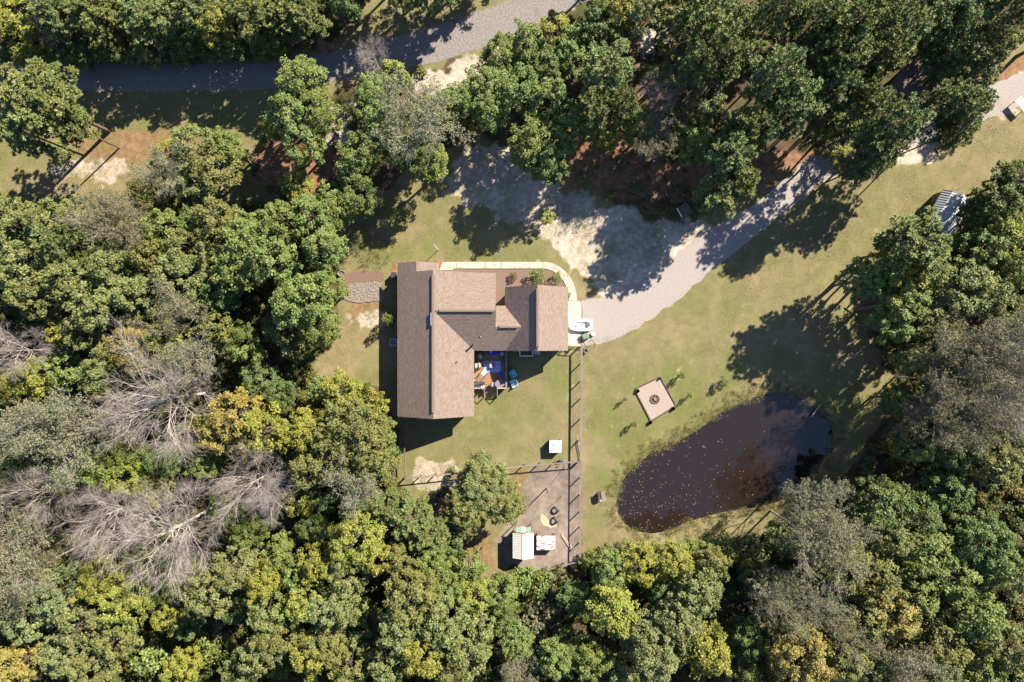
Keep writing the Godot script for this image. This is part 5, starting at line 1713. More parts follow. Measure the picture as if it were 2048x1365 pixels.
	mat("green_paint", lin(0.1, 0.17, 0.11), 0.6)
	mat("red_paint", lin(0.3, 0.06, 0.05), 0.7)
	mat("dead_leaf", lin(0.85, 0.85, 0.85), 0.8).cull_mode = BaseMaterial3D.CULL_DISABLED
	leafmat("leaf_green", lin(0.06, 0.12, 0.035))
	leafmat("under_leaf", lin(0.1, 0.105, 0.04))
	leafmat("grass_blade", lin(0.19, 0.178, 0.088))

	# the ground, water and ways
	var pond := pond_outline()
	var gm := StandardMaterial3D.new()
	gm.resource_name = "ground"
	gm.albedo_texture = ground_texture()
	gm.texture_repeat = true
	gm.roughness = 1.0
	gm.metallic_specular = 0.15
	gm.detail_enabled = true
	gm.detail_blend_mode = BaseMaterial3D.BLEND_MODE_MUL
	gm.detail_uv_layer = BaseMaterial3D.DETAIL_UV_2
	gm.detail_albedo = grain(4, 0.2, 0.62, 1.15, 256, 3)
	struct("ground", ground_mesh(pond), gm, "mown lawn and woodland floor with patches of pale sand and pine straw")
	var far := MB.new()
	for e in [[-400, -400, 400, -57], [-400, 57, 400, 400], [-400, -57, -83, 57], [83, -57, 400, 57]]:
		far.quad(Vector3(e[0], -0.03, e[3]), Vector3(e[2], -0.03, e[3]), Vector3(e[2], -0.03, e[1]), Vector3(e[0], -0.03, e[1]))
	struct("outer_ground", far.mesh(), mat("forest_floor", lin(0.08, 0.075, 0.035), 1.0, 0.0, "fine", 0.1), "forest floor beyond the clearing")
	var wm := mat("pond_water", lin(0.012, 0.0085, 0.007), 0.04)
	wm.metallic_specular = 0.5
	var water := MB.new()
	water.prism(Geometry2D.offset_polygon(pond, 0.5)[0], -0.22, -0.22)
	struct("pond_water", water.mesh(), wm, "dark brown pond with a curved outline")
	build_road()
	build_paths()
	build_house()
	build_deck()
	build_trees()
	build_boat()
	build_firepit()
	build_yard()
	build_furniture()
	build_ground_cover(pond)


const TREES := [
	["lime", -54.51, -35.24, 3.18, 10.5, "bright yellow-green tree in the top left corner above the lane", "trees above the lane"],
	["lime", -55.96, -33.11, 1.83, 5.5, "mid-sized yellow-green broadleaf tree just below the bright corner tree", "trees above the lane"],
	["pine", -49.56, -35.65, 2.44, 10.5, "mid-sized pine with tufted green needles just above the bronze-leaved tree", "trees above the lane"],
	["thin", -52.10, -35.18, 1.93, 7.0, "tree with bronze and pale leaves above the lane near the bright corner tree", "trees above the lane"],
	["pine", -44.95, -35.38, 2.82, 10.5, "tall broad pine above the lane, third crown from the top left corner", "trees above the lane"],
	["dark", -50.18, -33.56, 2.30, 5.5, "mid-sized dark green broadleaf tree just below and right of the bronze-leaved tree", "trees above the lane"],
	["dark", -46.45, -33.90, 2.18, 5.5, "mid-sized dark green broadleaf tree just below the broad lane pine", "trees above the lane"],
	["pine", -39.80, -35.11, 2.60, 10.5, "mid-sized pine with tufted green needles right of the broad lane pine", "trees above the lane"],
	["oak", -37.79, -35.78, 1.92, 10.5, "mid-sized olive-green broadleaf tree right of the broad lane pine", "trees above the lane"],
	["oak", -41.51, -33.86, 2.18, 5.5, "mid-sized olive-green broadleaf tree below and right of the broad lane pine", "trees above the lane"],
	["dark", -37.07, -34.04, 2.49, 7.0, "mid-sized dark green broadleaf tree right of the broad lane pine", "trees above the lane"],
	["pine", -34.11, -35.65, 2.28, 10.5, "mid-sized pine with tufted green needles well right of the broad lane pine", "trees above the lane"],
	["lime", -32.85, -34.80, 2.19, 10.5, "mid-sized yellow-green broadleaf tree well left of the end pine of the lane row", "trees above the lane"],
	["dark", -32.54, -33.87, 2.04, 7.0, "mid-sized dark green broadleaf tree above and left of the lane-edge tree", "trees above the lane"],
	["pine", -28.42, -35.38, 2.71, 10.5, "mid-sized pine with tufted green needles left of the end pine of the lane row", "trees between lane and house"],
	["pine", -24.35, -35.65, 2.44, 10.5, "mid-sized pine with tufted green needles above the lane-edge tree", "trees between lane and house"],
	["pine", -21.80, -34.73, 2.06, 10.5, "pine at the end of the tree row above the lane", "trees between lane and house"],
	["green", -27.10, -33.98, 1.47, 7.0, "small mid-green broadleaf tree below and left of the end pine of the lane row", "trees between lane and house"],
	["dark", -9.84, -37.81, 1.54, 10.5, "mid-sized dark green broadleaf tree above and right of the small silvery bare tree", "trees between lane and house"],
	["dark", -12.87, -38.19, 1.65, 10.5, "mid-sized dark green broadleaf tree above the small silvery bare tree", "trees between lane and house"],
	["dark", -6.82, -38.36, 1.92, 10.5, "mid-sized dark green broadleaf tree left of the oval road repair", "trees between lane and house"],
	["oak", -17.69, -40.54, 3.00, 11.0, "large olive-green broadleaf tree above and right of the end pine of the lane row", "trees in the woods beyond the frame"],
	["pine", -13.70, -42.75, 2.97, 11.0, "large pine with tufted green needles well above the small silvery bare tree", "trees in the woods beyond the frame"],
	["dark", -9.53, -42.30, 3.01, 11.0, "large dark green broadleaf tree well above and right of the small silvery bare tree", "trees in the woods beyond the frame"],
	["pine", -5.07, -43.29, 2.97, 11.0, "large pine with tufted green needles well above and left of the oval road repair", "trees in the woods beyond the frame"],
	["oak", -0.76, -45.99, 3.00, 11.0, "large olive-green broadleaf tree well above the oval road repair", "trees in the woods beyond the frame"],
	["pine", -20.72, -40.60, 2.97, 11.0, "large pine with tufted green needles above the end pine of the lane row", "trees in the woods beyond the frame"],
	["oak", -25.33, -42.17, 3.00, 11.0, "large olive-green broadleaf tree above and left of the end pine of the lane row", "trees in the woods beyond the frame"],
	["dark", -30.33, -41.75, 3.01, 11.0, "large dark green broadleaf tree well above and left of the lane-edge tree", "trees in the woods beyond the frame"],
	["oak", -35.16, -41.63, 3.00, 11.0, "large olive-green broadleaf tree well above and right of the broad lane pine", "trees in the woods beyond the frame"],
	["pine", -39.60, -41.68, 2.97, 11.0, "large pine with tufted green needles above and right of the broad lane pine", "trees in the woods beyond the frame"],
	["oak", -44.98, -41.63, 3.00, 11.0, "large olive-green broadleaf tree above the broad lane pine", "trees in the woods beyond the frame"],
	["dark", -50.05, -42.30, 3.01, 11.0, "large dark green broadleaf tree above and right of the top left corner of the photo", "trees in the woods beyond the frame"],
	["oak", -54.81, -41.63, 3.00, 11.0, "large olive-green broadleaf tree above the top left corner of the photo", "trees in the woods beyond the frame"],
	["oak", -60.27, -36.17, 3.00, 11.0, "large olive-green broadleaf tree left of the top left corner of the photo", "trees in the woods beyond the frame"],
	["dark", -59.90, -31.35, 3.01, 11.0, "large dark green broadleaf tree below and left of the bright corner tree", "trees in the woods beyond the frame"],
	["dark", -59.35, -33.39, 1.40, 3.2, "small dark green broadleaf tree just below the bright corner tree", "trees above the lane"],
	["green", -54.63, -33.08, 1.40, 3.8, "small mid-green broadleaf tree just below the bronze-leaved tree", "trees above the lane"],
	["oak", -52.37, -33.65, 1.41, 3.0, "small olive-green broadleaf tree just below and right of the bronze-leaved tree", "trees above the lane"],
	["dark", -49.51, -33.39, 1.40, 3.2, "small dark green broadleaf tree below the broad lane pine", "trees above the lane"],
	["green", -45.61, -33.54, 1.40, 3.8, "small mid-green broadleaf tree below and right of the broad lane pine", "trees above the lane"],
	["oak", -43.88, -33.42, 1.41, 3.0, "small olive-green broadleaf tree below and right of the broad lane pine", "trees above the lane"],
	["dark", -40.62, -33.51, 1.40, 3.2, "small dark green broadleaf tree below and right of the broad lane pine", "trees above the lane"],
	["green", -38.34, -33.08, 1.40, 3.8, "small mid-green broadleaf tree well left of the lane-edge tree", "trees above the lane"],
	["oak", -35.38, -33.89, 1.41, 3.0, "small olive-green broadleaf tree well left of the lane-edge tree", "trees above the lane"],
	["dark", -32.42, -33.62, 1.40, 3.2, "small dark green broadleaf tree left of the lane-edge tree", "trees above the lane"],
	["green", -29.32, -33.89, 1.40, 3.8, "small mid-green broadleaf tree above and left of the lane-edge tree", "trees between lane and house"],
	["oak", -27.18, -34.59, 1.41, 3.0, "small olive-green broadleaf tree just above and left of the lane-edge tree", "trees between lane and house"],
	["oak", -53.11, -38.70, 2.53, 10.0, "mid-sized olive-green broadleaf tree just right of the top left corner of the photo", "trees above the lane"],
	["dark", -48.28, -38.53, 2.54, 10.0, "mid-sized dark green broadleaf tree just above and left of the broad lane pine", "trees above the lane"],
	["oak", -43.19, -38.70, 2.53, 10.0, "mid-sized olive-green broadleaf tree just above and right of the broad lane pine", "trees above the lane"],
	["oak", -37.68, -38.98, 2.53, 10.0, "mid-sized olive-green broadleaf tree well right of the bronze-leaved tree", "trees above the lane"],
	["oak", -32.17, -38.43, 2.53, 10.0, "mid-sized olive-green broadleaf tree well left of the end pine of the lane row", "trees above the lane"],
	["oak", -26.66, -38.70, 2.53, 10.0, "mid-sized olive-green broadleaf tree above the lane-edge tree", "trees between lane and house"],
	["dark", -22.32, -38.25, 2.54, 10.0, "mid-sized dark green broadleaf tree just above the end pine of the lane row", "trees between lane and house"],
	["dark", -18.45, -38.25, 2.54, 10.0, "mid-sized dark green broadleaf tree above and left of the small silvery bare tree", "trees between lane and house"],
	["pine", -48.41, -25.21, 3.83, 15.0, "tall leaning-looking pine with a bare trunk on the grass below the lane", "trees in the woods beside the house"],
	["pine", -51.36, -22.22, 2.43, 13.0, "lower half-shaded pine behind the tall lane-side pine", "trees in the woods beside the house"],
	["pine", -47.20, -23.20, 1.82, 12.0, "mid-sized pine with tufted green needles right of the half-shaded pine", "trees in the woods beside the house"],
	["bush", -53.03, -22.19, 1.65, 3.5, "dense dark green bush under the tall lane-side pine", "bushes in the woods beside the house"],
	["green", -22.46, -28.54, 3.00, 13.0, "tall light-topped tree reaching over the edge of the lane", "trees between lane and house"],
	["green", -24.29, -25.29, 3.14, 12.0, "large mid-green broadleaf tree just below and left of the lane-edge tree", "trees between lane and house"],
	["green", -21.04, -24.75, 2.43, 12.0, "mid-sized mid-green broadleaf tree below the lane-edge tree", "trees between lane and house"],
	["green", -22.87, -21.70, 2.51, 11.0, "mid-sized mid-green broadleaf tree left of the dense rounded green tree", "trees between lane and house"],
	["lime", -26.91, -24.04, 1.78, 9.0, "mid-sized yellow-green broadleaf tree below and left of the lane-edge tree", "trees between lane and house"],
	["lime", -24.49, -17.72, 2.06, 6.0, "mid-sized yellow-green broadleaf tree below and left of the dense rounded green tree", "trees between lane and house"],
	["oak", -34.89, -20.88, 2.73, 11.0, "mid-sized olive-green broadleaf tree well above and right of the half-dead pale tree", "trees in the woods beside the house"],
	["lime", -38.58, -20.60, 2.45, 9.0, "mid-sized yellow-green broadleaf tree above the half-dead pale tree", "trees in the woods beside the house"],
	["oak", -32.97, -18.97, 3.00, 11.0, "large olive-green broadleaf tree well above and right of the half-dead pale tree", "trees in the woods beside the house"],
	["oak", -34.82, -17.49, 2.42, 10.0, "mid-sized olive-green broadleaf tree above and right of the half-dead pale tree", "trees in the woods beside the house"],
	["green", -31.35, -21.35, 2.31, 10.0, "mid-sized mid-green broadleaf tree well below and left of the lane-edge tree", "trees in the woods beside the house"],
	["thin", -37.83, -18.25, 2.12, 9.0, "mid-sized half-bare greyish tree above and right of the half-dead pale tree", "trees in the woods beside the house"],
	["oak", -40.80, -16.54, 2.22, 9.0, "mid-sized olive-green broadleaf tree above the half-dead pale tree", "trees in the woods beside the house"],
	["thin", -43.03, -13.95, 2.54, 10.0, "mid-sized half-bare greyish tree just above and left of the half-dead pale tree", "trees in the woods beside the house"],
	["bare", -15.65, -32.00, 1.70, 7.0, "small bare silvery tree standing on the lane edge", "trees between lane and house"],
	["lime", -13.12, -29.87, 1.91, 8.0, "mid-sized yellow-green broadleaf tree just below and right of the small silvery bare tree", "trees between lane and house"],
	["green", -14.95, -27.38, 2.56, 9.0, "mid-sized mid-green broadleaf tree just below the small silvery bare tree", "trees between lane and house"],
	["green", -16.45, -25.60, 1.89, 9.0, "mid-sized mid-green broadleaf tree above the dense rounded green tree", "trees between lane and house"],
	["green", -13.88, -23.55, 2.75, 10.0, "mid-sized mid-green broadleaf tree just left of the yellow-flecked tree", "trees between lane and house"],
	["green", -16.64, -20.80, 2.53, 10.0, "dense rounded green tree among the trees between lane and house", "trees between lane and house"],
	["thin", -10.35, -23.68, 3.39, 11.0, "large greyish half-bare tree flecked with yellow between lane and house", "trees between lane and house"],
	["green", -8.37, -25.20, 2.31, 10.0, "mid-sized mid-green broadleaf tree just above and right of the yellow-flecked tree", "trees between lane and house"],
	["green", -9.48, -19.53, 2.64, 10.0, "mid-sized mid-green broadleaf tree below the yellow-flecked tree", "trees between lane and house"],
	["green", -12.07, -20.80, 2.20, 10.0, "mid-sized mid-green broadleaf tree just below and left of the yellow-flecked tree", "trees between lane and house"],
	["green", -18.01, -18.76, 2.11, 9.0, "mid-sized mid-green broadleaf tree just below and left of the dense rounded green tree", "trees between lane and house"],
	["green", -16.79, -15.98, 2.33, 9.0, "mid-sized mid-green broadleaf tree below the dense rounded green tree", "trees between lane and house"],
	["green", -19.23, -14.31, 2.33, 9.0, "mid-sized mid-green broadleaf tree above the oval metal tub", "trees between lane and house"],
	["oak", -13.01, -14.67, 1.39, 4.0, "small olive-green broadleaf tree above and left of the flagpole", "trees between lane and house"],
	["green", -20.70, -16.69, 1.68, 8.0, "mid-sized mid-green broadleaf tree below and left of the dense rounded green tree", "trees between lane and house"],
	["green", -6.34, -26.82, 2.00, 9.0, "mid-sized mid-green broadleaf tree above and right of the yellow-flecked tree", "trees between lane and house"],
	["green", -4.67, -27.10, 2.22, 9.0, "mid-sized mid-green broadleaf tree above and left of the sand-edge tree", "trees between lane and house"],
	["green", -3.00, -29.32, 2.56, 9.0, "mid-sized mid-green broadleaf tree below and left of the yellow-tinged roadside tree", "trees between lane and house"],
	["green", -0.89, -31.55, 2.56, 9.0, "mid-sized mid-green broadleaf tree below and left of the oval road repair", "trees between lane and house"],
	["green", 2.00, -32.83, 2.67, 9.0, "mid-sized mid-green broadleaf tree just below and left of the yellow-tinged roadside tree", "trees between lane and house"],
	["lime", 4.78, -34.33, 2.33, 9.0, "yellow-tinged tree beside the oval road repair", "trees between lane and house"],
	["green", 0.98, -27.54, 2.73, 11.0, "mid-sized mid-green broadleaf tree above the sand-edge tree", "trees between lane and house"],
	["green", -1.98, -25.04, 2.31, 10.0, "mid-sized mid-green broadleaf tree right of the yellow-flecked tree", "trees between lane and house"],
	["gold", -5.08, -24.23, 1.26, 6.0, "small amber-leaved tree right of the yellow-flecked tree", "trees between lane and house"],
	["dark", 3.76, -30.41, 2.43, 10.0, "mid-sized dark green broadleaf tree just below the yellow-tinged roadside tree", "trees between lane and house"],
	["green", 5.95, -31.82, 2.09, 10.0, "mid-sized mid-green broadleaf tree just below and right of the yellow-tinged roadside tree", "trees between lane and house"],
	["green", 4.15, -26.34, 2.51, 11.0, "mid-sized mid-green broadleaf tree below and left of the broad light pine", "trees between lane and house"],
	["green", 2.40, -21.43, 2.95, 11.0, "dark-hearted green tree overhanging the white sand", "trees between lane and house"],
	["lime", 1.01, -20.78, 1.91, 8.0, "mid-sized yellow-green broadleaf tree just below and left of the sand-edge tree", "trees between lane and house"],
	["dark", 4.27, -19.19, 2.52, 11.0, "mid-sized dark green broadleaf tree just below and right of the sand-edge tree", "trees between lane and house"],
	["green", 6.99, -24.05, 2.29, 11.0, "mid-sized mid-green broadleaf tree above and right of the sand-edge tree", "trees between lane and house"],
	["green", 5.29, -23.00, 2.20, 10.0, "mid-sized mid-green broadleaf tree just above and right of the sand-edge tree", "trees between lane and house"],
	["lime", 4.21, -14.59, 1.05, 3.2, "small yellow tree standing alone on the white sand", "trees between lane and house"],
	["pine", 9.94, -27.72, 2.89, 14.4, "broad light green pine crown between lane and drive", "pines and trees beside the drive"],
	["pine", 8.72, -24.04, 2.30, 13.5, "mid-sized pine with tufted green needles below the broad light pine", "pines and trees beside the drive"],
	["pine", 11.35, -24.57, 1.77, 13.5, "mid-sized pine with tufted green needles just below the broad light pine", "pines and trees beside the drive"],
	["lime", 10.54, -23.25, 1.57, 8.0, "mid-sized yellow-green broadleaf tree below the broad light pine", "pines and trees beside the drive"],
	["green", 14.54, -23.72, 2.42, 10.0, "mid-sized mid-green broadleaf tree just below the dead forked tree", "pines and trees beside the drive"],
	["bare", 15.94, -27.33, 2.23, 9.0, "dead forked grey tree at the wood edge beside the broad light pine", "pines and trees beside the drive"],
	["lime", 11.52, -35.62, 2.18, 11.0, "mid-sized yellow-green broadleaf tree above the broad light pine", "pines and trees beside the drive"],
	["dark", 9.64, -34.91, 2.46, 11.0, "mid-sized dark green broadleaf tree right of the yellow-tinged roadside tree", "pines and trees beside the drive"],
	["sage", 14.39, -35.41, 2.38, 12.0, "mid-sized grey-green broadleaf tree above and right of the broad light pine", "pines and trees beside the drive"],
	["oak", 17.09, -36.11, 2.16, 12.0, "mid-sized olive-green broadleaf tree above the dead forked tree", "pines and trees beside the drive"],
	["thin", 15.51, -22.34, 1.91, 8.0, "mid-sized half-bare greyish tree below the dead forked tree", "pines and trees beside the drive"],
	["green", 8.04, -33.47, 1.98, 10.0, "mid-sized mid-green broadleaf tree just right of the yellow-tinged roadside tree", "trees between lane and house"],
	["pine", 19.71, -33.06, 2.83, 16.2, "large pine with tufted green needles above the grey-green rounded tree", "pines and trees beside the drive"],
	["pine", 21.34, -29.33, 2.36, 16.2, "mid-sized pine with tufted green needles above the grey-green rounded tree", "pines and trees beside the drive"],
	["pine", 19.13, -28.23, 1.99, 15.3, "mid-sized pine with tufted green needles above and right of the dead forked tree", "pines and trees beside the drive"],
	["sage", 17.52, -32.07, 1.97, 11.0, "mid-sized grey-green broadleaf tree above the dead forked tree", "pines and trees beside the drive"],
	["sage", 20.99, -25.56, 2.38, 12.0, "grey-green rounded tree in shade among the drive pines", "pines and trees beside the drive"],
	["green", 16.45, -29.60, 1.67, 9.0, "mid-sized mid-green broadleaf tree just above the dead forked tree", "pines and trees beside the drive"],
	["pine", 26.19, -26.41, 2.80, 17.1, "tall pine with a long visible trunk above the drive", "pines and trees beside the drive"],
	["pine", 28.49, -23.87, 2.49, 16.2, "mid-sized pine with tufted green needles just below and right of the long-trunked pine", "pines and trees beside the drive"],
	["pine", 24.00, -22.25, 2.01, 14.4, "mid-sized pine with tufted green needles below and right of the grey-green rounded tree", "pines and trees beside the drive"],
	["oak", 19.06, -24.10, 2.09, 10.0, "mid-sized olive-green broadleaf tree just below and left of the grey-green rounded tree", "pines and trees beside the drive"],
	["green", 20.53, -21.70, 2.29, 11.0, "mid-sized mid-green broadleaf tree below the grey-green rounded tree", "pines and trees beside the drive"],
	["pine", 22.44, -18.87, 2.27, 14.4, "mid-sized pine with tufted green needles just above the feathery drive pine", "pines and trees beside the drive"],
	["pine", 22.49, -15.81, 2.45, 10.8, "light feathery pine where the drive runs under the trees", "pines and trees beside the drive"],
	["pine", 24.42, -17.27, 1.80, 11.7, "mid-sized pine with tufted green needles just above and right of the feathery drive pine", "pines and trees beside the drive"],
	["pine", 25.82, -21.73, 1.84, 14.4, "mid-sized pine with tufted green needles below the long-trunked pine", "pines and trees beside the drive"],
	["pine", 27.36, -33.57, 2.23, 16.2, "mid-sized pine with tufted green needles above the long-trunked pine", "pines and trees beside the drive"],
	["pine", 30.94, -32.90, 2.36, 16.2, "mid-sized pine with tufted green needles above and right of the long-trunked pine", "pines and trees beside the drive"],
	["pine", 33.92, -31.72, 2.55, 17.1, "mid-sized pine with tufted green needles above and left of the brown shed", "pines and trees beside the drive"],
	["pine", 36.45, -33.24, 2.46, 17.1, "mid-sized pine with tufted green needles well above and left of the far lawn pine", "pines and trees beside the drive"],
	["pine", 39.36, -31.68, 2.40, 16.2, "mid-sized pine with tufted green needles above the brown shed", "pines and trees beside the drive"],
	["pine", 34.00, -28.62, 2.32, 16.2, "mid-sized pine with tufted green needles left of the brown shed", "pines and trees beside the drive"],
	["pine", 31.76, -29.41, 1.99, 15.3, "mid-sized pine with tufted green needles well left of the brown shed", "pines and trees beside the drive"],
	["pine", 37.17, -29.13, 2.32, 16.2, "mid-sized pine with tufted green needles above and left of the far lawn pine", "pines and trees beside the drive"],
	["pine", 32.79, -26.32, 2.08, 15.3, "mid-sized pine with tufted green needles right of the long-trunked pine", "pines and trees beside the drive"],
	["pine", 36.33, -25.64, 1.75, 14.4, "mid-sized pine with tufted green needles left of the far lawn pine", "pines and trees beside the drive"],
	["dark", 24.97, -34.63, 2.19, 11.0, "mid-sized dark green broadleaf tree above and left of the long-trunked pine", "pines and trees beside the drive"],
	["dark", 33.21, -28.00, 2.01, 9.0, "mid-sized dark green broadleaf tree right of the long-trunked pine", "pines and trees beside the drive"],
	["dark", 26.52, -31.90, 2.01, 9.0, "mid-sized dark green broadleaf tree just above and left of the long-trunked pine", "pines and trees beside the drive"],
	["dark", 46.69, -34.35, 2.67, 14.0, "mid-sized dark green broadleaf tree above and left of the pale speckled tree", "pines and trees beside the drive"],
	["dark", 46.56, -30.42, 2.50, 12.0, "mid-sized dark green broadleaf tree just above and right of the brown shed", "pines and trees beside the drive"],
	["oak", 48.67, -30.58, 2.47, 13.0, "mid-sized olive-green broadleaf tree just above and left of the pale speckled tree", "pines and trees beside the drive"],
	["oak", 50.76, -31.89, 2.65, 14.0, "mid-sized olive-green broadleaf tree just above the pale speckled tree", "pines and trees beside the drive"],
	["lime", 53.49, -33.26, 2.25, 13.0, "mid-sized yellow-green broadleaf tree above and right of the pale speckled tree", "pines and trees beside the drive"],
	["sage", 50.74, -28.81, 2.27, 12.0, "pale speckled tree beside the bare brown ground at the far lawn", "pines and trees beside the drive"],
	["dark", 49.89, -35.42, 2.67, 14.0, "mid-sized dark green broadleaf tree left of the top right corner of the photo", "pines and trees beside the drive"],
	["pine", 51.45, -34.26, 1.82, 15.3, "mid-sized pine with tufted green needles above and right of the pale speckled tree", "pines and trees beside the drive"],
	["dark", 45.50, -33.26, 2.19, 11.0, "mid-sized dark green broadleaf tree above the brown shed", "pines and trees beside the drive"],
	["dark", 49.52, -28.52, 1.69, 8.0, "mid-sized dark green broadleaf tree just above and right of the far lawn pine", "pines and trees beside the drive"],
	["green", 36.69, -23.94, 1.98, 10.0, "mid-sized mid-green broadleaf tree below and left of the brown shed", "pines and trees beside the drive"],
	["pine", 37.02, -22.81, 2.34, 15.3, "mid-sized pine with tufted green needles below and left of the brown shed", "pines and trees beside the drive"],
	["pine", 39.59, -22.30, 2.34, 15.3, "mid-sized pine with tufted green needles below the brown shed", "pines and trees beside the drive"],
	["pine", 38.68, -20.00, 2.12, 13.5, "mid-sized pine with tufted green needles below and left of the far lawn pine", "pines and trees beside the drive"],
	["pine", 37.38, -18.88, 1.62, 11.7, "mid-sized pine with tufted green needles above and left of the steel-roofed shed", "pines and trees beside the drive"],
	["pine", 45.18, -24.86, 2.10, 14.4, "pine reaching out over the far lawn beside the brown shed", "pines and trees beside the drive"],
	["pine", 47.27, -24.34, 2.10, 14.4, "mid-sized pine with tufted green needles just right of the far lawn pine", "pines and trees beside the drive"],
	["pine", 46.48, -22.31, 1.69, 12.6, "mid-sized pine with tufted green needles just below the far lawn pine", "pines and trees beside the drive"],
	["scrub", 37.51, -22.56, 1.42, 3.0, "large dull brownish bush below and right of the long-trunked pine", "bushes beside the drive"],
	["lime", 38.23, -21.56, 1.73, 5.0, "mid-sized yellow-green broadleaf tree well below and left of the brown shed", "pines and trees beside the drive"],
	["dark", 35.47, -25.15, 2.02, 8.0, "mid-sized dark green broadleaf tree below and right of the long-trunked pine", "pines and trees beside the drive"],
	["scrub", 14.67, -17.90, 1.30, 2.5, "large dull brownish bush left of the feathery drive pine", "bushes beside the drive"],
	["scrub", 16.33, -16.00, 1.42, 2.5, "large dull brownish bush well right of the small yellow tree", "bushes beside the drive"],
	["scrub", 19.58, -17.42, 1.42, 2.5, "large dull brownish bush below the grey-green rounded tree", "bushes beside the drive"],
	["scrub", 12.80, -20.89, 1.19, 2.2, "large dull brownish bush below and left of the dead forked tree", "bushes beside the drive"],
	["scrub", 22.61, -15.87, 0.95, 2.0, "large dull brownish bush just below and left of the feathery drive pine", "bushes beside the drive"],
	["bush", 8.39, -19.49, 0.83, 1.5, "small bright green bush above and right of the small yellow tree", "bushes between lane and house"],
	["bush", 9.02, -18.54, 0.60, 1.0, "small bright green bush below and right of the sand-edge tree", "bushes between lane and house"],
	["pine", 41.69, -9.85, 3.41, 15.0, "wide soft pine beside the steel-roofed shed", "trees along the pond side woods"],
	["lime", 41.71, -8.79, 2.27, 12.0, "mid-sized yellow-green broadleaf tree just below and left of the shed-side pine", "trees along the pond side woods"],
	["green", 38.62, -6.63, 2.49, 12.0, "round maple-like tree at the lawn edge above the pergola", "trees along the pond side woods"],
	["lime", 41.59, -6.99, 2.79, 13.0, "mid-sized yellow-green broadleaf tree just right of the lawn-edge maple", "trees along the pond side woods"],
	["oak", 47.68, -5.55, 3.19, 14.0, "broad yellowish tree in the woods below the shed-side pine", "trees along the pond side woods"],
	["oak", 50.81, -4.85, 2.47, 13.0, "mid-sized olive-green broadleaf tree just right of the broad yellowish tree", "trees along the pond side woods"],
	["oak", 44.91, -7.21, 2.36, 13.0, "mid-sized olive-green broadleaf tree just below and right of the shed-side pine", "trees along the pond side woods"],
	["green", 41.59, -3.78, 2.89, 13.0, "mid-sized mid-green broadleaf tree just right of the pergola", "trees along the pond side woods"],
	["green", 41.17, -1.87, 2.38, 12.0, "mid-sized mid-green broadleaf tree just below and right of the pergola", "trees along the pond side woods"],
	["oak", 44.41, -2.30, 2.38, 12.0, "mid-sized olive-green broadleaf tree below and left of the broad yellowish tree", "trees along the pond side woods"],
	["dark", 51.96, -15.19, 2.80, 13.0, "mid-sized dark green broadleaf tree right of the steel-roofed shed", "pines and trees beside the drive"],
	["dark", 54.22, -17.35, 2.47, 13.0, "mid-sized dark green broadleaf tree below the trestle table", "pines and trees beside the drive"],
	["dark", 51.36, -13.17, 2.30, 11.0, "mid-sized dark green broadleaf tree right of the shed-side pine", "trees along the pond side woods"],
	["lime", 52.95, -10.85, 2.89, 13.0, "mid-sized yellow-green broadleaf tree above and right of the broad yellowish tree", "trees along the pond side woods"],
	["green", 50.74, -9.76, 2.49, 12.0, "mid-sized mid-green broadleaf tree above and right of the broad yellowish tree", "trees along the pond side woods"],
	["green", 54.85, -7.71, 2.27, 12.0, "mid-sized mid-green broadleaf tree right of the broad yellowish tree", "trees along the pond side woods"],
	["dark", 55.14, -13.70, 2.28, 12.0, "mid-sized dark green broadleaf tree above and right of the broad yellowish tree", "pines and trees beside the drive"],
	["dark", 49.93, -10.17, 1.89, 9.0, "mid-sized dark green broadleaf tree above the broad yellowish tree", "trees along the pond side woods"],
	["thin", 46.58, 0.40, 2.59, 13.0, "mid-sized half-bare greyish tree below the broad yellowish tree", "trees along the pond side woods"],
	["thin", 50.00, 2.00, 3.12, 14.0, "large half-bare greyish tree just above the wide silver bare tree", "trees along the pond side woods"],
	["thin", 53.20, -0.13, 2.38, 14.0, "mid-sized half-bare greyish tree above the wide silver bare tree", "trees along the pond side woods"],
	["bare", 51.23, 5.46, 3.52, 14.0, "wide silver-grey bare tree in the pond side woods", "trees along the pond side woods"],
	["thin", 46.04, 4.28, 2.41, 13.0, "mid-sized half-bare greyish tree left of the wide silver bare tree", "trees along the pond side woods"],
	["thin", 44.43, 7.50, 2.50, 13.0, "mid-sized half-bare greyish tree well above and right of the dark bank tree", "trees along the pond side woods"],
	["dark", 43.24, 6.66, 2.12, 9.0, "mid-sized dark green broadleaf tree right of the pond plank", "trees along the pond side woods"],
	["thin", 48.84, 8.58, 2.41, 13.0, "mid-sized half-bare greyish tree below and left of the wide silver bare tree", "trees along the pond side woods"],
	["dark", 54.71, 7.57, 2.28, 12.0, "mid-sized dark green broadleaf tree just below and right of the wide silver bare tree", "trees along the pond side woods"],
	["dark", 47.54, 11.80, 2.82, 12.0, "mid-sized dark green broadleaf tree below and left of the wide silver bare tree", "trees along the pond side woods"],
	["oak", 50.87, 12.72, 3.19, 14.0, "large olive-green broadleaf tree below the wide silver bare tree", "trees along the pond side woods"],
	["dark", 44.13, 11.09, 2.30, 11.0, "mid-sized dark green broadleaf tree above and right of the dark bank tree", "trees along the pond side woods"],
	["dark", 55.14, 11.80, 2.17, 12.0, "mid-sized dark green broadleaf tree below and right of the wide silver bare tree", "trees along the pond side woods"],
	["bare", 53.89, 2.00, 2.56, 14.0, "mid-sized bare grey tree above and right of the wide silver bare tree", "trees along the pond side woods"],
	["oak", 44.68, 2.07, 2.09, 10.0, "mid-sized olive-green broadleaf tree below and right of the pergola", "trees along the pond side woods"],
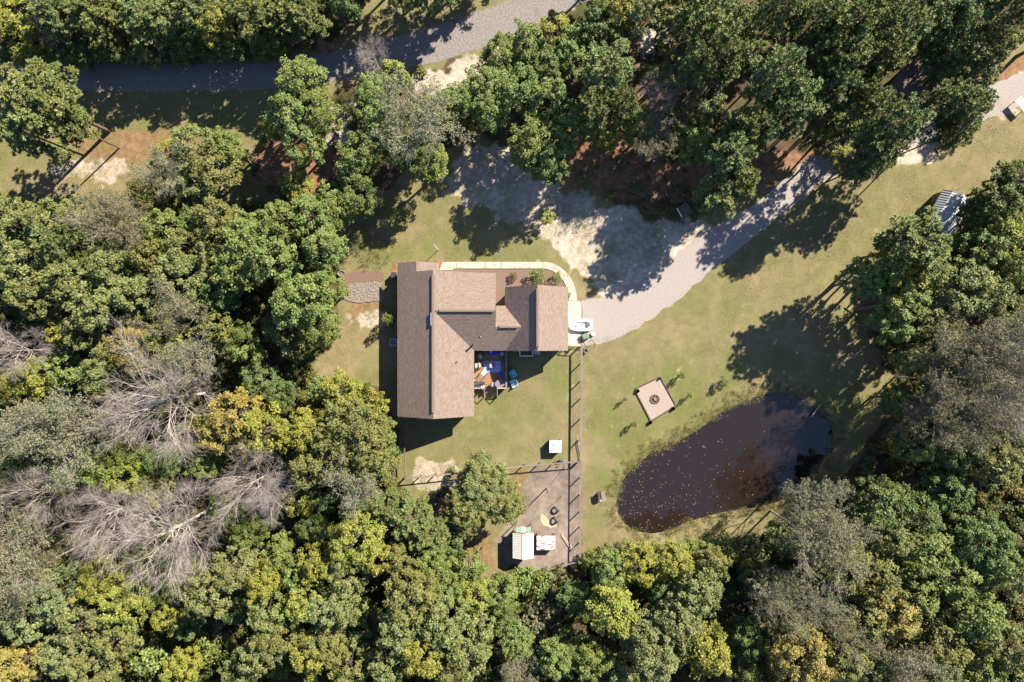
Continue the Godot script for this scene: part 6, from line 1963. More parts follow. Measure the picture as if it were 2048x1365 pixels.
	["dark", 40.21, 17.67, 3.15, 12.0, "dark rounded tree on the shaded bank of the pond", "trees along the pond side woods"],
	["green", 39.00, 19.97, 2.20, 10.0, "mid-sized mid-green broadleaf tree just below and left of the dark bank tree", "trees along the pond side woods"],
	["dark", 43.74, 18.43, 2.82, 12.0, "mid-sized dark green broadleaf tree just right of the dark bank tree", "trees along the pond side woods"],
	["dark", 47.27, 16.42, 2.39, 12.0, "mid-sized dark green broadleaf tree right of the dark bank tree", "trees along the pond side woods"],
	["thin", 32.45, 17.23, 2.39, 12.0, "pinkish-grey half-bare tree leaning over the pond bank", "trees along the pond side woods"],
	["thin", 31.09, 20.41, 2.80, 13.0, "mid-sized half-bare greyish tree just below the pond bank half-bare tree", "trees along the pond side woods"],
	["thin", 33.94, 20.74, 2.47, 13.0, "mid-sized half-bare greyish tree below and right of the pond bank half-bare tree", "trees along the pond side woods"],
	["oak", 35.27, 23.45, 3.00, 13.0, "large olive-green broadleaf tree below and right of the pond bank half-bare tree", "trees along the pond side woods"],
	["oak", 38.13, 24.82, 2.97, 14.0, "large olive-green broadleaf tree below the dark bank tree", "trees along the pond side woods"],
	["oak", 40.63, 21.84, 2.36, 13.0, "mid-sized olive-green broadleaf tree below the dark bank tree", "trees along the pond side woods"],
	["green", 44.27, 22.64, 3.00, 13.0, "large mid-green broadleaf tree below and right of the dark bank tree", "trees along the pond side woods"],
	["green", 42.77, 27.20, 2.79, 13.0, "mid-sized mid-green broadleaf tree well below the dark bank tree", "trees along the pond side woods"],
	["green", 47.06, 25.16, 2.79, 13.0, "mid-sized mid-green broadleaf tree well below and right of the dark bank tree", "trees along the pond side woods"],
	["dark", 50.45, 21.49, 3.23, 13.0, "large dark green broadleaf tree well right of the dark bank tree", "trees along the pond side woods"],
	["green", 52.46, 24.82, 2.76, 14.0, "mid-sized mid-green broadleaf tree well above the bottom right corner of the photo", "trees along the pond side woods"],
	["green", 49.70, 29.18, 2.97, 14.0, "large mid-green broadleaf tree above and left of the bottom right corner of the photo", "trees along the pond side woods"],
	["sage", 52.99, 32.26, 2.87, 14.0, "mid-sized grey-green broadleaf tree above the bottom right corner of the photo", "trees along the pond side woods"],
	["gold", 40.25, 28.81, 2.87, 14.0, "mid-sized amber-leaved tree well right of the big amber tree", "trees along the pond side woods"],
	["oak", 37.30, 29.45, 2.79, 13.0, "mid-sized olive-green broadleaf tree above and right of the big amber tree", "trees along the pond side woods"],
	["oak", 35.36, 33.59, 2.87, 14.0, "mid-sized olive-green broadleaf tree right of the big amber tree", "trees along the pond side woods"],
	["gold", 30.04, 32.48, 3.47, 15.0, "big amber-orange tree near the bottom edge of the photo", "trees along the pond side woods"],
	["gold", 32.28, 35.18, 2.44, 14.0, "mid-sized amber-leaved tree just below and right of the big amber tree", "trees along the pond side woods"],
	["gold", 29.80, 31.06, 2.14, 13.0, "mid-sized amber-leaved tree just above the big amber tree", "trees along the pond side woods"],
	["thin", 28.00, 27.00, 2.39, 12.0, "mid-sized half-bare greyish tree above and left of the big amber tree", "trees in the woods below the yard"],
	["thin", 31.81, 28.34, 2.30, 11.0, "mid-sized half-bare greyish tree above the big amber tree", "trees along the pond side woods"],
	["dark", 29.17, 31.35, 2.10, 10.0, "mid-sized dark green broadleaf tree just above and left of the big amber tree", "trees in the woods below the yard"],
	["bush", 27.90, 24.94, 2.34, 4.0, "large bright green bush below and left of the pond bank half-bare tree", "bushes in the woods below the yard"],
	["bush", 24.97, 24.59, 2.34, 4.0, "large bright green bush below the pond", "bushes in the woods below the yard"],
	["bush", 31.53, 23.41, 1.99, 4.0, "large bright green bush well below and right of the pond", "bushes along the pond side woods"],
	["dark", 26.17, 32.28, 2.41, 11.0, "mid-sized dark green broadleaf tree left of the big amber tree", "trees in the woods below the yard"],
	["green", 25.00, 35.62, 2.29, 11.0, "mid-sized mid-green broadleaf tree left of the big amber tree", "trees in the woods below the yard"],
	["oak", 45.88, 32.56, 2.89, 13.0, "mid-sized olive-green broadleaf tree well right of the big amber tree", "trees along the pond side woods"],
	["thin", 41.74, 34.29, 2.58, 13.0, "mid-sized half-bare greyish tree well right of the big amber tree", "trees along the pond side woods"],
	["dark", 39.20, 36.00, 2.41, 11.0, "mid-sized dark green broadleaf tree right of the big amber tree", "trees along the pond side woods"],
	["green", 46.95, 35.78, 2.57, 13.0, "mid-sized mid-green broadleaf tree left of the bottom right corner of the photo", "trees along the pond side woods"],
	["green", 50.17, 34.97, 2.47, 13.0, "mid-sized mid-green broadleaf tree well right of the big amber tree", "trees along the pond side woods"],
	["dark", 27.64, 26.61, 2.23, 9.0, "mid-sized dark green broadleaf tree above and left of the big amber tree", "trees in the woods below the yard"],
	["thin", 34.82, 31.07, 2.19, 11.0, "mid-sized half-bare greyish tree above and right of the big amber tree", "trees along the pond side woods"],
	["lime", 19.97, 32.89, 3.19, 14.0, "large yellow-green broadleaf tree right of the large grey-green tree", "trees in the woods below the yard"],
	["sage", 17.31, 30.13, 2.87, 14.0, "mid-sized grey-green broadleaf tree just above and right of the large grey-green tree", "trees in the woods below the yard"],
	["oak", 20.15, 26.77, 2.79, 13.0, "mid-sized olive-green broadleaf tree above and right of the large grey-green tree", "trees in the woods below the yard"],
	["oak", 21.62, 24.54, 2.29, 11.0, "mid-sized olive-green broadleaf tree well above and right of the large grey-green tree", "trees in the woods below the yard"],
	["sage", 14.52, 32.48, 3.47, 15.0, "large grey-green tree at the bottom edge below the pond", "trees in the woods below the yard"],
	["sage", 13.70, 35.44, 2.65, 14.0, "mid-sized grey-green broadleaf tree just below the large grey-green tree", "trees in the woods below the yard"],
	["lime", 17.52, 24.76, 2.53, 10.0, "mid-sized yellow-green broadleaf tree above and right of the drooping yellow-green tree", "trees in the woods below the yard"],
	["lime", 14.23, 24.99, 2.56, 9.0, "mid-sized yellow-green broadleaf tree below and right of the little hut", "trees in the woods below the yard"],
	["green", 11.56, 25.99, 2.56, 9.0, "mid-sized mid-green broadleaf tree above the drooping yellow-green tree", "trees in the woods below the yard"],
	["lime", 11.15, 29.24, 3.00, 13.0, "yellow-green tree with a drooping amber tip below the pond side fence end", "trees in the woods below the yard"],
	["dark", 7.20, 29.01, 2.29, 6.0, "mid-sized dark green broadleaf tree above and left of the drooping yellow-green tree", "trees in the woods below the yard"],
	["bush", 9.32, 25.92, 1.53, 3.0, "large bright green bush right of the rusty shelter", "bushes in the woods below the yard"],
	["scrub", 5.64, 28.66, 2.12, 3.5, "large dull brownish bush below the rusty shelter", "bushes in the woods below the yard"],
	["bush", 3.29, 28.37, 2.12, 3.5, "large bright green bush below the rusty shelter", "bushes in the woods below the yard"],
	["bush", 0.94, 27.99, 1.99, 4.0, "bright green bush below the white hen house", "bushes in the woods below the yard"],
	["green", -1.36, 28.72, 2.38, 7.0, "mid-sized mid-green broadleaf tree below and left of the white hen house", "trees in the woods below the yard"],
	["lime", -4.11, 28.49, 2.11, 9.0, "mid-sized yellow-green broadleaf tree below and left of the white hen house", "trees in the woods below the yard"],
	["green", -7.38, 27.52, 2.31, 10.0, "mid-sized mid-green broadleaf tree below and right of the soft young pine", "trees in the woods below the yard"],
	["green", -5.27, 25.38, 1.91, 8.0, "mid-sized mid-green broadleaf tree left of the white hen house", "trees in the woods below the yard"],
	["scrub", 2.11, 33.26, 2.34, 4.0, "large dull brownish bush below the white hen house", "bushes in the woods below the yard"],
	["scrub", 4.45, 31.50, 2.11, 4.0, "large dull brownish bush left of the drooping yellow-green tree", "bushes in the woods below the yard"],
	["green", 4.70, 35.35, 2.51, 11.0, "mid-sized mid-green broadleaf tree below and left of the drooping yellow-green tree", "trees in the woods below the yard"],
	["green", 8.52, 34.91, 2.40, 11.0, "mid-sized mid-green broadleaf tree left of the large grey-green tree", "trees in the woods below the yard"],
	["thin", 0.89, 36.64, 2.01, 9.0, "mid-sized half-bare greyish tree well below and left of the drooping yellow-green tree", "trees in the woods below the yard"],
	["dark", 6.46, 33.74, 2.34, 9.0, "mid-sized dark green broadleaf tree below and left of the drooping yellow-green tree", "trees in the woods below the yard"],
	["green", 10.17, 35.68, 2.16, 12.0, "mid-sized mid-green broadleaf tree below and left of the large grey-green tree", "trees in the woods below the yard"],
	["green", 0.33, 33.77, 2.00, 9.0, "mid-sized mid-green broadleaf tree well below the white hen house", "trees in the woods below the yard"],
	["dark", -0.79, 31.60, 1.81, 7.0, "mid-sized dark green broadleaf tree below the white hen house", "trees in the woods below the yard"],
	["dark", 17.05, 28.28, 2.01, 9.0, "mid-sized dark green broadleaf tree right of the drooping yellow-green tree", "trees in the woods below the yard"],
	["bush", 11.59, 25.29, 1.54, 2.5, "large bright green bush below the little hut", "bushes in the woods below the yard"],
	["bush", 13.96, 24.70, 1.54, 2.5, "large bright green bush below and right of the little hut", "bushes in the woods below the yard"],
	["bush", 17.51, 24.99, 1.54, 2.5, "large bright green bush above and right of the drooping yellow-green tree", "bushes in the woods below the yard"],
	["bush", 21.06, 24.58, 1.42, 2.5, "large bright green bush well below the pond", "bushes in the woods below the yard"],
	["bush", 23.72, 24.40, 1.42, 2.5, "large bright green bush well below and left of the pond bank half-bare tree", "bushes in the woods below the yard"],
	["pine", -11.23, 19.41, 2.53, 9.0, "soft bright young pine at the edge of the woods below the curving fence", "trees in the woods below the yard"],
	["pine", -13.85, 18.49, 1.89, 8.0, "mid-sized pine with tufted green needles just above and left of the soft young pine", "trees in the woods beside the house"],
	["pine", -9.47, 21.06, 2.31, 9.0, "mid-sized pine with tufted green needles just below and right of the soft young pine", "trees in the woods below the yard"],
	["dark", -6.97, 22.34, 1.91, 8.0, "mid-sized dark green broadleaf tree below the water trough", "trees in the woods below the yard"],
	["lime", -16.83, 21.30, 3.22, 13.0, "sunny yellow-green tree in the woods below the house", "trees in the woods beside the house"],
	["lime", -14.41, 23.61, 1.97, 11.0, "mid-sized yellow-green broadleaf tree just below and right of the sunny yellow-green tree", "trees in the woods beside the house"],
	["oak", -12.23, 23.99, 2.07, 11.0, "mid-sized olive-green broadleaf tree below the soft young pine", "trees in the woods beside the house"],
	["green", -8.92, 24.76, 2.53, 10.0, "mid-sized mid-green broadleaf tree below the water trough", "trees in the woods below the yard"],
	["oak", -17.53, 25.40, 2.70, 12.0, "mid-sized olive-green broadleaf tree just below the sunny yellow-green tree", "trees in the woods beside the house"],
	["oak", -18.50, 28.64, 2.49, 12.0, "mid-sized olive-green broadleaf tree below the sunny yellow-green tree", "trees in the woods beside the house"],
	["oak", -10.83, 26.95, 3.19, 14.0, "large olive-green broadleaf tree below the soft young pine", "trees in the woods below the yard"],
	["oak", -7.54, 29.71, 3.19, 14.0, "large olive-green broadleaf tree well below the soft young pine", "trees in the woods below the yard"],
	["oak", -11.89, 30.13, 2.87, 14.0, "mid-sized olive-green broadleaf tree well below and right of the sunny yellow-green tree", "trees in the woods beside the house"],
	["lime", -8.71, 33.05, 3.19, 14.0, "large yellow-green broadleaf tree well below and right of the sunny yellow-green tree", "trees in the woods below the yard"],
	["oak", -4.93, 33.74, 2.79, 13.0, "mid-sized olive-green broadleaf tree well below and left of the white hen house", "trees in the woods below the yard"],
	["oak", -13.08, 34.28, 2.47, 13.0, "mid-sized olive-green broadleaf tree well below the sunny yellow-green tree", "trees in the woods beside the house"],
	["oak", -17.53, 35.13, 2.49, 12.0, "mid-sized olive-green broadleaf tree well below the soft young pine", "trees in the woods beside the house"],
	["oak", -19.96, 32.97, 2.49, 12.0, "mid-sized olive-green broadleaf tree well below and left of the soft young pine", "trees in the woods beside the house"],
	["sage", -20.77, 29.18, 2.49, 12.0, "mid-sized grey-green broadleaf tree below and left of the sunny yellow-green tree", "trees in the woods beside the house"],
	["oak", -6.65, 36.04, 2.14, 13.0, "mid-sized olive-green broadleaf tree well below and left of the rusty shelter", "trees in the woods below the yard"],
	["oak", -3.77, 31.53, 1.86, 11.0, "mid-sized olive-green broadleaf tree well below and right of the soft young pine", "trees in the woods below the yard"],
	["dark", -16.24, 31.33, 2.36, 8.0, "mid-sized dark green broadleaf tree below the sunny yellow-green tree", "trees in the woods beside the house"],
	["dark", -17.65, 33.58, 2.25, 8.0, "mid-sized dark green broadleaf tree well below the sunny yellow-green tree", "trees in the woods beside the house"],
	["oak", -3.45, 15.87, 3.45, 9.0, "wide spreading oak standing over the curving fence and the dirt pen", "trees in the woods below the yard"],
	["oak", -1.17, 18.21, 2.67, 9.0, "mid-sized olive-green broadleaf tree just below and right of the spreading oak", "trees in the woods below the yard"],
	["oak", -5.34, 18.65, 2.67, 9.0, "mid-sized olive-green broadleaf tree just below and right of the water trough", "trees in the woods below the yard"],
	["oak", -15.72, 10.49, 3.61, 14.0, "big dull green oak overhanging the rail fence by the house corner", "trees in the woods beside the house"],
	["oak", -17.90, 8.17, 2.47, 13.0, "mid-sized olive-green broadleaf tree just below the yellow wood-edge tree", "trees in the woods beside the house"],
	["oak", -14.58, 13.00, 2.25, 13.0, "mid-sized olive-green broadleaf tree just below and right of the house-corner oak", "trees in the woods beside the house"],
	["oak", -20.05, 10.05, 2.14, 13.0, "mid-sized olive-green broadleaf tree left of the house-corner oak", "trees in the woods beside the house"],
	["thin", -16.77, 15.06, 2.39, 12.0, "mid-sized half-bare greyish tree below the house-corner oak", "trees in the woods beside the house"],
	["lime", -18.78, 5.60, 2.51, 11.0, "yellow-topped tree at the wood edge nearest the house lawn", "trees in the woods beside the house"],
	["lime", -16.09, 7.02, 1.98, 10.0, "mid-sized yellow-green broadleaf tree just below and right of the yellow wood-edge tree", "trees in the woods beside the house"],
	["green", -21.54, 4.91, 1.68, 8.0, "mid-sized mid-green broadleaf tree just left of the yellow wood-edge tree", "trees in the woods beside the house"],
	["gold", -29.42, 7.83, 2.97, 14.0, "golden yellow tree beside the great fan-shaped bare tree", "trees in the woods beside the house"],
	["lime", -26.23, 9.53, 2.97, 14.0, "large yellow-green broadleaf tree just below and right of the golden tree", "trees in the woods beside the house"],
	["gold", -31.30, 10.16, 2.14, 13.0, "mid-sized amber-leaved tree just below and left of the golden tree", "trees in the woods beside the house"],
	["lime", -22.62, 9.62, 2.36, 13.0, "mid-sized yellow-green broadleaf tree below and left of the yellow wood-edge tree", "trees in the woods beside the house"],
	["oak", -21.55, 13.53, 2.47, 13.0, "mid-sized olive-green broadleaf tree right of the starburst bare tree", "trees in the woods beside the house"],
	["dark", -25.74, 5.99, 2.01, 9.0, "mid-sized dark green broadleaf tree above and right of the golden tree", "trees in the woods beside the house"],
	["dark", -21.30, 17.00, 2.36, 8.0, "mid-sized dark green broadleaf tree above and left of the sunny yellow-green tree", "trees in the woods beside the house"],
	["lime", -23.80, 17.77, 1.98, 10.0, "mid-sized yellow-green broadleaf tree below and right of the starburst bare tree", "trees in the woods beside the house"],
	["oak", -17.53, 13.12, 2.27, 12.0, "mid-sized olive-green broadleaf tree just below and left of the house-corner oak", "trees in the woods beside the house"],
	["dark", -28.08, 4.32, 2.23, 9.0, "mid-sized dark green broadleaf tree left of the yellow wood-edge tree", "trees in the woods beside the house"],
	["bare", -36.39, 6.21, 4.75, 15.0, "great fan-shaped bare tree in the woods beside the house", "trees in the woods beside the house"],
	["bare", -27.54, 14.93, 3.23, 13.0, "round bare pinkish tree like a starburst below the golden tree", "trees in the woods beside the house"],
	["bare", -25.84, 16.84, 1.97, 11.0, "mid-sized bare grey tree just below and right of the starburst bare tree", "trees in the woods beside the house"],
	["bare", -35.87, 19.94, 4.86, 15.0, "largest bare tree, with a thick pale trunk, in the lower woods", "trees in the woods beside the house"],
	["bare", -42.32, 18.26, 3.09, 14.0, "large bare grey tree left of the thick-trunked bare tree", "trees in the woods beside the house"],
	["bare", -49.17, 15.87, 2.93, 12.0, "mid-sized bare grey tree well left of the thick-trunked bare tree", "trees in the woods beside the house"],
	["thin", -46.32, 9.99, 3.73, 14.0, "large half-bare greyish tree well left of the great fan-shaped bare tree", "trees in the woods beside the house"],
	["thin", -49.52, 8.93, 2.77, 14.0, "mid-sized half-bare greyish tree below and right of the left edge bare tree", "trees in the woods beside the house"],
	["bare", -52.98, 0.93, 3.09, 14.0, "bare tree at the left edge showing its pale trunk", "trees in the woods beside the house"],
	["thin", -52.72, 21.45, 3.73, 14.0, "large half-bare greyish tree well above the orange corner tree", "trees in the woods beside the house"],
	["thin", -51.31, 24.34, 2.69, 13.0, "mid-sized half-bare greyish tree well above the orange corner tree", "trees in the woods beside the house"],
	["lime", -42.15, 14.88, 2.29, 11.0, "mid-sized yellow-green broadleaf tree above and left of the thick-trunked bare tree", "trees in the woods beside the house"],
	["green", -44.57, 13.66, 2.60, 12.0, "mid-sized mid-green broadleaf tree well above and left of the thick-trunked bare tree", "trees in the woods beside the house"],
	["green", -41.98, 12.15, 2.51, 11.0, "mid-sized mid-green broadleaf tree below and left of the great fan-shaped bare tree", "trees in the woods beside the house"],
	["dark", -38.89, 13.67, 2.21, 10.0, "mid-sized dark green broadleaf tree below the great fan-shaped bare tree", "trees in the woods beside the house"],
	["dark", -55.46, 15.33, 2.54, 10.0, "mid-sized dark green broadleaf tree well below the left edge bare tree", "trees in the woods beside the house"],
	["dark", -53.25, 13.12, 1.99, 10.0, "mid-sized dark green broadleaf tree well below the small lime tree", "trees in the woods beside the house"],
	["oak", -52.74, -11.39, 3.00, 13.0, "large olive-green broadleaf tree well above the small lime tree", "trees in the woods beside the house"],
	["oak", -48.99, -12.73, 2.79, 13.0, "mid-sized olive-green broadleaf tree left of the half-dead pale tree", "trees in the woods beside the house"],
	["pine", -47.23, -10.17, 2.54, 13.0, "mid-sized pine with tufted green needles left of the half-dead pale tree", "trees in the woods beside the house"],
	["oak", -51.72, -7.57, 2.97, 14.0, "large olive-green broadleaf tree above and left of the small lime tree", "trees in the woods beside the house"],
	["oak", -47.47, -6.40, 3.19, 14.0, "large olive-green broadleaf tree above the small lime tree", "trees in the woods beside the house"],
	["oak", -42.98, -8.71, 2.79, 13.0, "mid-sized olive-green broadleaf tree just below and left of the half-dead pale tree", "trees in the woods beside the house"],
	["oak", -51.19, -4.27, 2.65, 14.0, "mid-sized olive-green broadleaf tree above and left of the small lime tree", "trees in the woods beside the house"],
	["oak", -43.75, -3.74, 3.19, 14.0, "large olive-green broadleaf tree above and right of the small lime tree", "trees in the woods beside the house"],
	["oak", -39.93, -4.27, 2.87, 14.0, "mid-sized olive-green broadleaf tree above the tawny tree", "trees in the woods beside the house"],
	["oak", -46.20, -1.11, 2.49, 12.0, "mid-sized olive-green broadleaf tree just right of the small lime tree", "trees in the woods beside the house"],
	["lime", -50.63, -0.96, 1.76, 10.0, "small lime-green tree in a dark gap above the left edge bare tree", "trees in the woods beside the house"],
	["lime", -52.08, 3.96, 2.51, 11.0, "mid-sized yellow-green broadleaf tree just below and right of the left edge bare tree", "trees in the woods beside the house"],
	["lime", -55.08, 4.78, 2.07, 11.0, "mid-sized yellow-green broadleaf tree just below the left edge bare tree", "trees in the woods beside the house"],
	["green", -49.25, 3.17, 2.31, 10.0, "mid-sized mid-green broadleaf tree below the small lime tree", "trees in the woods beside the house"],
	["oak", -43.90, 3.72, 2.47, 13.0, "mid-sized olive-green broadleaf tree below and left of the tawny tree", "trees in the woods beside the house"],
	["gold", -39.93, 0.66, 2.76, 14.0, "tawny gold-green tree above the great fan-shaped bare tree", "trees in the woods beside the house"],
	["lime", -36.93, -0.03, 2.36, 13.0, "mid-sized yellow-green broadleaf tree just right of the tawny tree", "trees in the woods beside the house"],
	["oak", -42.98, 2.12, 2.14, 13.0, "mid-sized olive-green broadleaf tree just below and left of the tawny tree", "trees in the woods beside the house"],
	["oak", -35.79, -6.40, 3.19, 14.0, "large olive-green broadleaf tree below and right of the half-dead pale tree", "trees in the woods beside the house"],
	["oak", -38.70, -8.60, 2.47, 13.0, "mid-sized olive-green broadleaf tree just below and right of the half-dead pale tree", "trees in the woods beside the house"],
	["green", -37.43, -11.93, 2.60, 12.0, "mid-sized mid-green broadleaf tree just right of the half-dead pale tree", "trees in the woods beside the house"],
	["thin", -41.39, -12.07, 2.52, 11.0, "pale grey limbs of a half-dead tree at the top of the left woods", "trees in the woods beside the house"],
	["oak", -34.41, -9.67, 2.47, 13.0, "mid-sized olive-green broadleaf tree right of the half-dead pale tree", "trees in the woods beside the house"],
	["oak", -31.84, -12.89, 2.68, 13.0, "mid-sized olive-green broadleaf tree well above and left of the wood-edge oak", "trees in the woods beside the house"],
	["green", -27.72, -11.18, 3.19, 14.0, "large mid-green broadleaf tree above and left of the wood-edge oak", "trees between lane and house"],
	["green", -24.87, -12.89, 2.47, 13.0, "mid-sized mid-green broadleaf tree above and left of the oval metal tub", "trees between lane and house"],
	["green", -29.69, -7.53, 3.00, 13.0, "large mid-green broadleaf tree well left of the oval metal tub", "trees in the woods beside the house"],
	["green", -25.59, -8.52, 2.97, 14.0, "large mid-green broadleaf tree left of the oval metal tub", "trees in the woods beside the house"],
	["dark", -32.70, -4.83, 2.54, 10.0, "mid-sized dark green broadleaf tree left of the wood-edge oak", "trees in the woods beside the house"],
	["thin", -34.84, -2.74, 2.28, 12.0, "mid-sized half-bare greyish tree above and right of the tawny tree", "trees in the woods beside the house"],
	["green", -21.75, -13.55, 2.49, 12.0, "mid-sized mid-green broadleaf tree above the wood-edge oak", "trees between lane and house"],
	["green", -20.58, -9.67, 2.68, 13.0, "mid-sized mid-green broadleaf tree just above and left of the oval metal tub", "trees in the woods beside the house"],
	["green", -22.41, -4.27, 3.50, 14.0, "large round oak at the wood edge beside the oval metal tub", "trees in the woods beside the house"],
	["green", -20.12, -5.54, 2.16, 12.0, "mid-sized mid-green broadleaf tree just below and left of the oval metal tub", "trees in the woods beside the house"],
	["green", -20.77, -1.49, 2.38, 12.0, "mid-sized mid-green broadleaf tree just below and right of the wood-edge oak", "trees in the woods beside the house"],
	["dark", -25.97, -1.55, 2.25, 8.0, "mid-sized dark green broadleaf tree just below and left of the wood-edge oak", "trees in the woods beside the house"],
	["dark", -30.58, 0.14, 2.36, 8.0, "mid-sized dark green broadleaf tree above the golden tree", "trees in the woods beside the house"],
	["green", -28.87, 2.18, 1.87, 10.0, "mid-sized mid-green broadleaf tree above the golden tree", "trees in the woods beside the house"],
	["oak", -31.88, -1.23, 1.97, 11.0, "mid-sized olive-green broadleaf tree right of the tawny tree", "trees in the woods beside the house"],
	["thin", -34.41, 2.04, 2.50, 12.0, "mid-sized half-bare greyish tree above and right of the great fan-shaped bare tree", "trees in the woods beside the house"],
	["oak", -24.13, 0.42, 1.89, 9.0, "mid-sized olive-green broadleaf tree below the wood-edge oak", "trees in the woods beside the house"],
	["dark", -34.47, -13.12, 1.99, 10.0, "mid-sized dark green broadleaf tree right of the half-dead pale tree", "trees in the woods beside the house"],
	["oak", -47.60, -15.01, 1.98, 10.0, "mid-sized olive-green broadleaf tree above and left of the half-dead pale tree", "trees in the woods beside the house"],
	["oak", -54.85, -14.20, 2.16, 12.0, "mid-sized olive-green broadleaf tree below the half-shaded pine", "trees in the woods beside the house"],
	["sage", -52.15, 29.73, 3.03, 12.0, "large grey-green broadleaf tree above the orange corner tree", "trees in the woods beside the house"],
	["sage", -49.33, 27.02, 3.14, 12.0, "large grey-green broadleaf tree above and right of the orange corner tree", "trees in the woods beside the house"],
	["sage", -54.42, 28.26, 2.49, 12.0, "mid-sized grey-green broadleaf tree above the orange corner tree", "trees in the woods beside the house"],
	["sage", -46.63, 30.27, 3.03, 12.0, "large grey-green broadleaf tree left of the small gap tree", "trees in the woods beside the house"],
	["lime", -44.47, 25.56, 2.70, 12.0, "mid-sized yellow-green broadleaf tree above and left of the small gap tree", "trees in the woods beside the house"],
	["lime", -41.76, 28.10, 2.92, 12.0, "mid-sized yellow-green broadleaf tree below and left of the thick-trunked bare tree", "trees in the woods beside the house"],
	["gold", -53.88, 35.13, 2.92, 12.0, "orange-yellow tree in the bottom left corner of the photo", "trees in the woods beside the house"],
	["sage", -48.79, 34.05, 2.81, 12.0, "mid-sized grey-green broadleaf tree right of the orange corner tree", "trees in the woods beside the house"],
	["oak", -45.55, 35.30, 2.49, 12.0, "mid-sized olive-green broadleaf tree right of the orange corner tree", "trees in the woods beside the house"],
	["oak", -43.24, 32.73, 2.51, 11.0, "mid-sized olive-green broadleaf tree left of the small gap tree", "trees in the woods beside the house"],
	["dark", -40.34, 25.21, 2.34, 9.0, "mid-sized dark green broadleaf tree below and left of the thick-trunked bare tree", "trees in the woods beside the house"],
	["dark", -38.89, 28.52, 2.25, 8.0, "mid-sized dark green broadleaf tree just above the small gap tree", "trees in the woods beside the house"],
	["lime", -38.58, 31.10, 2.00, 9.0, "small yellow-green tree in a dark gap of the bottom left woods", "trees in the woods beside the house"],
	["sage", -32.37, 26.77, 2.89, 13.0, "mid-sized grey-green broadleaf tree above and right of the small gap tree", "trees in the woods beside the house"],
	["sage", -29.69, 24.09, 2.79, 13.0, "mid-sized grey-green broadleaf tree below and right of the thick-trunked bare tree", "trees in the woods beside the house"],
	["lime", -26.91, 25.16, 2.47, 13.0, "mid-sized yellow-green broadleaf tree well below the starburst bare tree", "trees in the woods beside the house"],
	["green", -25.22, 23.45, 2.29, 11.0, "mid-sized mid-green broadleaf tree left of the sunny yellow-green tree", "trees in the woods beside the house"],
	["green", -28.87, 20.91, 2.09, 10.0, "mid-sized mid-green broadleaf tree below the starburst bare tree", "trees in the woods beside the house"],
	["oak", -26.18, 29.18, 2.49, 12.0, "mid-sized olive-green broadleaf tree well right of the small gap tree", "trees in the woods beside the house"],
	["oak", -24.99, 31.51, 2.92, 12.0, "mid-sized olive-green broadleaf tree well below and left of the sunny yellow-green tree", "trees in the woods beside the house"],
	["sage", -27.26, 33.67, 2.38, 12.0, "mid-sized grey-green broadleaf tree well right of the small gap tree", "trees in the woods beside the house"],
	["lime", -22.83, 28.10, 2.49, 12.0, "mid-sized yellow-green broadleaf tree below and left of the sunny yellow-green tree", "trees in the woods beside the house"],
	["lime", -22.29, 34.22, 2.70, 12.0, "mid-sized yellow-green broadleaf tree well below and left of the sunny yellow-green tree", "trees in the woods beside the house"],
	["bush", -34.60, 35.96, 2.33, 5.0, "large bright green bush below and right of the small gap tree", "bushes in the woods beside the house"],
	["lime", -36.58, 36.33, 2.20, 10.0, "mid-sized yellow-green broadleaf tree below the small gap tree", "trees in the woods beside the house"],
	["bush", -42.17, 37.13, 2.45, 5.0, "large bright green bush below the small gap tree", "bushes in the woods beside the house"],
	["scrub", -33.75, 33.66, 2.12, 3.5, "brown brushy patch of dead twigs in the bottom left woods", "bushes in the woods beside the house"],
	["lime", -21.04, 24.48, 2.38, 12.0, "mid-sized yellow-green broadleaf tree well below and left of the soft young pine", "trees in the woods beside the house"],
	["green", -23.58, 25.25, 1.97, 11.0, "mid-sized mid-green broadleaf tree below and left of the sunny yellow-green tree", "trees in the woods beside the house"],
	["dark", -31.14, 30.21, 2.02, 8.0, "mid-sized dark green broadleaf tree right of the small gap tree", "trees in the woods beside the house"],
	["dark", -36.51, 32.17, 1.93, 7.0, "mid-sized dark green broadleaf tree just right of the small gap tree", "trees in the woods beside the house"],
	["dark", -22.51, 21.03, 2.23, 9.0, "mid-sized dark green broadleaf tree left of the sunny yellow-green tree", "trees in the woods beside the house"],
	["dark", -32.54, 18.81, 1.89, 9.0, "mid-sized dark green broadleaf tree below and left of the starburst bare tree", "trees in the woods beside the house"],
	["scrub", -55.08, 25.21, 1.53, 3.0, "large dull brownish bush well above the orange corner tree", "bushes in the woods beside the house"],
	["bush", -27.02, 37.71, 1.98, 5.0, "large bright green bush well right of the small gap tree", "bushes in the woods beside the house"],
	["oak", -29.97, 36.22, 2.20, 10.0, "mid-sized olive-green broadleaf tree below and right of the small gap tree", "trees in the woods beside the house"],
	["green", -33.83, 13.08, 2.20, 10.0, "mid-sized mid-green broadleaf tree below and left of the golden tree", "trees in the woods beside the house"],
	["oak", -39.53, 16.51, 2.18, 11.0, "mid-sized olive-green broadleaf tree above and left of the thick-trunked bare tree", "trees in the woods beside the house"],
	["dark", -23.63, 14.91, 1.89, 9.0, "mid-sized dark green broadleaf tree right of the starburst bare tree", "trees in the woods beside the house"],
	["bush", -14.59, -2.50, 1.06, 3.4, "young fig tree with big pale leaves against the house wall", "bushes in the woods beside the house"],
	["bush", 3.08, -7.62, 1.24, 2.2, "large yellow-green shrub in the mulch bed by the garage", "bushes in the woods below the yard"],
	["bush", 5.24, -7.53, 0.89, 1.5, "rounder green shrub in the curve of the footpath", "bushes in the woods below the yard"],
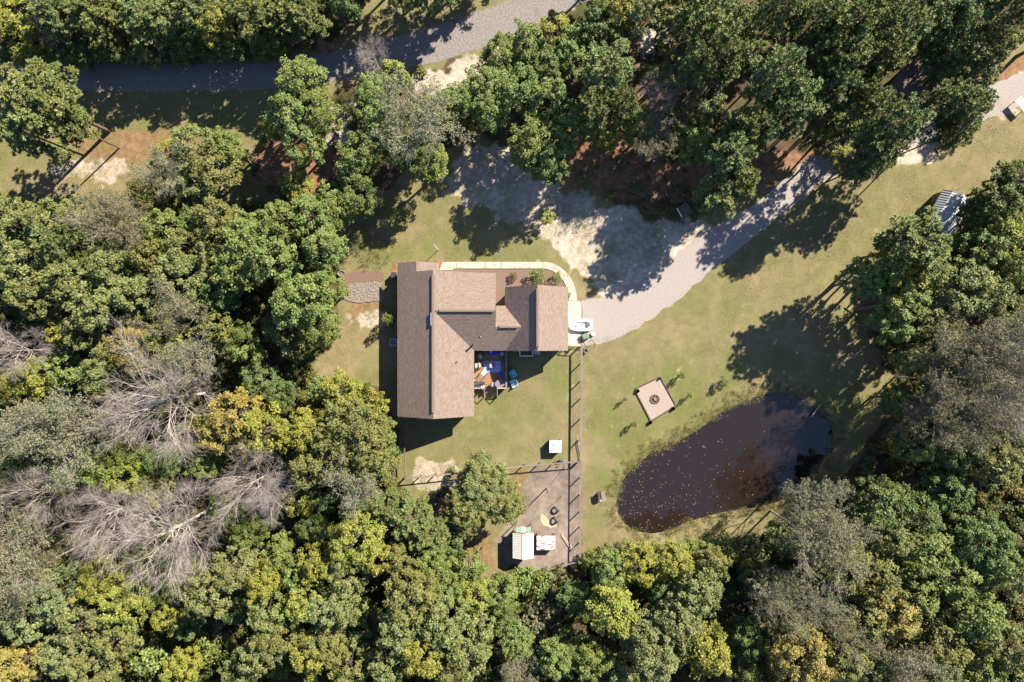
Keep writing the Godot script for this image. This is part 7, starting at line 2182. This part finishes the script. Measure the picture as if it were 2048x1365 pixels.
	["scrub", 0.18, -7.73, 0.60, 1.0, "thin rose bush with orange tips in the mulch bed", "bushes in the woods below the yard"],
	["bush", 6.68, -5.52, 0.48, 1.2, "narrow green shrub between the garage wall and the footpath", "bushes in the woods below the yard"],
	["bush", 6.88, 0.81, 0.36, 0.7, "small yellow-green plant at the garage corner by the gate", "bushes in the woods below the yard"],
	["bush", -7.16, 15.43, 0.60, 1.0, "bright green round bush at the curving fence", "bushes in the woods below the yard"],
	["bush", 25.19, 4.90, 0.77, 1.8, "pale yellow-green shrubby sapling between the fire square and the maples", "bushes in the woods below the yard"],
	["bush", 13.51, 6.93, 0.30, 1.5, "little sapling on the house side of the fire square", "bushes in the woods below the yard"],
	["bush", 14.50, 9.89, 0.42, 1.8, "leafy sapling below the house-side corner of the fire square", "bushes in the woods below the yard"],
	["bush", 20.13, 4.13, 0.48, 1.9, "thin sapling above the far corner of the fire square", "bushes in the woods below the yard"],
	["bush", 21.18, 6.51, 0.36, 1.6, "thin sapling on the pond side of the fire square", "bushes in the woods below the yard"],
	["sage", -61.57, -25.86, 3.11, 13.0, "large grey-green broadleaf tree left of the half-shaded pine", "trees in the woods beyond the frame"],
	["oak", -61.78, -21.68, 3.11, 13.0, "large olive-green broadleaf tree left of the half-shaded pine", "trees in the woods beyond the frame"],
	["green", -61.37, -17.50, 3.11, 13.0, "large mid-green broadleaf tree well below and left of the half-shaded pine", "trees in the woods beyond the frame"],
	["green", -60.22, -13.32, 3.11, 13.0, "large mid-green broadleaf tree well above and left of the left edge bare tree", "trees in the woods beyond the frame"],
	["dark", -62.06, -9.17, 3.12, 13.0, "large dark green broadleaf tree well above and left of the left edge bare tree", "trees in the woods beyond the frame"],
	["dark", -61.36, -4.98, 3.12, 13.0, "large dark green broadleaf tree above and left of the left edge bare tree", "trees in the woods beyond the frame"],
	["green", -60.00, -0.78, 3.11, 13.0, "large mid-green broadleaf tree left of the left edge bare tree", "trees in the woods beyond the frame"],
	["green", -60.85, 3.40, 3.11, 13.0, "large mid-green broadleaf tree well left of the small lime tree", "trees in the woods beyond the frame"],
	["green", -61.94, 7.58, 3.11, 13.0, "large mid-green broadleaf tree well below and left of the left edge bare tree", "trees in the woods beyond the frame"],
	["dark", -60.53, 11.81, 3.12, 13.0, "large dark green broadleaf tree well below and left of the left edge bare tree", "trees in the woods beyond the frame"],
	["oak", -60.27, 15.95, 3.11, 13.0, "large olive-green broadleaf tree well below and left of the left edge bare tree", "trees in the woods beyond the frame"],
	["dark", -60.46, 20.20, 3.12, 13.0, "large dark green broadleaf tree well above and left of the orange corner tree", "trees in the woods beyond the frame"],
	["oak", -62.06, 24.31, 3.11, 13.0, "large olive-green broadleaf tree well above and left of the orange corner tree", "trees in the woods beyond the frame"],
	["oak", -60.42, 28.49, 3.11, 13.0, "large olive-green broadleaf tree above and left of the orange corner tree", "trees in the woods beyond the frame"],
	["green", -62.03, 32.67, 3.11, 13.0, "large mid-green broadleaf tree above and left of the bottom left corner of the photo", "trees in the woods beyond the frame"],
	["green", -61.85, 36.85, 3.11, 13.0, "large mid-green broadleaf tree left of the bottom left corner of the photo", "trees in the woods beyond the frame"],
	["lime", -57.03, 41.27, 3.11, 13.0, "large yellow-green broadleaf tree below and left of the bottom left corner of the photo", "trees in the woods beyond the frame"],
	["green", -52.53, 41.76, 3.11, 13.0, "large mid-green broadleaf tree below and right of the bottom left corner of the photo", "trees in the woods beyond the frame"],
	["green", -48.02, 40.99, 3.11, 13.0, "large mid-green broadleaf tree below and right of the orange corner tree", "trees in the woods beyond the frame"],
	["green", -43.52, 42.67, 3.11, 13.0, "large mid-green broadleaf tree well below and right of the orange corner tree", "trees in the woods beyond the frame"],
	["dark", -39.16, 41.39, 3.12, 13.0, "large dark green broadleaf tree well below the small gap tree", "trees in the woods beyond the frame"],
	["lime", -34.52, 41.49, 3.11, 13.0, "large yellow-green broadleaf tree well below the small gap tree", "trees in the woods beyond the frame"],
	["green", -30.01, 41.17, 3.11, 13.0, "large mid-green broadleaf tree well below and right of the small gap tree", "trees in the woods beyond the frame"],
	["lime", -25.51, 41.25, 3.11, 13.0, "large yellow-green broadleaf tree well below and right of the small gap tree", "trees in the woods beyond the frame"],
	["sage", -21.01, 41.86, 3.11, 13.0, "large grey-green broadleaf tree well below and right of the small gap tree", "trees in the woods beyond the frame"],
	["sage", -16.51, 42.05, 3.11, 13.0, "large grey-green broadleaf tree well below the sunny yellow-green tree", "trees in the woods beyond the frame"],
	["lime", -12.01, 40.74, 3.11, 13.0, "large yellow-green broadleaf tree well below the sunny yellow-green tree", "trees in the woods beyond the frame"],
	["lime", -7.50, 42.35, 3.11, 13.0, "large yellow-green broadleaf tree well below and left of the white hen house", "trees in the woods beyond the frame"],
	["dark", -3.01, 42.24, 3.12, 13.0, "large dark green broadleaf tree well below and left of the drooping yellow-green tree", "trees in the woods beyond the frame"],
	["green", 1.50, 41.63, 3.11, 13.0, "large mid-green broadleaf tree well below and left of the drooping yellow-green tree", "trees in the woods beyond the frame"],
	["green", 6.00, 40.72, 3.11, 13.0, "large mid-green broadleaf tree well below and left of the large grey-green tree", "trees in the woods beyond the frame"],
	["oak", 10.51, 42.63, 3.11, 13.0, "large olive-green broadleaf tree well below and left of the large grey-green tree", "trees in the woods beyond the frame"],
	["lime", 15.01, 42.41, 3.11, 13.0, "large yellow-green broadleaf tree below the large grey-green tree", "trees in the woods beyond the frame"],
	["oak", 19.51, 41.78, 3.11, 13.0, "large olive-green broadleaf tree below and right of the large grey-green tree", "trees in the woods beyond the frame"],
	["dark", 24.10, 41.53, 3.12, 13.0, "large dark green broadleaf tree well below and left of the big amber tree", "trees in the woods beyond the frame"],
	["sage", 28.51, 42.40, 3.11, 13.0, "large grey-green broadleaf tree below the big amber tree", "trees in the woods beyond the frame"],
	["dark", 33.13, 40.84, 3.12, 13.0, "large dark green broadleaf tree below the big amber tree", "trees in the woods beyond the frame"],
	["green", 37.52, 41.94, 3.11, 13.0, "large mid-green broadleaf tree well below and right of the big amber tree", "trees in the woods beyond the frame"],
	["green", 42.02, 40.85, 3.11, 13.0, "large mid-green broadleaf tree well left of the bottom right corner of the photo", "trees in the woods beyond the frame"],
	["green", 46.52, 42.59, 3.11, 13.0, "large mid-green broadleaf tree well below the dark bank tree", "trees in the woods beyond the frame"],
	["dark", 51.21, 41.49, 3.12, 13.0, "large dark green broadleaf tree below and left of the bottom right corner of the photo", "trees in the woods beyond the frame"],
	["lime", 55.53, 42.51, 3.11, 13.0, "large yellow-green broadleaf tree below the bottom right corner of the photo", "trees in the woods beyond the frame"],
	["dark", 61.14, -39.58, 3.20, 14.0, "large dark green broadleaf tree above and right of the top right corner of the photo", "trees in the woods beyond the frame"],
	["oak", 60.51, -34.12, 3.19, 14.0, "large olive-green broadleaf tree right of the top right corner of the photo", "trees in the woods beyond the frame"],
	["dark", 61.32, -12.93, 3.20, 14.0, "large dark green broadleaf tree well below and right of the trestle table", "trees in the woods beyond the frame"],
	["oak", 60.18, -7.57, 3.19, 14.0, "large olive-green broadleaf tree well right of the broad yellowish tree", "trees in the woods beyond the frame"],
	["oak", 59.70, -2.26, 3.19, 14.0, "large olive-green broadleaf tree well above and right of the wide silver bare tree", "trees in the woods beyond the frame"],
	["dark", 61.44, 3.06, 3.20, 14.0, "large dark green broadleaf tree well right of the wide silver bare tree", "trees in the woods beyond the frame"],
	["dark", 60.08, 8.40, 3.20, 14.0, "large dark green broadleaf tree right of the wide silver bare tree", "trees in the woods beyond the frame"],
	["oak", 59.92, 13.67, 3.19, 14.0, "large olive-green broadleaf tree well below and right of the wide silver bare tree", "trees in the woods beyond the frame"],
	["dark", 60.14, 19.06, 3.20, 14.0, "large dark green broadleaf tree well below and right of the wide silver bare tree", "trees in the woods beyond the frame"],
	["oak", 60.59, 24.29, 3.19, 14.0, "large olive-green broadleaf tree well right of the dark bank tree", "trees in the woods beyond the frame"],
	["dark", 61.61, 29.72, 3.20, 14.0, "large dark green broadleaf tree above and right of the bottom right corner of the photo", "trees in the woods beyond the frame"],
	["pine", 9.30, -42.19, 2.64, 13.0, "mid-sized pine with tufted green needles above and right of the oval road repair", "trees in the woods beyond the frame"],
	["pine", 13.63, -42.89, 2.64, 13.0, "mid-sized pine with tufted green needles well above and right of the oval road repair", "trees in the woods beyond the frame"],
	["dark", 18.29, -43.50, 2.69, 13.0, "mid-sized dark green broadleaf tree well above and right of the broad light pine", "trees in the woods beyond the frame"],
	["pine", 22.30, -40.91, 2.64, 13.0, "mid-sized pine with tufted green needles well above the long-trunked pine", "trees in the woods beyond the frame"],
	["dark", 27.11, -41.94, 2.69, 13.0, "mid-sized dark green broadleaf tree well above the long-trunked pine", "trees in the woods beyond the frame"],
	["pine", 30.96, -41.49, 2.64, 13.0, "mid-sized pine with tufted green needles well above and left of the brown shed", "trees in the woods beyond the frame"],
	["pine", 35.29, -40.67, 2.64, 13.0, "mid-sized pine with tufted green needles well above and right of the long-trunked pine", "trees in the woods beyond the frame"],
	["dark", 40.34, -41.10, 2.69, 13.0, "mid-sized dark green broadleaf tree well above the brown shed", "trees in the woods beyond the frame"],
	["pine", 43.96, -41.17, 2.64, 13.0, "mid-sized pine with tufted green needles well above the brown shed", "trees in the woods beyond the frame"],
	["pine", 48.29, -40.63, 2.64, 13.0, "mid-sized pine with tufted green needles well above the pale speckled tree", "trees in the woods beyond the frame"],
	["dark", 53.57, -42.53, 2.69, 13.0, "mid-sized dark green broadleaf tree above the top right corner of the photo", "trees in the woods beyond the frame"],
]
